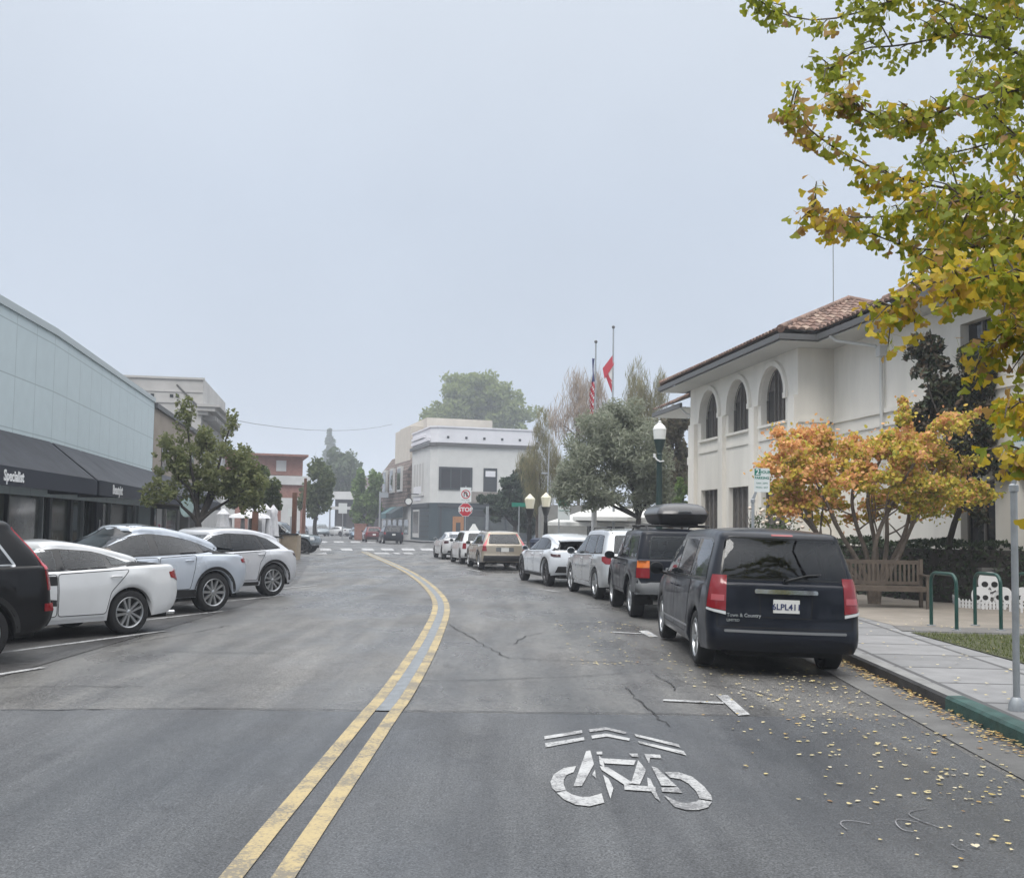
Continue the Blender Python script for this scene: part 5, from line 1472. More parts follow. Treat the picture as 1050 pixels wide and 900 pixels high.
WAGON = base(4.83, 1.87, .345, 1.05, 2.81,
    belt=[(0, .98), (1, .98), (3.0, .95), (3.6, .95), (4.4, .82), (4.83, .70)],
    sill=[(0, .34), (.6, .30), (1, .28), (3.8, .28), (4.83, .30)],
    roof=[(.1, 1.50), (.5, 1.545), (1.5, 1.57), (2.4, 1.56), (3.0, 1.47), (3.5, 1.3)],
    rear=[(0, .08), (.12, .02), (.35, 0), (.42, .04), (.7, .06), (1, .09)], front=FR,
    green=(.14, .50, 3.95, 2.7, .86, .67), rg=.09, rr=.16, br=.07, grr=.14,
    windows=[[(2.4, 1.0), (3.55, .98), (3.3, 1.1), (2.72, 1.36), (2.4, 1.40)], [(1.42, 1.02), (2.32, 1.0), (2.32, 1.405), (1.45, 1.41)], [(.50, 1.04), (1.34, 1.02), (1.37, 1.41), (.72, 1.38)]],
    doors=[[(2.36, .40), (3.55, .40), (3.55, .93), (2.36, .96)], [(1.36, .7), (1.5, .4), (2.34, .4), (2.34, .96), (1.36, .98)]], handles=[(2.5, .87), (1.55, .9)],
    tails=[([(22, .95), (50, .95), (50, .76), (16, .76)], M['red_lens']), ([(24, 1.44), (42, 1.44), (52, .96), (22, .96)], M['pink_lens'])],
    rearwin=[(-.64, 1.04), (.64, 1.04), (.54, 1.42), (-.54, 1.42)], windscreen=[(-.74, 1.05), (.74, 1.05), (.58, 1.40), (-.58, 1.40)], rglass=M['glass_grey'],
    rear_panels=[('bumper', [(-.86, .36), (.86, .36), (.84, .58), (-.84, .58)], M['black'], .012), ('number_plate_recess', [(-.36, .74), (.36, .74), (.36, .90), (-.36, .90)], M['cladding'], .004)],
    plate=(0, .815, ''), mirror=(3.32, 1.0, .2, .16), wheel=('single', 5, .07, 'light'), rails=(.5, 2.7, .58, .04), clad=[[(1.5, .29), (3.4, .29), (3.4, .38), (1.5, .38)]], clad_mat=M['black'])

MINI = base(4.11, 1.79, .33, .72, 2.60,
    belt=[(0, 1.0), (2.4, .98), (3.0, .97), (3.7, .88), (4.11, .74)],
    sill=[(0, .32), (.6, .26), (1, .25), (3.4, .25), (4.11, .28)],
    roof=[(.1, 1.47), (.5, 1.53), (1.5, 1.55), (2.2, 1.54), (2.8, 1.44)],
    rear=[(0, .06), (.2, 0), (.5, .02), (1, .06)], front=FR,
    green=(.10, .40, 3.2, 2.45, .83, .68), rg=.09, rr=.22, br=.06, grr=.16,
    windows=[[(1.75, 1.02), (2.80, 1.0), (2.45, 1.38), (1.75, 1.42)], [(.95, 1.03), (1.68, 1.02), (1.68, 1.42), (1.0, 1.42)], [(.45, 1.05), (.87, 1.035), (.9, 1.41), (.62, 1.38)]],
    doors=[[(1.72, .36), (2.85, .36), (2.85, .95), (1.72, .98)]], handles=[(1.9, .9)],
    tails=[([(14, .96), (46, .96), (46, .70), (14, .70)], M['red_lens'])],
    rearwin=[(-.60, 1.06), (.60, 1.06), (.52, 1.40), (-.52, 1.40)], windscreen=[(-.7, 1.08), (.7, 1.08), (.6, 1.4), (-.6, 1.4)],
    rear_panels=[('bumper', [(-.74, .36), (.74, .36), (.74, .52), (-.74, .52)], M['black'], .01)], plate=(0, .74, ''), mirror=(2.65, 1.02, .19, .16), wheel=('single', 8, .045, 'dark'))

SEDAN2 = base(4.80, 1.88, .34, 1.0, 2.88,
    belt=[(0, 1.06), (.5, 1.05), (1.5, .97), (3.4, .93), (3.9, .90), (4.5, .76), (4.8, .62)],
    sill=[(0, .34), (.6, .28), (1, .25), (3.8, .25), (4.8, .26)],
    roof=[(.4, 1.14), (.8, 1.23), (1.2, 1.335), (1.7, 1.42), (2.2, 1.44), (2.9, 1.36), (3.6, 1.1)],
    rear=[(0, .12), (.2, .03), (.5, 0), (.8, .02), (1, .05)], front=FR,
    green=(.32, .60, 3.95, 2.45, .86, .62), rg=.09, rr=.24, br=.10,
    windows=[[(2.25, 1.0), (3.35, .97), (3.0, 1.12), (2.6, 1.27), (2.25, 1.30)], [(1.1, 1.05), (2.18, 1.0), (2.18, 1.30), (1.75, 1.29), (1.35, 1.2)]],
    doors=[[(2.22, .36), (3.4, .36), (3.4, .91), (2.22, .96)]], handles=[(2.4, .87)],
    tails=[([(8, .96), (40, .96), (66, .94), (60, .84), (40, .82), (8, .84)], M['dark_lens'])],
    rearwin=[(-.62, 1.09), (.62, 1.09), (.5, 1.29), (-.5, 1.29)], windscreen=[(-.7, 1.05), (.7, 1.05), (.52, 1.3), (-.52, 1.3)], rglass=M['glass_clear'],
    rear_panels=[('lower_bumper', [(-.74, .35), (.74, .35), (.70, .46), (-.70, .46)], M['black'], .006)], plate=(0, .70, ''), mirror=(3.15, .99, .2, .15), wheel=('double', 5, .06, 'dark'))

SEDAN = base(4.69, 1.81, .335, 1.07, 2.84,
    belt=[(0, 1.00), (.4, 1.015), (1.2, .985), (2.2, .945), (3.3, .91), (3.8, .88), (4.4, .74), (4.69, .62)],
    sill=[(0, .36), (.4, .30), (1, .24), (3.8, .22), (4.69, .22)],
    roof=[(.3, 1.11), (.6, 1.15), (1.0, 1.25), (1.4, 1.345), (1.85, 1.42), (2.25, 1.442), (2.7, 1.40), (3.3, 1.2)],
    rear=[(0, .12), (.15, .03), (.4, 0), (.7, .015), (.9, .05), (1, .075)], front=FR,
    green=(.34, .62, 3.55, 2.45, .83, .60), rg=.09, rr=.26, br=.12, crown=.03, gbr=.10, gexp=(1.1, 1.15, 1.2),
    windows=[[(2.22, .99), (3.25, .965), (2.98, 1.10), (2.64, 1.245), (2.22, 1.285)], [(1.42, 1.02), (2.13, .992), (2.13, 1.287), (1.62, 1.25), (1.46, 1.215)], [(.98, 1.055), (1.36, 1.03), (1.40, 1.195), (1.20, 1.135)]],
    doors=[[(2.27, .34), (3.45, .34), (3.45, .90), (2.27, .94)], [(1.42, .66), (1.50, .34), (2.25, .34), (2.25, .94), (1.10, .985)]], handles=[(2.42, .85), (1.34, .88)],
    tails=[([(14, .95), (38, .965), (85, .93), (80, .85), (38, .79), (14, .79)], M['red_lens'])],
    rearwin=[(-.62, 1.06), (.62, 1.06), (.50, 1.28), (-.50, 1.28)], windscreen=[(-.7, 1.0), (.7, 1.0), (.52, 1.3), (-.52, 1.3)],
    rear_panels=[('lower_bumper', [(-.70, .36), (.70, .36), (.66, .44), (-.66, .44)], M['black'], .006)],
    plate=(0, .70, ''), mirror=(3.12, .985, .2, .15), wheel=('double', 5, .055, 'light'), glass=M['glass_clear'], seat_mat=M['seat_tan'], exhaust=[-.5, .5],
    lines=[([(1.45, .30), (3.5, .27)], .02, M['clear_lens'])])

CROSS = base(5.04, 2.00, .375, 1.02, 2.965,
    belt=[(0, 1.03), (.5, 1.06), (1.4, 1.07), (2.5, 1.02), (3.6, .98), (4.1, .95), (4.7, .80), (5.04, .66)],
    sill=[(0, .42), (.5, .34), (1, .30), (4, .30), (5.04, .32)],
    roof=[(.2, 1.20), (.5, 1.27), (.9, 1.41), (1.3, 1.53), (2.0, 1.66), (2.6, 1.68), (3.1, 1.61), (3.9, 1.3)],
    rear=[(0, .16), (.15, .06), (.4, 0), (.7, .0), (.9, .03), (1, .07)], front=FR,
    green=(.22, .52, 4.55, 2.75, .92, .60), rg=.14, rr=.28, br=.13, gbr=.10, gbf=.2,
    windows=[[(2.36, 1.095), (3.72, 1.05), (3.40, 1.20), (2.95, 1.36), (2.65, 1.44), (2.36, 1.475)], [(1.30, 1.135), (2.22, 1.10), (2.22, 1.475), (1.75, 1.43), (1.30, 1.335)], [(.86, 1.165), (1.22, 1.145), (1.22, 1.31), (1.02, 1.235)]],
    doors=[[(2.28, .46), (3.65, .46), (3.72, 1.02), (2.28, 1.05)], [(1.5, .86), (1.6, .46), (2.25, .46), (2.25, 1.05), (1.45, 1.09)]], handles=[(2.44, .97), (1.62, .99)],
    tails=[([(14, 1.02), (44, 1.03), (84, 1.0), (80, .94), (40, .92), (14, .92)], M['red_lens'])],
    rearwin=[(-.66, 1.10), (.66, 1.10), (.52, 1.34), (-.52, 1.34)], windscreen=[(-.80, 1.04), (.80, 1.04), (.55, 1.54), (-.55, 1.54)],
    rear_panels=[('lower_bumper', [(-.82, .44), (.82, .44), (.80, .62), (-.80, .62)], M['black'], .008)],
    clad=[[(1.45, .31), (3.6, .31), (3.6, .45), (1.45, .45)]], clad_mat=M['black'],
    roof_panels=[('glass_roof', [(-.50, 1.9), (.50, 1.9), (.54, 3.0), (-.54, 3.0)], M['gloss_black'], .004)],
    plate=(0, .80, ''), mirror=(3.55, 1.08, .2, .16), wheel=('single', 10, .04, 'light'), glass=M['glass'], spoiler=(.5, 1.23, .62, .22), wglass={0: M['glass_grey']}, tw=.265)

SUV2 = base(4.69, 1.93, .375, .98, 2.81,
    belt=[(0, 1.02), (.5, 1.06), (1.4, 1.06), (2.5, 1.01), (3.4, .99), (4.0, .94), (4.5, .78), (4.69, .66)],
    sill=[(0, .36), (.5, .30), (1, .27), (3.8, .27), (4.69, .30)],
    roof=[(.2, 1.28), (.5, 1.37), (.9, 1.495), (1.4, 1.59), (1.9, 1.625), (2.4, 1.61), (2.9, 1.52), (3.5, 1.3)],
    rear=[(0, .13), (.15, .05), (.35, .0), (.5, .02), (.75, .03), (1, .09)], front=FR,
    green=(.24, .52, 3.85, 2.70, .90, .68), rg=.10, rr=.26, br=.12, gbr=.08,
    windows=[[(2.25, 1.065), (3.35, 1.045), (3.1, 1.18), (2.62, 1.40), (2.25, 1.46)], [(1.30, 1.10), (2.18, 1.07), (2.18, 1.465), (1.48, 1.44)], [(.72, 1.135), (1.22, 1.105), (1.38, 1.43), (1.05, 1.34)]],
    doors=[[(2.21, .40), (3.4, .40), (3.4, .98), (2.21, 1.02)], [(1.42, .80), (1.5, .40), (2.19, .40), (2.19, 1.02), (1.22, 1.065)]], handles=[(2.36, .95), (1.38, .985)],
    tails=[([(10, .99), (40, 1.0), (82, 1.01), (76, .95), (40, .90), (10, .93)], M['dark_lens'])],
    rearwin=[(-.64, 1.10), (.64, 1.10), (.52, 1.42), (-.52, 1.42)], windscreen=[(-.74, 1.06), (.74, 1.06), (.56, 1.44), (-.56, 1.44)],
    rear_panels=[('lower_bumper', [(-.80, .38), (.80, .38), (.78, .55), (-.78, .55)], M['black'], .008)], plate=(0, .62, ''),
    clad=[[(1.45, .28), (3.3, .28), (3.3, .36), (1.45, .36)]], clad_mat=M['black'],
    mirror=(3.2, 1.07, .2, .16), wheel=('double', 5, .075, 'light'), glass=M['glass'], spoiler=(.55, 1.42, .56, .22), tw=.27)

BIGSUV = base(4.81, 1.91, .37, 1.05, 2.86,
    belt=[(0, 1.13), (1.2, 1.12), (2.9, 1.07), (3.5, 1.06), (4.3, .96), (4.81, .80)],
    sill=[(0, .40), (.6, .33), (1, .30), (3.8, .30), (4.81, .32)],
    roof=[(.1, 1.68), (.5, 1.73), (1.5, 1.775), (2.4, 1.76), (3.0, 1.68), (3.4, 1.55)],
    rear=[(0, .12), (.12, .04), (.32, 0), (.42, .04), (.7, .06), (1, .09)], front=FR,
    green=(.14, .50, 3.8, 2.75, .885, .70), rg=.10, rr=.18, br=.07, grr=.15,
    windows=[[(2.4, 1.12), (3.4, 1.11), (3.2, 1.22), (2.7, 1.54), (2.4, 1.58)], [(1.4, 1.14), (2.32, 1.12), (2.32, 1.585), (1.45, 1.60)], [(.62, 1.16), (1.3, 1.145), (1.34, 1.60), (.88, 1.56)]],
    doors=[[(2.36, .42), (3.5, .42), (3.5, 1.04), (2.36, 1.08)], [(1.42, .72), (1.55, .42), (2.34, .42), (2.34, 1.08), (1.30, 1.12)]], handles=[(2.5, .98), (1.55, 1.0)],
    tails=[([(22, 1.10), (52, 1.10), (52, .86), (16, .86)], M['red_lens']), ([(22, 1.62), (36, 1.62), (52, 1.11), (22, 1.11)], M['pink_lens']), ([(40, .70), (62, .70), (62, .61), (40, .61)], M['red_lens'])],
    rearwin=[(-.66, 1.17), (.66, 1.17), (.54, 1.60), (-.54, 1.60)], windscreen=[(-.74, 1.16), (.74, 1.16), (.58, 1.52), (-.58, 1.52)],
    rear_panels=[('bumper', [(-.86, .42), (.86, .42), (.84, .62), (-.84, .62)], M['black'], .012)], plate=(0, .92, ''),
    trim=M['alloy'], wframe=.022, mirror=(3.2, 1.14, .2, .17), wheel=('double', 6, .05, 'light'), rails=(.5, 2.7, .58, .05), clad=[[(1.5, .31), (3.4, .31), (3.4, .42), (1.5, .42)]], clad_mat=M['black'])

# --- parked nose-in on the left, tails to the street; placed by the street-side rear wheel
def park(c, contact, rz, side=-1, axle='rear'):
    """loc of the car so that the outer foot of one wheel stands on the contact point"""
    loc = Vector((side*(c['W']/2-.10), (c['ro'] if axle == 'rear' else c['ro']+c['wb'])-c['L']/2, 0))
    return Vector(contact)-Matrix.Rotation(rz, 3, 'Z') @ loc
def hitch(root, c, label=None):
    h = MB(); y = -c['L']/2
    h.box(-.04, .04, y-.10, y+.3, .40, .48)
    h.box(-.05, .05, y-.20, y-.02, .38, .50)
    h.box(-.30, .30, y-.26, y-.19, .60, .68); h.box(-.04, .04, y-.24, y-.18, .45, .95)
    h.box(-.22, .22, y-.30, y-.18, .86, .98)
    h.build('hitch_rack', M['black'], root)
LZ = R(180-36)
CARS = []
t, P, b = vehicle(BIGSUV, 'black tall wagon with full height red tail lights cut off by the left edge', 'suv', P_BLACK, park(BIGSUV, (-6.20, 12.0, 0), LZ), LZ, 'cars parked nose in along the left side')
hitch(t, BIGSUV)
t, P, b = vehicle(SEDAN, 'white sedan parked nose in beside the black wagon', 'sedan', P_WHITE, park(SEDAN, (-5.83, 15.74, 0), LZ), LZ, 'cars parked nose in along the left side')
t, P, b = vehicle(CROSS, 'silvery white round backed crossover with dark panoramic windscreen behind the white sedan', 'suv', P_PEARL, park(CROSS, (-5.75, 19.9, 0), LZ), LZ, 'cars parked nose in along the left side')
hitch(t, CROSS)
t, P, b = vehicle(SUV2, 'pale silver sloping back suv with dark spoked wheels, farthest of the nose in row', 'suv', P_PEARL2, park(SUV2, (-5.65, 24.4, 0), LZ), LZ, 'cars parked nose in along the left side')

# --- parked along the kerb on the right, seen from behind
GR = 'cars parked along the right kerb'
def hd(a, b): return math.atan2(-(b[0]-a[0]), b[1]-a[1])
van, P, b = vehicle(VAN, 'dark navy minivan with chrome tailgate bar, nearest at the right kerb', 'minivan', P_NAVY, park(VAN, (2.42, 13.15, 0), R(-.5)), R(-.5), GR, roll=R(1.2))
for tx, tx_x, tx_z, tx_s in (('Town & Country', -.70, .715, .058), ('LIMITED', -.70, .655, .042)):
    y_ = min(P((tx_x, tx_z), 'rear')[0].y, P((tx_x+.4, tx_z), 'rear')[0].y)
    text_mb(tx, tx_s, .003, Matrix.Translation((tx_x, y_-.008, tx_z)) @ Matrix.Rotation(math.pi/2, 4, 'X'), bold=.001, align='LEFT').build('lettering', M['chrome'], van)
ant = MB(); h, n = P((-.45, 2.6), 'top')
wip = MB(); y_ = P((0, 1.15), 'rear')[0].y
wip.tube([(.0, y_-.03, 1.13), (.25, y_-.028, 1.20), (.42, y_-.02, 1.22)], [.014, .010, .008], 6); wip.lathe([(.03, -.02), (.03, .02), (.001, .02)], (0, y_-.02, 1.13), 12, 'Y')
wip.build('rear_wiper', M['black'], van)
runner, P, b = vehicle(RUNNER, 'blue black boxy off roader with grey bumper and amber tail lights', 'suv', P_DGREEN, park(RUNNER, (2.42, 20.3, 0), R(2)), R(2), GR)
xr = MB(); 
for s in (.75, 1.75):
    xr.tube([(-.68, s-2.27, 1.79), (.68, s-2.27, 1.79)], .022, 8)
xr.build('roof_bar', M['black'], runner)
vehicle(HIGH, 'silver suv with black roof rails, between the boxy off roader and the white hatchback', 'suv', P_SILVER, park(HIGH, (2.13, 25.25, 0), R(9)), R(9), GR)
vehicle(IPACE, 'white sloping hatchback with dark narrow tail lamps, behind the silver suv', 'hatchback', P_WHITE2, park(IPACE, (1.10, 30.48, 0), R(13)), R(13), GR)
vehicle(WAGON, 'champagne estate car with tall faded red tail lights', 'estate car', P_GOLD, park(WAGON, (-1.23, 41.5, 0), R(11)), R(11), GR)
mn, P, b = vehicle(MINI, 'small white hatchback with black bumper and a white topper on its roof', 'hatchback', P_WHITE, park(MINI, (-2.26, 47.1, 0), R(12)), R(12), GR)
rt = MB(); rt.prism([(-.22, 1.54), (.22, 1.54), (.09, 1.74), (.04, 1.84), (-.04, 1.84), (-.09, 1.74)], -.10, .12, Matrix(((1, 0, 0, 0), (0, 0, -1, 0), (0, 1, 0, 0), (0, 0, 0, 1))))
rt.build('roof_topper', M['plate'], mn)
vehicle(SEDAN2, 'white low sedan, farthest of the kerb row beneath the stop sign', 'sedan', P_WHITE, park(SEDAN2, (-3.53, 53.6, 0), R(12)), R(12), GR)

# --- cars beyond the crossing
FGR = 'cars parked beyond the crossing'
far = dict(HIGH); far.update(L=4.7, rails=None)
p = G(388, 557); vehicle(far, 'dark blue suv parked beyond the crossing in front of the shingled shop', 'suv', P_NAVY, Vector((p.x+.95, p.y+1.5, 0)), R(14), FGR)
p = G(371, 555.5); vehicle(MINI, 'dark red small car ahead of the dark blue suv beyond the crossing', 'car', P_RED, Vector((p.x+.6, p.y+3, 0)), R(14), FGR)
p = G(362, 553.5); vehicle(SEDAN2, 'grey blue sedan facing the camera next to the brick planter', 'sedan', P_BLUE, Vector((p.x-.4, p.y+6, 0)), R(192), FGR)
p = G(345, 549.5); vehicle(SEDAN2, 'white sedan parked across the far end of the street', 'sedan', P_WHITE, Vector((p.x, p.y, 0)), R(60), FGR)
p = G(330, 549.5); vehicle(far, 'charcoal suv beside the far white sedan', 'suv', P_GREY, Vector((p.x-.5, p.y+2, 0)), R(200), FGR)
p = G(322, 550); vehicle(WAGON, 'grey estate car at the far left beneath the street trees', 'estate car', P_GREY, Vector((p.x-2.0, p.y-2, 0)), R(170), FGR)

# --- pickup coming out of the side street on the left
PICK = base(5.6, 1.95, .40, 1.25, 3.5, dlo=False,
    belt=[(0, 1.12), (1.9, 1.12), (3.9, 1.10), (4.3, 1.10), (5.1, 1.04), (5.6, .92)], sill=[(0, .48), (1, .42), (4.6, .42), (5.6, .48)],
    roof=[(1.9, 1.80), (2.4, 1.84), (3.2, 1.83), (3.7, 1.74)], rear=[(0, .04), (.3, .0), (1, .04)], front=[(0, .1), (.3, 0), (.8, .03), (1, .10)],
    green=(1.95, 2.15, 4.25, 3.45, .90, .74), rg=.08, rr=.10, rf=.2, crown=.02, flare=.03, Ra=.50,
    windows=[[(3.0, 1.16), (3.95, 1.15), (3.62, 1.62), (3.0, 1.66)], [(2.2, 1.17), (2.9, 1.16), (2.9, 1.66), (2.35, 1.66)]],
    doors=[[(2.96, .5), (4.05, .5), (4.05, 1.08), (2.96, 1.1)], [(2.1, .5), (2.94, .5), (2.94, 1.1), (2.1, 1.1)]], handles=[(3.1, 1.0), (2.25, 1.0)],
    tails=[([(5, 1.05), (40, 1.05), (40, .8), (5, .8)], M['red_lens'])], heads=[([(10, .95), (60, .95), (60, .78), (10, .78)], M['clear_lens'])],
    windscreen=[(-.75, 1.22), (.75, 1.22), (.62, 1.68), (-.62, 1.68)], mirror=(3.85, 1.15, .24, .22), wheel=('single', 6, .06, 'dark'), tw=.28)
vehicle(PICK, 'grey pickup truck waiting behind the parklet wall on the left', 'pickup', P_GREY, at(299, 545, 60).xy.to_3d()+Vector((-1.2, 1.0, 0)), R(-95), name='pickup_truck')

# --- roof box on the off roader
def roof_box(loc, rz):
    t = thing('roof_box', 'black glossy roof box strapped on top of the boxy off roader', 'roof box', loc, rz)
    def shell(z0, zs, ins):
        ring = []
        for z, i_ in zip(zs, ins):
            X, S = contour(i_*1.2, 2.1-i_*1.5, .50-i_, .14, .22, .05, .14, list(np.linspace(.05, .95, 12)))
            ring.append([(x, s-1.05, z) for x, s in zip(X, S)])
        mb = MB(); ring_mesh(ring, mb); cap_mesh(ring[-1], lambda q, y: .03*(1-q*q), 12, mb, MC); cap_mesh(ring[0], lambda q, y: 0, 12, mb, MC); return mb
    b = shell(0, [0, .03, .14, .175], [.09, .05, .01, .0]).build('base_shell', M['black'], t, smooth=40)
    l = shell(0, [.18, .19, .24, .30, .35, .385], [-.012, -.015, .0, .035, .09, .17]).build('lid', M['gloss_black2'], t, smooth=40)
    k = MB(); k.box(-.13, .13, -1.10, -1.07, .235, .255); k.build('badge', M['alloy'], l)
    f = MB()
    for y in (-.45, .5): f.box(-.38, .38, y-.05, y+.05, -.045, .01)
    f.build('foot', M['black'], t)
M['gloss_black2'] = mat('worn glossy black plastic', (.03, .03, .033), .28, coat=.3)
roof_box(runner.location+Vector((.18, -.65, 1.835)), R(2))
# ------------------------------------------------------------------ street furniture
F = {}
F['green'] = mat('dark green enamel', (.010, .052, .042), .35, noise=(6, .2))
F['lampgreen'] = mat('dark green lamp iron', (.012, .035, .032), .5)
F['lampblack'] = mat('black lamp iron', (.015, .016, .018), .55)
F['globe'] = mat('frosted white globe', (.72, .73, .70), .3)
F['globe2'] = mat('cream lamp glass', (.70, .66, .52), .35)
F['galv'] = mat('galvanised steel', (.36, .38, .40), .45, .5, noise=(8, .15))
F['signw'] = mat('sign white', (.62, .66, .66), .4)
F['signg'] = mat('sign green', (.01, .17, .12), .4)
F['signr'] = mat('sign red', (.42, .015, .03), .4)
F['signk'] = mat('sign black', (.015, .015, .015), .4)
F['teak'] = mat('weathered grey teak', (.10, .078, .06), .8, noise=(4, .3), bump=(30, .2))
F['picket'] = mat('white picket plastic', (.66, .66, .66), .5)
F['skull'] = mat('white painted board', (.74, .74, .74), .5)
F['hole'] = mat('black paint', (.012, .012, .012), .6)
F['canvas'] = mat('white umbrella canvas', (.68, .68, .66), .8)
F['canvas2'] = mat('folded white canvas', (.62, .62, .64), .8, noise=(5, .15))
F['wood'] = mat('brown wood post', (.12, .055, .035), .75, noise=(5, .25))
F['deck'] = mat('tan board wall', (.33, .27, .20), .8, noise=(3, .2))
F['flagr'] = mat('flag red', (.42, .03, .05), .7); F['flagw'] = mat('flag white', (.62, .62, .62), .7); F['flagb'] = mat('flag blue', (.04, .05, .17), .7)
F['wire'] = mat('black cable', (.03, .03, .03), .6)

def ry(p): return Matrix.Rotation(p, 4, 'Z')
# sign posts with a parking sign
def two_hour(px, Y, base, yaw, label, cap_h, sx, top=None):
    x = at(px, 540, Y).x
    t = thing('parking_sign', label, 'sign', (x, Y, base), yaw, 'two hour parking signs')
    m = MB(); m.lathe([(.001, 0), (.075, 0), (.07, .05), (.05, .10), (.036, .12)], n=14); m.cyl((0, 0, .1), (0, 0, cap_h), .030, .030, 14); m.lathe([(.030, cap_h-.06), (.042, cap_h-.055), (.042, cap_h), (.03, cap_h+.012), (.001, cap_h+.015)], n=14)
    m.build('pole', F['galv'], t, smooth=40)
    a = MB(); a.prism([(-.03, 0), (.03, 0), (.09*sx, .16), (.09*sx, .62), (.05*sx, .62), (.05*sx, .18)], -.006, .006, Matrix.Translation((0, 0, cap_h)) @ Matrix.Rotation(math.pi/2, 4, 'X')); a.build('bracket', F['galv'], t)
    c_ = Vector((.17*sx, -.012, cap_h+.37))
    m = MB(); m.prism(round_poly([(-.152, -.228), (.152, -.228), (.152, .228), (-.152, .228)], .03), -.003, .003, Matrix.Translation(c_) @ Matrix.Rotation(math.pi/2, 4, 'X')); pl = m.build('panel', F['signw'], t)
    def f(x_, z_, y_=-.0045): return Matrix.Translation(c_+Vector((x_, y_, z_))) @ Matrix.Rotation(math.pi/2, 4, 'X')
    m = MB(); m.box(-.145, -.025, -.0045, -.003, .085, .215, Matrix.Translation(c_)); m.build('green_field', F['signg'], pl)
    b = MB(); text_mb('2', .15, .001, f(-.085, .15, -.006), b, bold=.004); b.build('numeral', F['signw'], pl)
    b = MB(); text_mb('HOUR', .075, .001, f(.06, .15), b, bold=.002); text_mb('PARKING', .067, .001, f(0, .04), b, bold=.002)
    text_mb('9AM - 6PM', .048, .001, f(0, -.06), b); text_mb('MON - SAT', .048, .001, f(0, -.14), b); b.build('lettering', F['signg'], pl)
    return t
two_hour(772, 19.4, .15, R(6), 'small white and green 2 HOUR PARKING sign on a galvanised post behind the minivan', 1.72+(546-514)*19.4/1050-.15, 1)
two_hour(1040, 9.3, .15, R(-88), 'galvanised sign post near the green kerb, its sign turned edge on under the ginkgo', 2.02, 1)
# green and white sign farther off
x = at(579, 540, 44).x
t = thing('parking_sign', 'faint green and white parking sign between the paired lamps and the umbrellas', 'sign', (x, 44, .15), 0)
m = MB(); m.cyl((-.25, 0, 0), (-.25, 0, 2.9), .03, n=8); m.build('pole', F['galv'], t)
m = MB(); m.box(-.3, .22, -.03, -.01, 1.9, 2.8); p_ = m.build('panel', F['signw'], t)
m = MB(); m.box(-.28, .2, -.034, -.03, 2.5, 2.78); m.build('green_field', F['signg'], p_)
b = MB(); text_mb('PARKING', .11, .001, Matrix.Translation((-.04, -.036, 2.3)) @ Matrix.Rotation(math.pi/2, 4, 'X'), b); b.build('lettering', F['signg'], p_)
# stop sign with a no U turn sign above
Y = 57; p = at(477.3, 522.5, Y)
t = thing('stop_sign', 'red octagonal STOP sign with a no U turn panel above it at the crossing', 'sign', (p.x, Y, .15), R(3))
zc = p.z-.15
m = MB(); m.cyl((0, .03, 0), (0, .03, zc+1.32), .035, n=10); m.build('pole', F['galv'], t)
oc = [(.40*math.cos(R(22.5+45*k)), .40*math.sin(R(22.5+45*k))) for k in range(8)]
fr = lambda y_, z_: Matrix.Translation((0, y_, z_)) @ Matrix.Rotation(math.pi/2, 4, 'X')
m = MB(); m.prism(oc, -.004, .004, fr(-.02, zc)); oct_ = m.build('octagon', F['signw'], t)
m = MB(); m.prism([(a*.93, b*.93) for a, b in oc], -.002, .002, fr(-.027, zc)); m.build('red_field', F['signr'], oct_)
text_mb('STOP', .33, .002, fr(-.032, zc), bold=.012).build('lettering', F['signw'], oct_)
m = MB(); m.box(-.31, .31, -.026, -.018, zc+.44, zc+1.24); un = m.build('no_u_turn_panel', F['signw'], t)
m = MB(); m.lathe([(.25, -.002), (.25, .002), (.20, .002), (.20, -.002)], n=28, M=fr(-.030, zc+.86)); 
m.prism([(-.16, .16), (-.13, .19), (.19, -.13), (.16, -.16)], -.001, .001, fr(-.034, zc+.86)); m.build('red_ring', F['signr'], un)
m = MB(); m.tube([(-.09, -.030, zc+.74), (-.09, -.030, zc+.92), (-.05, -.030, zc+.98), (.03, -.030, zc+.98), (.07, -.030, zc+.92), (.07, -.030, zc+.78)], .026, 8); m.prism([(.0, .80-.86), (.14, .80-.86), (.07, .70-.86)], -.002, .004, fr(-.032, zc+.86)); m.build('arrow', F['signk'], un)
text_mb('NO U TURN', .085, .001, fr(-.029, zc+.53)).build('lettering', F['signk'], un)
# street name sign
p = at(590, 540, 60)
p = at(593-3, 519.5, 58); t = thing('street_name_sign', 'thin pole with a green street name blade left of the paired lamps', 'sign', (at(532, 540, 58).x, 58, .15))
m = MB(); m.cyl((0, 0, 0), (0, 0, 2.75), .035, n=8); m.build('pole', F['galv'], t)
m = MB(); m.box(-.42, .55, -.02, .02, 2.72, 2.95); m.build('blade', F['signg'], t)
x = at(498.5, 540, 70).x
t = thing('utility_post', 'plain pale grey post standing right of the stop sign', 'post', (x, 72, .15)); m = MB(); m.cyl((0, 0, 0), (.02, 0, 3.0), .11, n=10); m.build('pole', F['galv'], t)

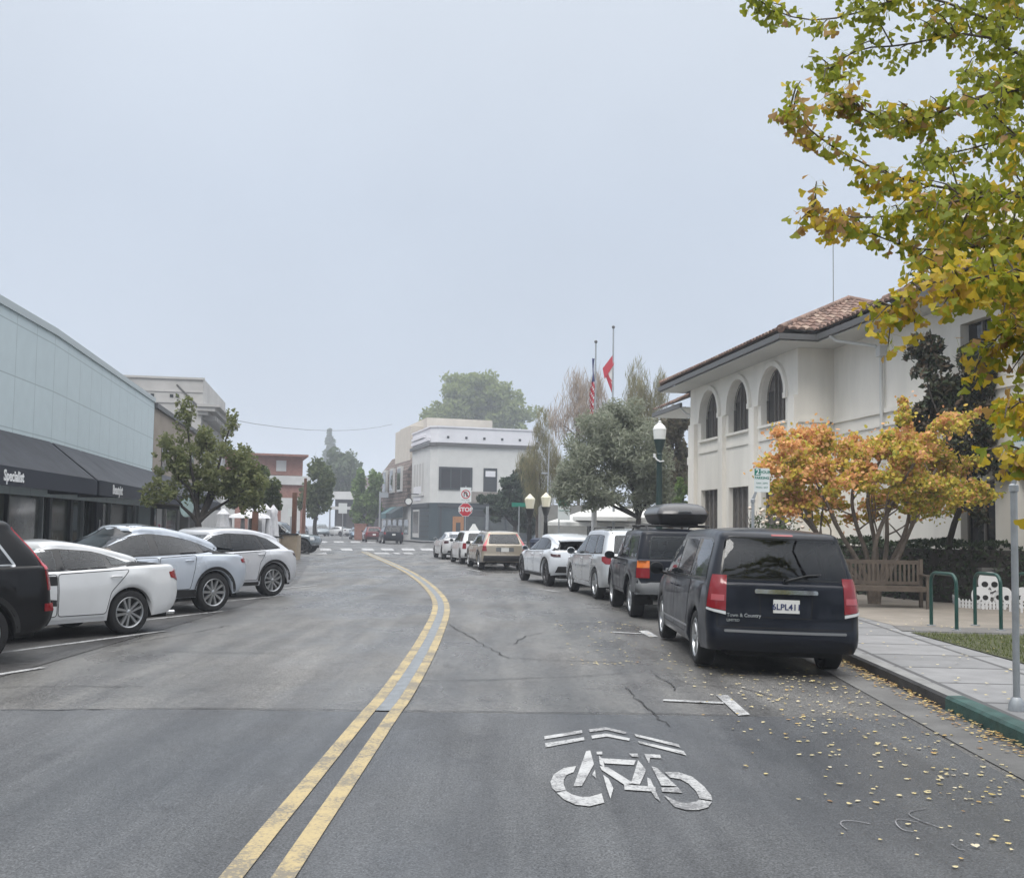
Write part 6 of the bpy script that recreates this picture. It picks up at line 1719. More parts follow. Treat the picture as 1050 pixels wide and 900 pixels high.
# lamp posts
def acorn(px, pyt, Y, h_globe, wd, label, mi, mg, group=None, base=.15, four=False):
    top = at(px, pyt, Y); t = thing('street_lamp', label, 'lamp', (top.x, Y, base), 0, group)
    zt = top.z-base; zb = zt-h_globe; rw = wd/2
    m = MB(); m.lathe([(.001, 0), (.26, 0), (.26, .25), (.20, .32), (.20, .7), (.13, .8), (.11, 1.1), (.085, zb-.75), (.10, zb-.70), (.075, zb-.64), (.075, zb-.5)], n=16); m.build('post', mi, t, smooth=35)
    m = MB(); m.lathe([(.075, zb-.5), (.09, zb-.45), (.07, zb-.42), (rw*.55, zb-.3), (rw*.85, zb-.06), (rw*.95, zb), (.001, zb)], n=18); m.build('lamp_holder', mi, t, smooth=35)
    m = MB()
    if four: m.lathe([(rw*.70, zb), (rw, zb+h_globe*.62), (rw*.98, zb+h_globe*.66), (rw*.25, zb+h_globe*.92), (.001, zb+h_globe)], n=6); m.build('lamp_glass', mg, t)
    else: m.lathe([(rw*.85, zb), (rw*.98, zb+h_globe*.35), (rw, zb+h_globe*.5), (rw*1.06, zb+h_globe*.52), (rw*.8, zb+h_globe*.70), (rw*.40, zb+h_globe*.82), (rw*.25, zb+h_globe*.86), (rw*.27, zb+h_globe*.95), (.001, zb+h_globe)], n=20); m.build('lamp_globe', mg, t, smooth=40)
    return t, zb
lt, zb = acorn(676.5, 431, 31, .58, .40, 'tall dark green street lamp with a white acorn globe beside the olive tree', F['lampgreen'], F['globe'])
m = MB(); m.tube([(-.16, -.05, zb-.50), (-.10, -.10, zb-.62), (.0, -.13, zb-.68), (.12, -.10, zb-.66)], .022, 6); m.box(-.19, -.13, -.09, -.02, zb-.56, zb-.44); m.build('camera_bracket', F['picket'], lt)
acorn(543.5, 506, 45, .66, .46, 'left one of two short black lamps with cream lanterns', F['lampblack'], F['globe2'], 'pair of short lamps', four=True)
acorn(560, 504.5, 46, .66, .46, 'right one of two short black lamps, a thin pole rising behind it', F['lampblack'], F['globe2'], 'pair of short lamps', four=True)
t = thing('utility_pole', 'very thin tall pole rising behind the right short lamp', 'pole', (at(560, 540, 50).x, 50, .15)); m = MB(); z_ = at(560, 455, 50).z; m.cyl((0, 0, 0), (.1, 0, z_), .05, .03, 8); m.box(-.25, .05, -.04, .04, z_*.72, z_*.72+.08); m.build('pole', F['galv'], t)

# green bike hoops
def hoop(a, b, h, label):
    a, b = G(*a, .158), G(*b, .158); c_ = (a+b)/2; d = (b-a); L_ = d.length; d.normalize()
    t = thing('bike_rack', label, 'bike rack', c_, math.atan2(d.y, d.x), 'green bicycle hoops')
    m = MB(); r_ = .16; pts = [(-L_/2, 0, 0), (-L_/2, 0, h-r_)]+[(-L_/2+r_-r_*math.cos(R(k)), 0, h-r_+r_*math.sin(R(k))) for k in (18, 36, 54, 72, 90)]+[(L_/2-r_+r_*math.sin(R(k)), 0, h-r_+r_*math.cos(R(k))) for k in (0, 18, 36, 54, 72)]+[(L_/2, 0, h-r_), (L_/2, 0, 0)]
    m.tube(pts, .030, 12); m.build('hoop', F['green'], t, smooth=60)
    for s in (-1, 1): m = MB(); m.lathe([(.001, .0), (.075, 0), (.075, .012), (.035, .016)], (s*L_/2, 0, 0), 14); m.build('base_plate', F['galv'], t)
hoop((955, 641), (981, 646), .90, 'green bicycle hoop nearest the bench')
hoop((1000, 641), (1026.5, 646), .90, 'middle green bicycle hoop in front of the skulls')
hoop((1043.5, 641), (1071, 646), .90, 'green bicycle hoop at the right edge, half out of view')

# bench
pb = G(945, 624, .155)
t = thing('park_bench', 'weathered grey slatted wooden bench under the orange maple', 'bench', (pb.x-.75, pb.y+.28, .155), R(-6))
W_ = 1.8
m = MB(); 
m.box(-W_/2-.1, W_/2-.1+.1, .24, .28, .90, .99); m.box(-W_/2, W_/2, .22, .27, .47, .54)
m.build('back_rail', F['teak'], t)
n = 19
for k in range(n):
    x = -W_/2+.07+(W_-.14)*k/(n-1); m = MB(); m.box(x-.024, x+.024, .235, .26, .53, .91); m.build('back_slat', F['teak'], t)
for k in range(5): m = MB(); y = -.26+.115*k; m.box(-W_/2, W_/2, y, y+.09, .425, .45); m.build('seat_slat', F['teak'], t)
m = MB(); m.box(-W_/2, W_/2, -.27, -.245, .35, .425); m.box(-W_/2, W_/2, .2, .225, .35, .425); m.build('seat_rail', F['teak'], t)
for s in (-1, 1):
    m = MB(); x = s*(W_/2-.01); m.box(x-.035, x+.035, -.29, -.22, 0, .66); m.build('leg', F['teak'], t)
    m = MB(); m.box(x-.035, x+.035, .21, .285, 0, 1.02); m.build('leg', F['teak'], t)
    m = MB(); m.box(x-.045, x+.045, -.33, .22, .66, .70); m.build('armrest', F['teak'], t)

# picket edging and skull boards
def pickets(pts, h, label, pitch=.085):
    P_ = resample([G(*q, .156) for q in pts], pitch); c_ = P_[len(P_)//2]
    t = thing('picket_fence', label, 'fence', c_, 0, 'low white picket edging')
    m = MB()
    for p, q in zip(P_[:-1], P_[1:]):
        d = (q-p).normalized(); a = math.atan2(d.y, d.x); M_ = Matrix.Translation(p) @ ry(a)
        m.prism([(-.024, .0), (.024, 0), (.024, h-.04), (0, h), (-.024, h-.04)], -.008, .008, M_ @ Matrix.Rotation(math.pi/2, 4, 'X'))
    m.build('picket_row', F['picket'], t, wc=True)
    m = MB()
    for z in (h*.3, h*.68): 
        for p, q in zip(P_[:-1], P_[1:]): m.tube([p+Vector((0, .014, z)), q+Vector((0, .014, z))], .012, 4)
    m.build('rail', F['picket'], t, wc=True)
pickets([(872, 608), (900, 609), (942, 610)], .26, 'white picket edging seen through the bench legs')
pickets([(946, 611), (956, 611.5), (968, 612)], .34, 'short taller run of white pickets right of the bench')
pickets([(964, 610), (976, 617), (984, 622.5), (1008, 624.5), (1034, 625)], .19, 'white picket edging curving in front of the skull boards')
pickets([(1036, 627), (1060, 629)], .36, 'white pickets at the right edge past the sign post')
def skull(px, py, size, label, tilt=0., Y=None):
    b = G(px, py, .156) if Y is None else at(px, py, Y)
    t = thing('skull_board', label, 'halloween decoration', b, 0, 'white skull boards')
    s = size
    o = [(-.20, .0), (.20, 0), (.24, .14), (.30, .26), (.42, .38), (.45, .62), (.38, .84), (.22, .97), (0, 1.0), (-.22, .97), (-.38, .84), (-.45, .62), (-.42, .38), (-.30, .26), (-.24, .14)]
    M_ = Matrix.Scale(s, 4) @ Matrix.Rotation(tilt, 4, 'Y')
    rt = lambda y: M_ @ Matrix.Translation((0, y, 0)) @ Matrix.Rotation(math.pi/2, 4, 'X')
    m = MB(); m.prism(round_poly(o, .12), -.03, .03, rt(0)); bd = m.build('board', F['skull'], t)
    for sx in (-1, 1):
        m = MB(); m.prism([(sx*.19+.13*math.cos(2*math.pi*k/14), .50+.115*math.sin(2*math.pi*k/14)+sx*.0) for k in range(14)], -.006, .006, rt(-.04)); m.build('eye_hole', F['hole'], bd)
    m = MB(); m.prism([(-.07, .27), (-.01, .30), (-.01, .40)], -.006, .006, rt(-.04)); m.prism([(.07, .27), (.01, .30), (.01, .40)], -.006, .006, rt(-.04))
    m.tube([rt(-.04) @ Vector(q) for q in ((-.24, .26, 0), (-.12, .19, 0), (0, .17, 0), (.12, .19, 0), (.24, .26, 0))], .010*s/.4, 5)
    for q in (-.12, -.04, .04, .12): m.box(q-.006, q+.006, -.047, -.036, .10, .18, M_)
    m.build('face_lines', F['hole'], bd)
skull(1006, 623.5, .46, 'white skull board at the lower left of the stack', 0)
skull(1027.5, 623.5, .46, 'white skull board at the lower right of the stack', .05)
skull(1014.5, 612, .54, 'white skull board on top of the stack, seen through the middle hoop', 0, Y=G(1014, 623.5, .156).y+.03)
skull(1050, 624, .46, 'white skull board cut by the right edge', 0)
pw_ = at(1040, 610, 22.8); t = thing('planter', 'grey block planter behind the skull boards', 'planter', (pw_.x, 23.1, .155))
m = MB(); m.box(-.55, 2.2, 0, .6, 0, .74); m.box(-.6, 2.25, -.05, .65, .74, .82); m.build('box', M2['path'], t)

# open white umbrellas on the terrace, closed ones on the parklet
def umbrella(px, py_apex, Y, rad, label):
    a = at(px, py_apex, Y); t = thing('umbrella', label, 'umbrella', (a.x, Y, .15), 0, 'open white terrace umbrellas')
    za = a.z-.15; m = MB(); n = 8; ph = .2
    A = [(0, 0, za)]*1
    vs = [(0, 0, za)]
    for r_, z_ in ((.5, .34), (1.0, .62)):
        for k in range(n): vs.append((rad*r_*math.cos(2*math.pi*k/n+ph), rad*r_*math.sin(2*math.pi*k/n+ph), za-rad*.75*z_*.72))
    for k in range(n): x, y, z = vs[1+n+k]; vs.append((x, y, z-.16))
    fs = [(0, 1+k, 1+(k+1) % n) for k in range(n)]+[(1+k, 1+n+k, 1+n+(k+1) % n, 1+(k+1) % n) for k in range(n)]+[(1+n+k, 1+2*n+k, 1+2*n+(k+1) % n, 1+n+(k+1) % n) for k in range(n)]
    m.add(vs, fs); m.build('canopy', F['canvas'], t)
    m = MB(); m.cyl((0, 0, 0), (0, 0, za+.12), .03, n=10); m.build('pole', F['galv'], t)
    m = MB(); m.lathe([(.001, 0), (.35, 0), (.35, .06), (.08, .1)], n=14); m.build('base', F['lampblack'], t)
umbrella(604, 521, 46, 1.9, 'open white umbrella on the left of the terrace')
umbrella(630, 515.5, 45, 1.9, 'open white umbrella in the middle of the terrace, tallest apex')
umbrella(654, 519, 48, 1.9, 'open white umbrella on the right, behind the olive trunk')
p = at(609, 540, 41); t = thing('post', 'thick white post in front of the open umbrellas', 'post', (p.x, 41, .15)); m = MB(); m.cyl((0, 0, 0), (0, 0, at(609, 516, 41).z-.15), .11, n=12); m.build('column', F['picket'], t, smooth=40)
p = at(629, 540, 44); t = thing('heater_post', 'slim pale heater post poking above the umbrellas', 'post', (p.x, 44, .15)); z_ = at(629, 505, 44).z-.15; m = MB(); m.cyl((0, 0, 0), (0, 0, z_), .05, n=8); m.lathe([(.001, z_+.1), (.12, z_), (.12, z_-.3), (.05, z_-.32)], n=10); m.build('post', F['galv'], t)
def closed(px, pyt, Y, wd, label):
    a = at(px, pyt, Y); t = thing('closed_umbrella', label, 'umbrella', (a.x, Y, .15), 0, 'closed white parklet umbrellas')
    za = a.z-.15; m = MB(); n = 18; rows = []
    for z_, r_ in ((za-.02, .02), (za-.12, wd*.16), (za-.25, wd*.36), (za-.42, wd*.30), (za-.9, wd*.42), (za-1.5, wd*.50), (za-1.95, wd*.46), (za-2.0, wd*.2)):
        rows.append([(r_*(1+.16*(k % 2)-.08)*math.cos(2*math.pi*k/n), r_*(1+.16*(k % 2)-.08)*math.sin(2*math.pi*k/n), z_) for k in range(n)])
    vs = [v for r_ in rows for v in r_]; m.add(vs, [(i*n+k, i*n+(k+1) % n, (i+1)*n+(k+1) % n, (i+1)*n+k) for i in range(len(rows)-1) for k in range(n)])
    m.build('canopy', F['canvas2'], t, smooth=50)
    m = MB(); m.cyl((0, 0, 0), (0, 0, za), .03, n=8); m.build('pole', F['galv'], t)
closed(229, 520, 38, .62, 'closed white umbrella beside the street tree trunk')
closed(267.5, 517, 41, .55, 'closed white umbrella left in the tight trio')
closed(272.5, 516, 41.6, .62, 'closed white umbrella in the middle of the tight trio')
closed(280.5, 517, 42, .50, 'closed white umbrella at the right end, next to the brown post')
a = at(256, 519, 40); t = thing('market_umbrella', 'flat open white umbrella with a peaked top on the parklet', 'umbrella', (a.x, 40, .15)); za = a.z-.15
m = MB(); m.lathe([(.001, za), (.14, za-.12), (.16, za-.22), (.75, za-.34), (.85, za-.46), (.70, za-.40), (.02, za-.3)], n=8); m.build('canopy', F['canvas2'], t)
m = MB(); m.cyl((0, 0, 0), (0, 0, za), .03, n=8)
m.build('pole', F['galv'], t)
m = MB()
for s in (-.75, -.25, .25, .72): m.lathe([(.07, za-.45), (.10, za-1.0), (.09, za-1.7)], (s, 0, 0), 8)
m.build('side_curtain', F['canvas2'], t, smooth=50)
# the parklet
pk = thing('parklet', 'tan walled parklet with brown posts behind the pale silver suv', 'parklet', (-11, 44, .0))
q1 = G(304, 574); q0 = Vector((q1.x-.15, q1.y+.3, 0))
hz = 1.18
m = MB(); m.box(q1.x-3.2, q1.x, q1.y, q1.y+.15, 0, hz); m.box(q1.x-.15, q1.x, q1.y+.15, q1.y+.9, 0, hz); m.box(q1.x-.9, q1.x-.75, q1.y-9, q1.y, 0, hz-.08); m.build('wall', F['deck'], pk, wc=True)
m = MB(); m.box(q1.x-3.25, q1.x+.04, q1.y-.05, q1.y+.2, hz, hz+.07); m.box(q1.x-.95, q1.x-.7, q1.y-9, q1.y-.05, hz-.08, hz-.02); m.build('cap_rail', F['lampblack'], pk, wc=True)
for px, py, Y_ in ((277.5, 525, 42.5), (302.5, 505, q1.y+.5), (262, 524, 39)):
    p = at(px, py, Y_); m = MB(); m.box(p.x-.10, p.x+.10, Y_-.1, Y_+.1, 0, p.z); m.build('post', F['wood'], pk, wc=True)
t = thing('street_sign', 'small white sign on a thin post by the tall brown parklet post', 'sign', (at(298, 540, 52).x, 52, .15)); z_ = at(298, 521, 52).z-.15
m = MB(); m.cyl((0, .03, 0), (0, .03, z_), .03, n=8); m.build('pole', F['galv'], t); m = MB(); m.box(-.15, .15, -.02, 0, z_-.42, z_); m.build('panel', F['signw'], t)
t = thing('hanging_sign', 'round pale teal sign hanging in front of the street tree', 'sign', at(191.5, 520, 31.5), R(20))
m = MB(); m.lathe([(.001, -.02), (.24, -.02), (.24, .02), (.001, .02)], n=24, axis='Y', M=Matrix.Diagonal((.85, 1, 1.25))); m.build('disc', mat('pale teal board', (.42, .55, .56), .5, noise=(4, .2)), t); m = MB(); m.cyl((0, 0, .3), (-.9, .1, .45), .02, n=6); m.build('arm', F['lampblack'], t)
t = thing('brick_planter', 'brick coloured planter block in the middle distance beside the parked cars', 'planter', G(369, 553.5)); m = MB(); m.box(-.65, .65, 0, 1.2, 0, 1.75); m.box(-.7, .7, -.05, 1.25, 1.75, 1.83); m.build('box', B_['brick'], t)
t = thing('sign_pole', 'tall pale pole beside the brown shakes', 'pole', (at(389, 540, 112).x, 112, .12)); m = MB(); m.cyl((0, 0, 0), (0, 0, at(389, 505, 112).z), .10, n=8); m.box(0, .9, -.03, .03, at(389, 511, 112).z, at(389, 506, 112).z); m.build('pole', F['galv'], t)
t = thing('utility_pole', 'brown wooden pole in front of the brick building', 'pole', (at(307.5, 540, 70).x, 71, .12)); m = MB(); m.cyl((0, 0, 0), (.1, 0, at(308, 492, 71).z), .13, .10, 8); m.build('pole', F['wood'], t)
t = thing('traffic_sign', 'small white sign on a post far down the street by the white sedan', 'sign', (at(351, 540, 120).x, 120, 0)); m = MB(); m.cyl((0, .05, 0), (0, .05, 4.1), .06, n=6); m.build('pole', F['galv'], t); m = MB(); m.box(-.5, .5, -.02, .02, 3.0, 4.2); m.build('panel', F['signw'], t)
m = MB(); m.cyl((0, 0, 0), (0, 0, 5.2), .09, n=8); m.box(-.12, .12, -.12, .12, 5.0, 5.6); 
t = thing('clock_sign', 'round hanging clock sign at the corner of the brown shakes', 'sign', at(419, 514, 106)); m = MB(); m.lathe([(.001, -.1), (.42, -.1), (.42, .1), (.001, .1)], n=18, axis='Y'); m.build('disc', F['lampblack'], t); m = MB(); m.lathe([(.001, -.12), (.32, -.12), (.32, -.1)], n=18, axis='Y'); m.build('face', B_['lightgrey'], t); m = MB(); m.cyl((0, 0, .42), (0, 0, .8), .05, n=6); m.cyl((0, 0, .8), (.9, 1.2, .8), .05, n=6); m.build('arm', F['lampblack'], t)

# flag poles
def flagpole(px, pyt, Y, label, kind):
    top = at(px, pyt, Y); t = thing('flagpole', label, 'flagpole', (top.x, Y, .15), 0, 'flagpoles behind the olive tree'); z_ = top.z-.15
    m = MB(); m.cyl((0, 0, 0), (0, 0, z_), .09, .045, 10); m.build('pole', F['galv'], t, smooth=40)
    m = MB(); m.lathe([(.001, z_+.2), (.09, z_+.14), (.1, z_+.08), (.06, z_), (.001, z_)], n=10); m.build('finial', B_['trimg'], t, smooth=60)
    return t, z_
t, z_ = flagpole(611, 352, 60, 'left flagpole with a limp striped flag', 0)
f = MB(); n = 24; h0 = z_-.9; h1 = z_-4.2
for j in range(26):
    za_, zb_ = h0+(h1-h0)*j/26, h0+(h1-h0)*(j+1)/26
    def xw(z, q): k = (h0-z)/(h0-h1); return -(.06+.30*q*(.35+.65*k)+.05*math.sin(k*9+q*2)) , .12*math.sin(q*7+k*5)
    for q in range(4):
        f.cur = 2 if j < 11 and q < 4 else (0 if (j+q) % 3 else 1)
        a = xw(za_, q/4); b = xw(za_, (q+1)/4); c_ = xw(zb_, (q+1)/4); d = xw(zb_, q/4)
        f.quad((a[0], a[1], za_), (b[0], b[1], za_), (c_[0], c_[1], zb_), (d[0], d[1], zb_))
f.build('flag', [F['flagr'], F['flagw'], F['flagb']], t, smooth=60)
t, z_ = flagpole(629, 337, 60, 'right taller flagpole with a red and white flag caught half way', 0)
f = MB(); zc_ = at(627, 384, 60).z-.15
f.cur = 0; f.quad((.0, -.02, zc_+1.2), (-.62, -.06, zc_+.35), (-.50, -.10, zc_-.3), (.05, -.05, zc_+.6)); f.quad((-.62, -.06, zc_+.35), (-.05, .04, zc_-1.1), (.04, .0, zc_-.5), (-.30, .05, zc_+.15))
f.cur = 1; f.quad((.0, -.02, zc_+.6), (-.30, -.03, zc_+.1), (-.05, .0, zc_-.6), (.06, .02, zc_-.2))
f.build('flag', [F['flagr'], F['flagw'], F['flagb']], t)
# overhead cable
a, b = at(225, 428, 66), at(402, 435, 118); mid = (a+b)/2+Vector((0, 0, -1.6))
t = thing('overhead_cable', 'thin sagging cable crossing the sky over the street', 'cable', a); m = MB()
m.tube([a.lerp(mid, k/8).lerp(mid.lerp(b, k/8), k/8) for k in range(9)], .016, 5); m.build('cable', F['wire'], t, wc=True)
# people and cafe clutter are too small to read; a dark waste bin by the lamps
t = thing('waste_bin', 'dark blue litter bin between the paired lamps', 'bin', (at(551, 540, 44).x, 44.3, .15)); m = MB(); m.lathe([(.001, 0), (.27, 0), (.30, .9), (.33, .92), (.30, 1.05), (.12, 1.12), (.001, 1.12)], n=16); m.build('body', mat('navy bin', (.02, .03, .06), .5), t, smooth=40)
for k in range(3):
    pass
# ------------------------------------------------------------------ trees and planting
V = {}
def leafm(name, cols, trans=.30, rough=.6): return mat(name, cols[0], rough, island=cols, trans=trans, spec=.3)
V['bark'] = mat('grey brown bark', (.075, .06, .05), .9, noise=(9, .35), bump=(18, .6))
V['bark_l'] = mat('pale smooth bark', (.17, .14, .115), .85, noise=(9, .3), bump=(18, .4))
V['bark_d'] = mat('dark bark', (.035, .03, .026), .9, noise=(9, .3), bump=(18, .6))
V['ash'] = leafm('street tree leaves', [(.13, .16, .065), (.18, .205, .085), (.24, .25, .115), (.15, .17, .08)], .48)
V['ashd'] = leafm('dark street tree leaves', [(.075, .105, .045), (.11, .14, .06), (.14, .165, .07)], .42)
V['olive'] = leafm('olive leaves', [(.21, .24, .17), (.28, .30, .23), (.34, .355, .28), (.22, .245, .16)], .4)
V['willow'] = leafm('thin yellowing leaves', [(.20, .19, .095), (.27, .24, .13), (.17, .18, .09), (.30, .24, .15)], .4)
V['twig'] = leafm('bare reddish twigs', [(.36, .29, .24), (.44, .37, .31), (.30, .25, .2)], .3)
V['cedar'] = leafm('dark needle foliage', [(.035, .055, .038), (.05, .075, .05), (.07, .095, .062)], .25)
V['round'] = leafm('broad pale green leaves', [(.17, .215, .075), (.215, .26, .09), (.26, .30, .105), (.18, .22, .085)], .45)
V['far'] = leafm('distant leaves', [(.09, .13, .07), (.12, .155, .085), (.14, .17, .095)], .4)
V['fresh'] = leafm('bright green leaves', [(.12, .19, .055), (.16, .24, .075), (.20, .28, .10)], .4)
V['mag'] = leafm('glossy dark leaves', [(.025, .038, .018), (.042, .058, .028), (.07, .065, .04), (.12, .08, .05)], .12, .35)
V['hedge'] = leafm('clipped hedge leaves', [(.018, .034, .014), (.032, .052, .022), (.048, .07, .03)], .12, .5)
V['mapleo'] = leafm('orange maple leaves', [(.68, .33, .15), (.78, .43, .19), (.74, .47, .17), (.78, .40, .24)], .35)
V['mapley'] = leafm('yellow green maple leaves', [(.56, .46, .065), (.64, .50, .08), (.48, .44, .065), (.70, .48, .09)], .35)
V['mapleg'] = leafm('green maple leaves', [(.28, .31, .055), (.36, .37, .065), (.44, .42, .075)], .35)
V['gink'] = leafm('green ginkgo leaves', [(.18, .23, .024), (.28, .31, .03), (.38, .38, .035), (.22, .26, .028)], .52, .5)
V['ginky'] = leafm('yellow ginkgo leaves', [(.55, .42, .03), (.66, .46, .035), (.48, .40, .035), (.58, .38, .07)], .45, .5)
V['ginkb'] = leafm('browning ginkgo leaves', [(.42, .25, .07), (.36, .22, .10), (.46, .30, .08)], .4, .5)
V['rose'] = mat('pale rose petals', (.7, .6, .5), .6)
V['bush'] = leafm('shrub leaves', [(.03, .06, .015), (.05, .085, .02)], .2)
V['litter'] = leafm('fallen yellow leaves', [(.56, .46, .20), (.64, .56, .34), (.52, .40, .14), (.68, .62, .48)], .1)
V['litterb'] = leafm('fallen brown leaves', [(.40, .22, .08), (.56, .38, .12), (.26, .14, .07), (.64, .50, .22), (.60, .46, .2)], .1)
V['grass'] = leafm('lawn blades', [(.07, .10, .02), (.10, .125, .03), (.13, .14, .04)], .2)

def leaves(centres, size, jit, ng, shape='diamond', up=.0, tilt=1.0):
    if shape == 'wisp':
        n = len(centres); c = np.asarray(centres); a = ng.normal(size=(n, 3))*.30; a[:, 2] = 1; a /= np.linalg.norm(a, axis=1)[:, None]
        b = ng.normal(size=(n, 3)); b -= a*(b*a).sum(1)[:, None]; b /= np.linalg.norm(b, axis=1)[:, None]; s = size*(1+jit*ng.uniform(-1, 1, n))[:, None]
        P_ = np.stack([c-a*s*.5, c+b*s*.020, c+a*s*.5, c-b*s*.020], 1).reshape(-1, 3); m = MB(); m.v = [tuple(p) for p in P_.tolist()]; m.f = [tuple(range(i*4, i*4+4)) for i in range(n)]; m.mi = [0]*n; return m
    """centres: (n,3); one small folded leaf on each, returned as an MB"""
    n = len(centres)
    d = ng.normal(size=(n, 3)); d[:, 2] *= tilt; d[:, 2] += up; d /= np.linalg.norm(d, axis=1)[:, None]
    a = ng.normal(size=(n, 3)); a -= d*(a*d).sum(1)[:, None]; a /= np.linalg.norm(a, axis=1)[:, None]
    b = np.cross(d, a)
    s = size*(1+jit*ng.uniform(-1, 1, n))[:, None]
    c = np.asarray(centres)
    if shape == 'diamond': vs = [c-a*s*.5, c+b*s*.28+d*s*.05, c+a*s*.5, c-b*s*.28+d*s*.05]
    elif shape == 'long': vs = [c-a*s*.5, c+b*s*.12, c+a*s*.5, c-b*s*.12]
    elif shape == 'round': vs = [c-a*s*.5, c-a*s*.2+b*s*.36, c+a*s*.3+b*s*.33, c+a*s*.52, c+a*s*.3-b*s*.33, c-a*s*.2-b*s*.36]
    k = len(vs); P_ = np.stack(vs, 1).reshape(-1, 3)
    m = MB(); m.v = [tuple(p) for p in P_.tolist()]; m.f = [tuple(range(i*k, i*k+k)) for i in range(n)]; m.mi = [0]*n
    return m
def blob_points(clumps, ng, per_vol=None, total=None, shell=.45):
    out = []
    w = np.array([c[1][0]*c[1][1]*c[1][2] for c in clumps])**.72; w /= w.sum()
    for (c, r), q in zip(clumps, w):
        n = int(total*q); d = ng.normal(size=(n, 3)); d /= np.linalg.norm(d, axis=1)[:, None]
        rad = ng.uniform(shell**3, 1, n)**(1/3)
        rad *= 1+.16*np.sin(d[:, 0]*6+c[0]*3)*np.sin(d[:, 2]*7+c[2]*3)+ng.normal(0, .06, n)
        out.append(np.array(c)+d*rad[:, None]*np.array(r))
    return np.concatenate(out)
def sub_clumps(clumps, ng, k, f=.38):
    out = []
    for c, r in clumps:
        for i in range(k):
            d = ng.normal(size=3); d /= np.linalg.norm(d); rr = ng.uniform(.35, 1.05)
            s = f*ng.uniform(.6, 1.25)
            out.append((np.array(c)+d*rr*np.array(r)*.92, np.array(r)*s))
    return out
def limb(m, a, b, r0, r1, ng, bend=.12, n=6, seg=7):
    a, b = Vector(a), Vector(b); L_ = (b-a).length; o = Vector(ng.normal(size=3)*bend*L_); o.z *= .4
    pts = [a.lerp(b, i/n)+o*math.sin(math.pi*i/n) for i in range(n+1)]
    m.tube(pts, [r0+(r1-r0)*i/n for i in range(n+1)], seg); return pts
def tree(name, label, base, clumps, lm, bark, leaf, count, seed, trunk_r=.15, fork=None, shape='diamond', k=9, f=.38, group=None, limbs=10, cat='tree', lean=(0, 0), tilt=1.0, shell=.3, trunk_top=None):
    ng = np.random.default_rng(seed); base = Vector(base)
    t = thing(name, label, cat, base, 0, group)
    cl = [(np.array(c), np.array(r)) for c, r in clumps]
    subs = sub_clumps(cl, ng, k, f)
    pts = blob_points(subs, ng, total=count, shell=shell)
    leaves(pts, leaf, .4, ng, shape, tilt=tilt).build('crown', lm, t, wc=True)
    m = MB(); zc = min(c[2]-r[2]*.6 for c, r in cl)
    fk = Vector(fork) if fork is not None else Vector((base.x+lean[0], base.y+lean[1], max(base.z+.6, zc)))
    limb(m, base-Vector((0, 0, .05)), fk, trunk_r*1.15, trunk_r*.8, ng, .05, 6, 10)
    m.lathe([(trunk_r*1.9, -.02), (trunk_r*1.35, .12), (trunk_r*1.1, .4)], base, 10)
    main = []
    for c, r in cl:
        c = Vector(c); mid = fk.lerp(c, .5)+Vector((ng.normal()*.08, ng.normal()*.08, .05))*(c-fk).length*.6
        p1 = limb(m, fk, mid, trunk_r*.62, trunk_r*.36, ng, .06); p2 = limb(m, mid, c, trunk_r*.36, trunk_r*.10, ng, .10)
        main += [(q, i/12) for i, q in enumerate(p1+p2[1:])][3:]
    order = list(range(len(subs))); ng.shuffle(order)
    for i in order[:limbs]:
        c = Vector(subs[i][0]); q, f_ = min(main, key=lambda a: (a[0]-c).length+max(0, a[0].z-c.z)*1.5+.25*(c-fk).length*(1-a[1]))
        limb(m, q, c, trunk_r*.20*(1.2-f_), trunk_r*.04, ng, .12)
        for k_ in range(2):
            e = Vector(np.array(c)+ng.normal(size=3)*np.array(subs[i][1])*.9); limb(m, q.lerp(c, .55+.3*k_), e, trunk_r*.07, trunk_r*.025, ng, .15, 4, 5)
    m.build('trunk', bark, t, wc=True, smooth=60)
    return t
def cl(px, py, rx, ry, Y, ryy=None, dY=0.):
    c = at(px, py, Y+dY); s = (Y+dY)/1050; return (tuple(c), (rx*s, (ryy if ryy else (rx+ry)/2*s), ry*s))

# left street tree in front of the shops
b = G(207, 585)
b = Vector((at(203, 540, 29.5).x, 29.5, .15))
tree('street_tree', 'leafy green street tree standing in front of the pale blue shop row', b,
     [cl(180, 468, 26, 28, 29.5), cl(212, 455, 22, 30, 29.5, dY=.8), cl(238, 480, 30, 34, 30), cl(165, 505, 22, 18, 29), cl(255, 500, 24, 26, 30.2), cl(205, 495, 34, 26, 29.8), cl(190, 425, 11, 22, 29.5), cl(238, 432, 7, 16, 30)],
     V['ash'], V['bark_d'], .115, 11500, 3, .11, fork=at(203, 536, 29.5), k=46, f=.22, limbs=64, shell=.05)
b = Vector((at(262, 540, 47).x, 47, .15))
tree('street_tree', 'darker green street tree behind the closed parklet umbrellas', b, [cl(262, 495, 18, 22, 47), cl(250, 510, 20, 16, 47), cl(275, 508, 14, 18, 48)], V['ashd'], V['bark_d'], .2, 8000, 5, .14, k=14, f=.45, limbs=10)
b = Vector((at(325, 540, 92).x, 92, .12))
tree('street_tree', 'dark street tree against the brick building far on the left', b, [cl(325, 497, 15, 24, 92), cl(318, 510, 10, 20, 92), cl(334, 505, 10, 22, 93)], V['ashd'], V['bark_d'], .36, 5500, 6, .18, k=14, f=.45, limbs=8)
b = Vector((at(350, 540, 190).x, 190, .12))
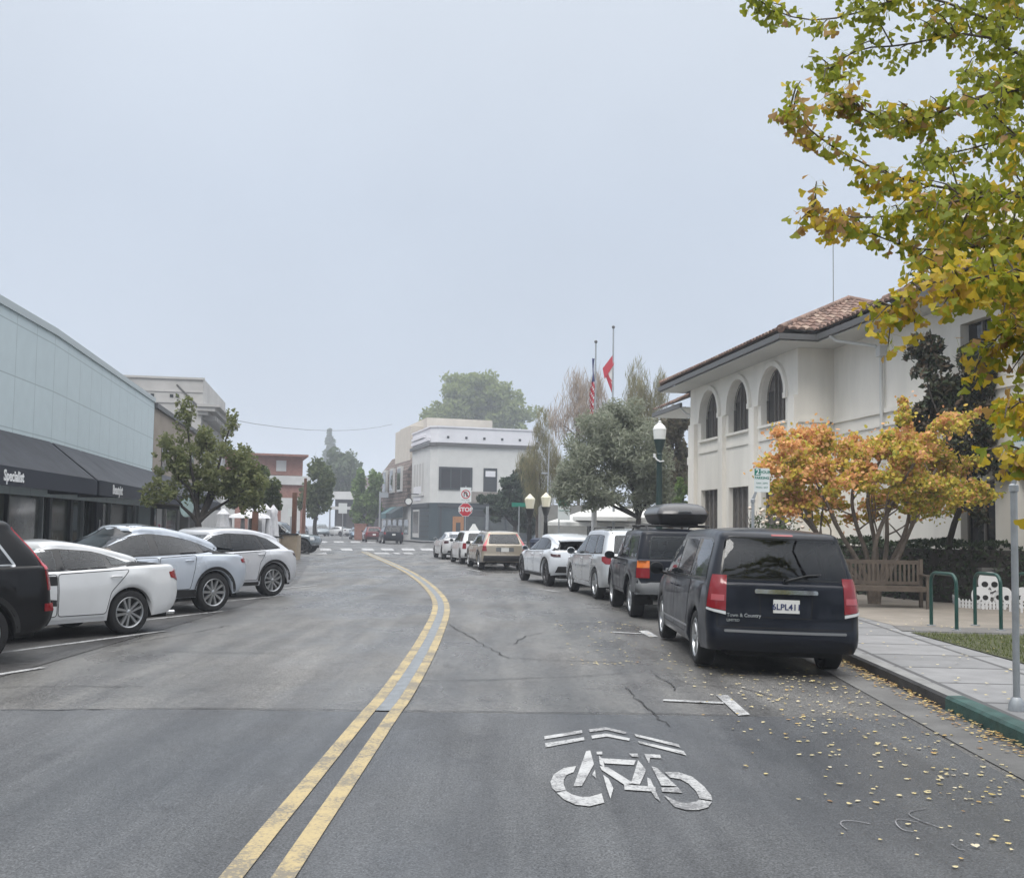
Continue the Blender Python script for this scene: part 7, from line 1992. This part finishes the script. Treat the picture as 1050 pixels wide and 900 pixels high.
tree('far_tree', 'greyish round tree in the haze in front of the pale conifer', b, [cl(350, 478, 17, 18, 190), cl(340, 495, 12, 20, 190), cl(362, 490, 10, 18, 192)], V['far'], V['bark_d'], .8, 5000, 7, .3, k=14, f=.45, limbs=6)
b = Vector((at(338, 540, 400).x, 400, .0))
tree('conifer', 'pale pointed conifer fading into the fog above the street end', b, [cl(338, 446, 2, 8, 400), cl(338, 456, 4, 8, 400), cl(339, 465, 6, 8, 400), cl(337, 474, 8, 9, 400), cl(338, 484, 10, 10, 400), cl(337, 495, 12, 12, 400)], V['far'], V['bark_d'], .8*1.9, 5000, 8, .3, k=14, f=.45, limbs=5)
b = Vector((at(377, 540, 128).x, 128, .12))
tree('street_tree', 'bright green narrow tree beside the brown shake building', b, [cl(370, 500, 9, 20, 128), cl(383, 503, 9, 22, 128), cl(377, 518, 14, 20, 128), cl(368, 525, 8, 14, 128)], V['fresh'], V['bark_d'], .45, 7000, 9, .2, k=14, f=.42, limbs=6)
b = Vector((at(490, 540, 225).x, 225, 0))
tree('broadleaf_tree', 'huge round pale green tree rising behind the corner building in the fog', b, [cl(490, 415, 40, 26, 225, 8), cl(491, 396, 34, 15, 226, 6), cl(490, 428, 60, 18, 226, 7), cl(455, 428, 26, 20, 225, 7), cl(525, 425, 28, 22, 225, 7), cl(492, 400, 24, 18, 226, 6), cl(470, 408, 20, 16, 224, 6), cl(510, 405, 22, 16, 224, 6)],
     V['round'], V['bark_d'], .95, 20000, 10, .5, k=26, f=.36, limbs=8)
b = Vector((at(528, 540, 82).x, 82, .12))
tree('cedar', 'dark cedar with drooping boughs in front of the corner building', b, [cl(520, 522, 24, 14, 82), cl(535, 500, 22, 16, 82), cl(505, 512, 16, 8, 82), cl(545, 530, 20, 16, 82), cl(540, 485, 12, 14, 82)], V['cedar'], V['bark_d'], .40, 10000, 11, .2, k=18, f=.36, limbs=10, tilt=.5)
b = Vector((at(552, 540, 70).x, 70, .15))
tree('weeping_tree', 'thin yellowing weeping tree left of the olive', b, [cl(558, 445, 12, 22, 70), cl(545, 475, 14, 26, 70), cl(566, 480, 14, 28, 70), cl(553, 505, 20, 22, 70)], V['willow'], V['bark'], .55, 9000, 12, .12, shape='wisp', k=30, f=.42, limbs=20)
b = Vector((at(590, 540, 66).x, 66, .15))
tree('bare_tree', 'half bare tree with fine reddish twigs behind the left flagpole', b, [cl(592, 410, 14, 34, 66), cl(575, 432, 14, 24, 66), cl(612, 405, 12, 30, 66), cl(603, 432, 22, 24, 66)], V['twig'], V['bark'], .8, 3000, 13, .10, shape='wisp', k=40, f=.40, limbs=50)
b = Vector((at(655, 540, 64).x, 64, .15))
tree('bare_tree', 'half bare yellowish tree with fine twigs right of the flagpoles', b, [cl(652, 412, 14, 34, 64), cl(640, 440, 20, 24, 64), cl(668, 432, 14, 30, 64), cl(678, 400, 8, 20, 64)], V['willow'], V['bark'], .65, 6500, 14, .10, shape='wisp', k=40, f=.40, limbs=40)
b = Vector((at(690, 540, 52).x, 52, .15))
tree('background_tree', 'dark brownish tree beside the far end of the civic building', b, [cl(690, 440, 16, 26, 52), cl(678, 470, 18, 26, 52), cl(700, 475, 12, 30, 53), cl(690, 505, 18, 22, 52)], leafm('brownish leaves', [(.11, .10, .06), (.15, .125, .085), (.09, .10, .05)], .35), V['bark'], .26, 11000, 15, .16, k=20, f=.34, limbs=12)
b = Vector((at(699, 540, 44).x, 44, .15))
tree('shrub', 'bright green shrub at the corner of the civic building', b, [cl(700, 500, 9, 14, 44), cl(696, 515, 10, 12, 44)], V['fresh'], V['bark'], .16, 900, 16, .06, k=8, limbs=5, cat='shrub')
b = Vector((at(650, 540, 39).x, 39, .15))
tree('olive_tree', 'broad grey green olive tree with leaning trunks over the terrace umbrellas', b,
     [cl(620, 455, 40, 38, 39), cl(655, 470, 36, 40, 39), cl(592, 480, 24, 34, 39), cl(640, 430, 30, 24, 39.5), cl(612, 505, 34, 22, 38.5), cl(668, 500, 24, 26, 39), cl(580, 500, 14, 22, 39)],
     V['olive'], V['bark_d'], .20, 40000, 17, .12, shape='long', fork=at(655, 531, 39), k=34, f=.36, limbs=22, shell=.1)

# the magnolia against the civic building
b = Vector((at(985, 560, 24.0).x, 24.0, .15))
tree('magnolia', 'dark glossy leaved magnolia against the cream wall', b, [cl(952, 365, 22, 24, 25.2, .5), cl(975, 400, 36, 30, 24.7, .6), cl(948, 432, 24, 18, 25.0, .5), cl(1000, 430, 30, 28, 24.2, .6), cl(985, 470, 36, 22, 24.3, .5), cl(1012, 380, 26, 32, 24.2, .5), cl(1005, 530, 9, 11, 23.8), cl(1030, 480, 20, 18, 23.6)],
     V['mag'], V['bark_d'], .17, 9000, 18, .08, shape='diamond', k=24, f=.34, limbs=20, fork=at(985, 520, 23.4))

# the orange maple: several stems and flat leaf pads
def maple():
    ng = np.random.default_rng(21); base = at(893, 607, 22.7); base.z = .15
    t = thing('maple', 'spreading maple turning orange and yellow behind the bench', 'tree', base)
    Y0 = 22.7
    pads = [(808, 455, 22, 9), (835, 450, 24, 11), (800, 470, 18, 8), (850, 470, 30, 12), (820, 480, 26, 9), (842, 490, 30, 12), (812, 500, 24, 9), (800, 515, 20, 8), (830, 512, 30, 10), (855, 505, 20, 10), (845, 525, 28, 7), (885, 465, 17, 9), (880, 480, 22, 9), (870, 495, 16, 8), (893, 490, 20, 7),
            (905, 462, 22, 10), (930, 432, 12, 14), (928, 450, 18, 12), (922, 470, 28, 12), (950, 455, 24, 12), (945, 480, 34, 14), (920, 495, 28, 10), (965, 470, 26, 12), (985, 440, 18, 8), (978, 428, 16, 6), (992, 475, 18, 9), (960, 500, 34, 12), (935, 512, 30, 9), (985, 500, 16, 8), (950, 518, 26, 7), (893, 520, 20, 8), (910, 510, 16, 8), (1000, 428, 8, 4), (815, 442, 14, 6), (958, 440, 18, 8), (880, 455, 12, 6)]
    for _ in range(46):
        x, y = (ng.normal(832, 24), ng.normal(487, 22)) if ng.uniform() < .45 else (ng.normal(938, 32), ng.normal(482, 24))
        pads.append((float(np.clip(x, 790, 1000)), float(np.clip(y, 438 if x < 870 else 425, 530)), float(ng.uniform(10, 20)), float(ng.uniform(5, 10))))
    pts = {'o': [], 'y': [], 'g': []}; cs = []
    for i, (x, y, rx, ry_) in enumerate(pads):
        dY = ng.uniform(-1.3, 1.3); c = at(x, y, Y0+dY); s = (Y0+dY)/1050; cs.append(c)
        n = int(rx*(ry_+5)*2.15)
        for q in range(3):     # each pad is a few flat sprays
            off = ng.normal(size=3)*np.array([rx*s*.48, rx*s*.4, (ry_+5)*s*.50]); nn_ = n//3
            d = ng.normal(size=(nn_, 3)); d /= np.linalg.norm(d, axis=1)[:, None]; rad = ng.uniform(0, 1, nn_)**.42
            p = np.array(c)+off+d*rad[:, None]*np.array([rx*s*.62, rx*s*.5, (ry_+3)*s*.55])*ng.uniform(.6, 1.15)
            p = np.where(ng.uniform(size=(nn_, 1)) < .22, p+ng.normal(size=(nn_, 3))*.11, p)
            warm = (950-x)/150+(500-y)/70+ng.normal(0, .5)
            u = ng.uniform(0, 1, nn_)
            po, pg = (.85, .02) if warm > 1.4 else ((.55, .08) if warm > .5 else ((.18, .22) if warm > -.6 else (.05, .42)))
            pts['o'].append(p[u < po]); pts['g'].append(p[u > 1-pg]); pts['y'].append(p[(u >= po) & (u <= 1-pg)])
    for k_, mt, nm in (('o', 'mapleo', 'orange_leaves'), ('y', 'mapley', 'yellow_leaves'), ('g', 'mapleg', 'green_leaves')):
        leaves(np.concatenate(pts[k_]), .078, .4, ng, 'round', up=.1, tilt=1.0).build(nm, V[mt], t, wc=True)
    m = MB()
    stems = [[(893, 606), (868, 588), (845, 560), (832, 535), (815, 505)], [(894, 606), (880, 575), (862, 548), (850, 520), (835, 490)], [(895, 606), (890, 570), (878, 540), (872, 510), (880, 480)], [(896, 606), (900, 570), (893, 535), (888, 505), (905, 465)],
             [(898, 606), (908, 575), (910, 545), (908, 515), (925, 470)], [(900, 606), (920, 575), (932, 545), (942, 525), (960, 480)], [(900, 606), (912, 580), (928, 548), (934, 520), (930, 450)], [(893, 606), (870, 580), (838, 548), (822, 528), (805, 515)], [(897, 606), (895, 575), (900, 545), (918, 510), (940, 470)]]
    for i, st_ in enumerate(stems):
        dY = [0, -.5, .4, .0, .6, -.3, .3, .7, -.6][i]
        pp = smoothline([at(x, y, Y0+dY*j/4+ng.uniform(-.08, .08)*j) for j, (x, y) in enumerate(st_)], 2); pp[0].z = .1
        n = len(pp); m.tube(pp, [.058*(1-.72*j/n)+.008 for j in range(n)], 7)
        for j in range(5):
            p = pp[int(n*(.45+.11*j))]; c = min(cs, key=lambda q: (q-p).length+ng.uniform(0, 1.2)); limb(m, p, p.lerp(c, .85), .022, .006, ng, .1, 5, 5)
    m.build('trunk', V['bark_l'], t, wc=True, smooth=60)
maple()

# clipped hedge along the civic building, roses by the wall
def hedge():
    ng = np.random.default_rng(31); t = thing('hedge', 'dark clipped hedge behind the bench and the skull boards', 'hedge', (9.8, 25.5, .15))
    a, b = Vector((8.0, 30.5)), Vector((11.2, 20.6)); d = (b-a); L_ = d.length; d.normalize(); nrm = Vector((d.y, -d.x))
    c_ = Vector((10.55, 22.6)); e_ = Vector((15.2, 21.2))
    P_ = []
    for (p, q, wd) in ((a, Vector((10.2, 24.0)), .55), (Vector((9.9, 24.2)), e_, .55)):
        L2 = (q-p).length; dd = (q-p).normalized(); nn_ = Vector((dd.y, -dd.x)); n = int(L2*950)
        u = ng.uniform(0, L2, n); z = ng.uniform(0, 1, n); v = ng.uniform(-1, 1, n)
        face = ng.integers(0, 3, n); v = np.where(face == 0, 1.0, np.where(face == 1, -1.0, v)); z = np.where(face == 2, 1.0, z)
        top = 1.32+.06*np.sin(u*2.1)+.05*np.sin(u*5.3); bul = 1+.10*np.sin(u*3.3+z*4)+ng.normal(0, .07, n)
        for ui, zi, vi, ti, bi in zip(u, z, v, top, bul): q_ = p+dd*float(ui)+nn_*float(vi*wd*bi*(1-.15*zi**3)); P_.append((q_.x, q_.y, .16+float(zi*ti)*(1+.0*bi)+float(ng.normal(0, .03))))
    leaves(np.array(P_), .10, .4, ng).build('foliage', V['hedge'], t, wc=True)
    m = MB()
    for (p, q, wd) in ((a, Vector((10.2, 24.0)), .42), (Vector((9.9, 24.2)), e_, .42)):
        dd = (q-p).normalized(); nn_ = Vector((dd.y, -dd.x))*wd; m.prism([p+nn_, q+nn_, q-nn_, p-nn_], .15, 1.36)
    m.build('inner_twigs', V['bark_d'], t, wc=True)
hedge()
def rosebush(px, py, Y, label, flowers=True):
    ng = np.random.default_rng(int(px)); c = at(px, py, Y); t = thing('rose_bush', label, 'shrub', (c.x, Y, .15), 0, 'rose bushes by the cream wall')
    pts = blob_points([((c.x, c.y, (c.z+.15)/2), (.45, .4, (c.z-.15)/2*1.05))], ng, total=900, shell=.3); leaves(pts, .09, .4, ng).build('foliage', V['bush'], t, wc=True)
    m = MB()
    for k in range(5): limb(m, (c.x, c.y, .15), (c.x+ng.normal()*.25, c.y+ng.normal()*.2, c.z), .015, .006, ng, .1, 4, 5)
    m.build('stem', V['bark'], t, wc=True)
    if flowers:
        for k in range(7):
            p = Vector((c.x+ng.uniform(-.4, .4), c.y-.3+ng.uniform(-.1, .2), c.z-ng.uniform(-.08, .35))); m = MB(); m.lathe([(.001, -.05), (.05, -.02), (.065, .02), (.03, .05), (.001, .045)], p, 8); m.build('bloom', V['rose'], t, wc=True, smooth=80)
rosebush(779, 524, 30, 'tall thin rose bush with pale blooms beside the parking sign')
rosebush(806, 530, 29, 'rounder rose bush with white blooms under the maple edge')

# the ginkgo over the right edge: real limbs coming in from a trunk beyond the frame
def ginkgo():
    ng = np.random.default_rng(44); t = thing('ginkgo', 'yellowing ginkgo tree hanging into view from the upper right', 'tree', (6.3, 6.0, .15))
    m = MB(); base = Vector((6.3, 6.0, .1))
    limb(m, base, (6.1, 6.0, 2.6), .17, .14, ng, .03, 6, 12); limb(m, (6.1, 6.0, 2.6), (5.9, 6.1, 8.5), .14, .04, ng, .03, 8, 10)
    # main boughs: pixel path at a depth, each rooted on the trunk
    B = [([(1290, -60), (1080, 10), (1000, 12), (900, 8), (830, 12), (772, -2)], 6.6, 6.2), ([(1290, 40), (1080, 60), (1000, 40), (930, 55), (875, 40), (850, 65)], 6.2, 6.4), ([(1280, 80), (1060, 95), (990, 105), (930, 122), (880, 118), (858, 105)], 6.2, 6.0),
         ([(1270, 150), (1080, 175), (1030, 200), (960, 200), (900, 180), (850, 145), (812, 105)], 5.8, 5.6), ([(1270, 220), (1060, 205), (960, 215), (880, 218), (832, 210)], 5.6, 5.4), ([(1270, 260), (1060, 250), (970, 250), (910, 240), (862, 232)], 5.9, 5.8),
         ([(1250, 320), (1060, 292), (1000, 290), (950, 300), (918, 322)], 5.5, 5.3), ([(1250, 350), (1110, 345), (1055, 350), (1025, 345), (1005, 365)], 5.4, 5.3), ([(1220, 400), (1110, 405), (1075, 420), (1050, 415), (1036, 425)], 5.0, 4.9), ([(1220, 470), (1110, 480), (1080, 490), (1056, 470)], 4.9, 4.8),
         ([(1290, 0), (1100, -60), (980, -50), (900, -60), (830, -40)], 6.8, 6.5), ([(1280, 110), (1100, 130), (1040, 150), (985, 160), (940, 150)], 6.6, 6.9), ([(1280, 20), (1120, 20), (1050, 70), (985, 75)], 7.2, 7.4), ([(1275, 250), (1100, 235), (1040, 240), (990, 235), (945, 240)], 6.3, 6.6), ([(1270, 300), (1120, 310), (1060, 330), (1030, 300)], 5.6, 5.8),
         ([(1290, -120), (1120, -100), (1040, 0), (1000, -30)], 6.0, 5.6), ([(1280, 160), (1140, 190), (1075, 170), (1020, 120)], 5.0, 4.9), ([(1270, 240), (1120, 265), (1060, 280), (1020, 270), (975, 290)], 4.9, 4.8)]
    G_, Yl, Bn = [], [], []
    nodes = []
    for bi, (path, y0, y1) in enumerate(B):
        n = len(path); P_ = [at(x, y, y0+(y1-y0)*i/(n-1)+.15*math.sin(bi*2+i*1.7)) for i, (x, y) in enumerate(path)]
        P_ = smoothline(P_, 3); L_ = len(P_)
        P_[0] = Vector((6.0, 6.0, P_[0].z*.8+.4)); P_ = resample(P_, .055); L_ = len(P_); P_ = [p+Vector((0, .05*math.sin(i*.21+bi), .05*math.sin(i*.17+bi*2))) for i, p in enumerate(P_)]
        m.tube(P_[::3]+P_[-1:], [.026*(1-3*i/L_)**1.4+.0035 if 3*i < L_ else .0035 for i in range(len(P_[::3])+1)], 6)
        for i in range(L_//6, L_): nodes.append((P_[i], i/L_, bi))
        # side twigs
        for i in range(L_//5, L_-1, 2):
            for _ in range(2 if i < L_*.8 else 1):
                if ng.uniform() < .25 and i > L_*.6: continue
                d = (P_[min(i+1, L_-1)]-P_[i-1]).normalized(); o = Vector(ng.normal(size=3)); o -= d*o.dot(d); o.normalize(); ln = ng.uniform(.12, .42)*(1.15-.65*i/L_)
                e = P_[i]+d*ln*.55+o*ln*.8; mid = P_[i].lerp(e, .5)+Vector((0, 0, .03)); m.tube([P_[i], mid, e], [.006, .0045, .0025], 4)
                for q in (.35, .6, .8, 1.0): nodes.append((P_[i].lerp(e, q), i/L_, bi))
    m.build('limb', V['bark'], t, wc=True, smooth=60)
    lf = {'gink': MB(), 'ginky': MB(), 'ginkb': MB()}; st = MB()
    fan = [(0, 0), (.27, .42), (.58, .74), (.48, .92), (.22, 1.02), (.04, .90), (-.04, .90), (-.24, 1.03), (-.5, .90), (-.57, .72), (-.26, .40)]
    for p, f_, bi in nodes:
        for _ in range(int(ng.integers(3, 7))):
            o = Vector(ng.normal(size=3)); o.z -= .35; o.normalize(); pet = ng.uniform(.03, .07); b0 = p+o*pet
            ax = (o*.6+Vector((0, 0, -.75))+Vector(ng.normal(size=3))*.35).normalized(); sd = Vector(ng.normal(size=3)); sd -= ax*sd.dot(ax); sd.normalize(); nr_ = ax.cross(sd)
            s = ng.uniform(.034, .057)
            warm = (.05 if bi in (0, 1, 2, 10, 11, 12, 15) else .17)+.55*max(0, f_-.55)*(1 if bi in (2, 3, 4, 5, 6, 7, 8, 9) else .2)+(.22 if bi in (6, 7, 8, 9, 17) else 0)+.14*math.sin(p.x*9+p.z*7)
            u = ng.uniform(); k_ = 'ginky' if u < warm else ('ginkb' if u < warm*1.25+ (.25 if f_ > .88 and bi in (2, 3, 4) else 0) else 'gink')
            cup = ng.uniform(-.10, .22)
            vs = [b0+ax*(y*s)+sd*(x*s*1.08)+nr_*(cup*s*(abs(x)*1.4)) for x, y in fan]
            # split into two halves so that the blade folds along its middle
            lf[k_].add(vs, [(0, 1, 2, 3, 4, 5), (0, 5, 6), (0, 6, 7, 8, 9, 10)])
            nrm = sd; st.add([p, p+nrm*.0015, b0+nrm*.0015, b0], [(0, 1, 2, 3)])
    for k_, nm in (('gink', 'green_leaves'), ('ginky', 'yellow_leaves'), ('ginkb', 'brown_leaves')): lf[k_].build(nm, V[k_], t, wc=True)
    st.build('leaf_stalks', V['gink'], t, wc=True)
    print('ginkgo leaves', sum(len(x.f) for x in lf.values())//3)
ginkgo()

# ------------------------------------------------------------------ ground cover
def litter():
    ng = np.random.default_rng(55)
    m = MB(); m2 = MB()
    def leaf(mb, x, y, z, s):
        a = ng.uniform(0, 6.28); ca, sa = math.cos(a), math.sin(a); tl = ng.normal(0, .25, 2)
        pts = [(0, 0), (.45, .35), (.5, .7), (.15, .85), (0, .7), (-.15, .88), (-.5, .7), (-.42, .33)]
        mb.add([(x+(u*ca-v*sa)*s, y+(u*sa+v*ca)*s, z+s*(.05+abs(u*tl[0])*.6+v*tl[1]*.3)) for u, v in pts], [tuple(range(8))])
    n = 0
    while n < 620:      # scattered over the lane near the right kerb
        y = ng.uniform(4.6, 19); k = ng.beta(2.2, 1.3); x = 1.6+k*2.2 if y < 13 else ng.uniform(.8, 2.3)
        if y > 13.5 and ng.uniform() < .6: continue
        if x < 2.3 and ng.uniform() < .35: continue
        leaf(m2 if ng.uniform() < .18 else m, x, y, .008, ng.uniform(.018, .050)); n += 1
    for _ in range(170):
        leaf(m, ng.uniform(4.6, 8), ng.uniform(7, 19), .166 if False else .168, ng.uniform(.03, .055))
    for _ in range(1100):     # the drift lying against the kerb
        i = int(ng.integers(0, len(KR)-1)); a, b = KR[i], KR[i+1]; f = ng.uniform(); p = a.lerp(b, float(f))
        if not 4 < p.y < 15.5: continue
        d = abs(ng.normal(0, .10))+.02; leaf(m2, p.x-d, p.y, .010+max(0, .03-d*.1), ng.uniform(.025, .05))
    yy = ng.uniform(6.5, 14.2, 500)
    ky = np.array([p.y for p in KR]); kx = np.array([p.x for p in KR])
    for y in yy:
        d = abs(ng.normal(0, .09))+.015; leaf(m2, float(np.interp(y, ky, kx))-d, y, .010+max(0, .035-d*.2), ng.uniform(.022, .046))
    o = m.build('leaf_litter', V['litter'], kind='stuff'); tag(o, 'pale fallen leaves scattered over the lane and pavement', 'leaves')
    o = m2.build('leaf_litter', V['litterb'], kind='stuff'); tag(o, 'drift of brown and yellow leaves against the right kerb', 'leaves')
    # lawn blades
    g_ = []
    n = 15000; x = ng.uniform(6.3, 12.5, n); y = ng.uniform(8.5, 16.3, n); ok = (x > 6.3+.02*np.sin(y*9)) & (y < 16.3-.04*x+.05*np.sin(x*7))
    x, y = x[ok], y[ok]; a = ng.uniform(0, 6.28, len(x)); h = ng.uniform(.03, .075, len(x)); wd = .006
    mb = MB()
    for xi, yi, ai, hi in zip(x, y, a, h):
        ca, sa = math.cos(ai), math.sin(ai); lx, ly = ng.normal(0, .025, 2); mb.add([(xi-ca*wd, yi-sa*wd, .162), (xi+ca*wd, yi+sa*wd, .162), (xi+lx, yi+ly, .162+hi)], [(0, 1, 2)])
    o = mb.build('grass', V['grass'], kind='stuff'); tag(o, 'short green lawn beside the grey path', 'grass')
litter()

def behind():
    # unseen trees added behind the viewer to darken what car glass and paint mirror
    ng = np.random.default_rng(77); cs = []
    for x in np.linspace(-60, 60, 15): cs.append(((float(x), -52+float(ng.normal(0, 2)), float(ng.uniform(6, 8))), (6, 4, float(ng.uniform(5, 7)))))
    for y in (-40, -28): cs += [((-17., y, 7.), (4, 5, 5)), ((14., y, 7.), (4, 5, 5))]
    o = leaves(blob_points(sub_clumps([(np.array(c), np.array(r)) for c, r in cs], ng, 10, .45), ng, total=9000, shell=.3), 1.1, .4, ng).build('unseen_trees', V['ashd'], kind='stuff'); tag(o, 'unseen dark tree mass added behind the viewer for car glass to mirror', 'trees')
behind()

# ------------------------------------------------------------------ the foggy air
def haze(density):
    m = bpy.data.materials.new('haze'); m.use_nodes = True; t = m.node_tree; t.nodes.clear()
    o = t.nodes.new('ShaderNodeOutputMaterial'); v = t.nodes.new('ShaderNodeVolumePrincipled')
    v.inputs['Color'].default_value = (.86, .91, 1.0, 1); v.inputs['Density'].default_value = density; v.inputs['Anisotropy'].default_value = .1
    t.links.new(v.outputs[0], o.inputs['Volume'])
    mb = MB(); mb.box(-720, 720, -70, 920, -1.0, 42); h = mb.build('haze', m); tag(h, 'thin grey fog hanging over the whole street', 'fog', kind='stuff')
HAZE = .0011
haze(HAZE)
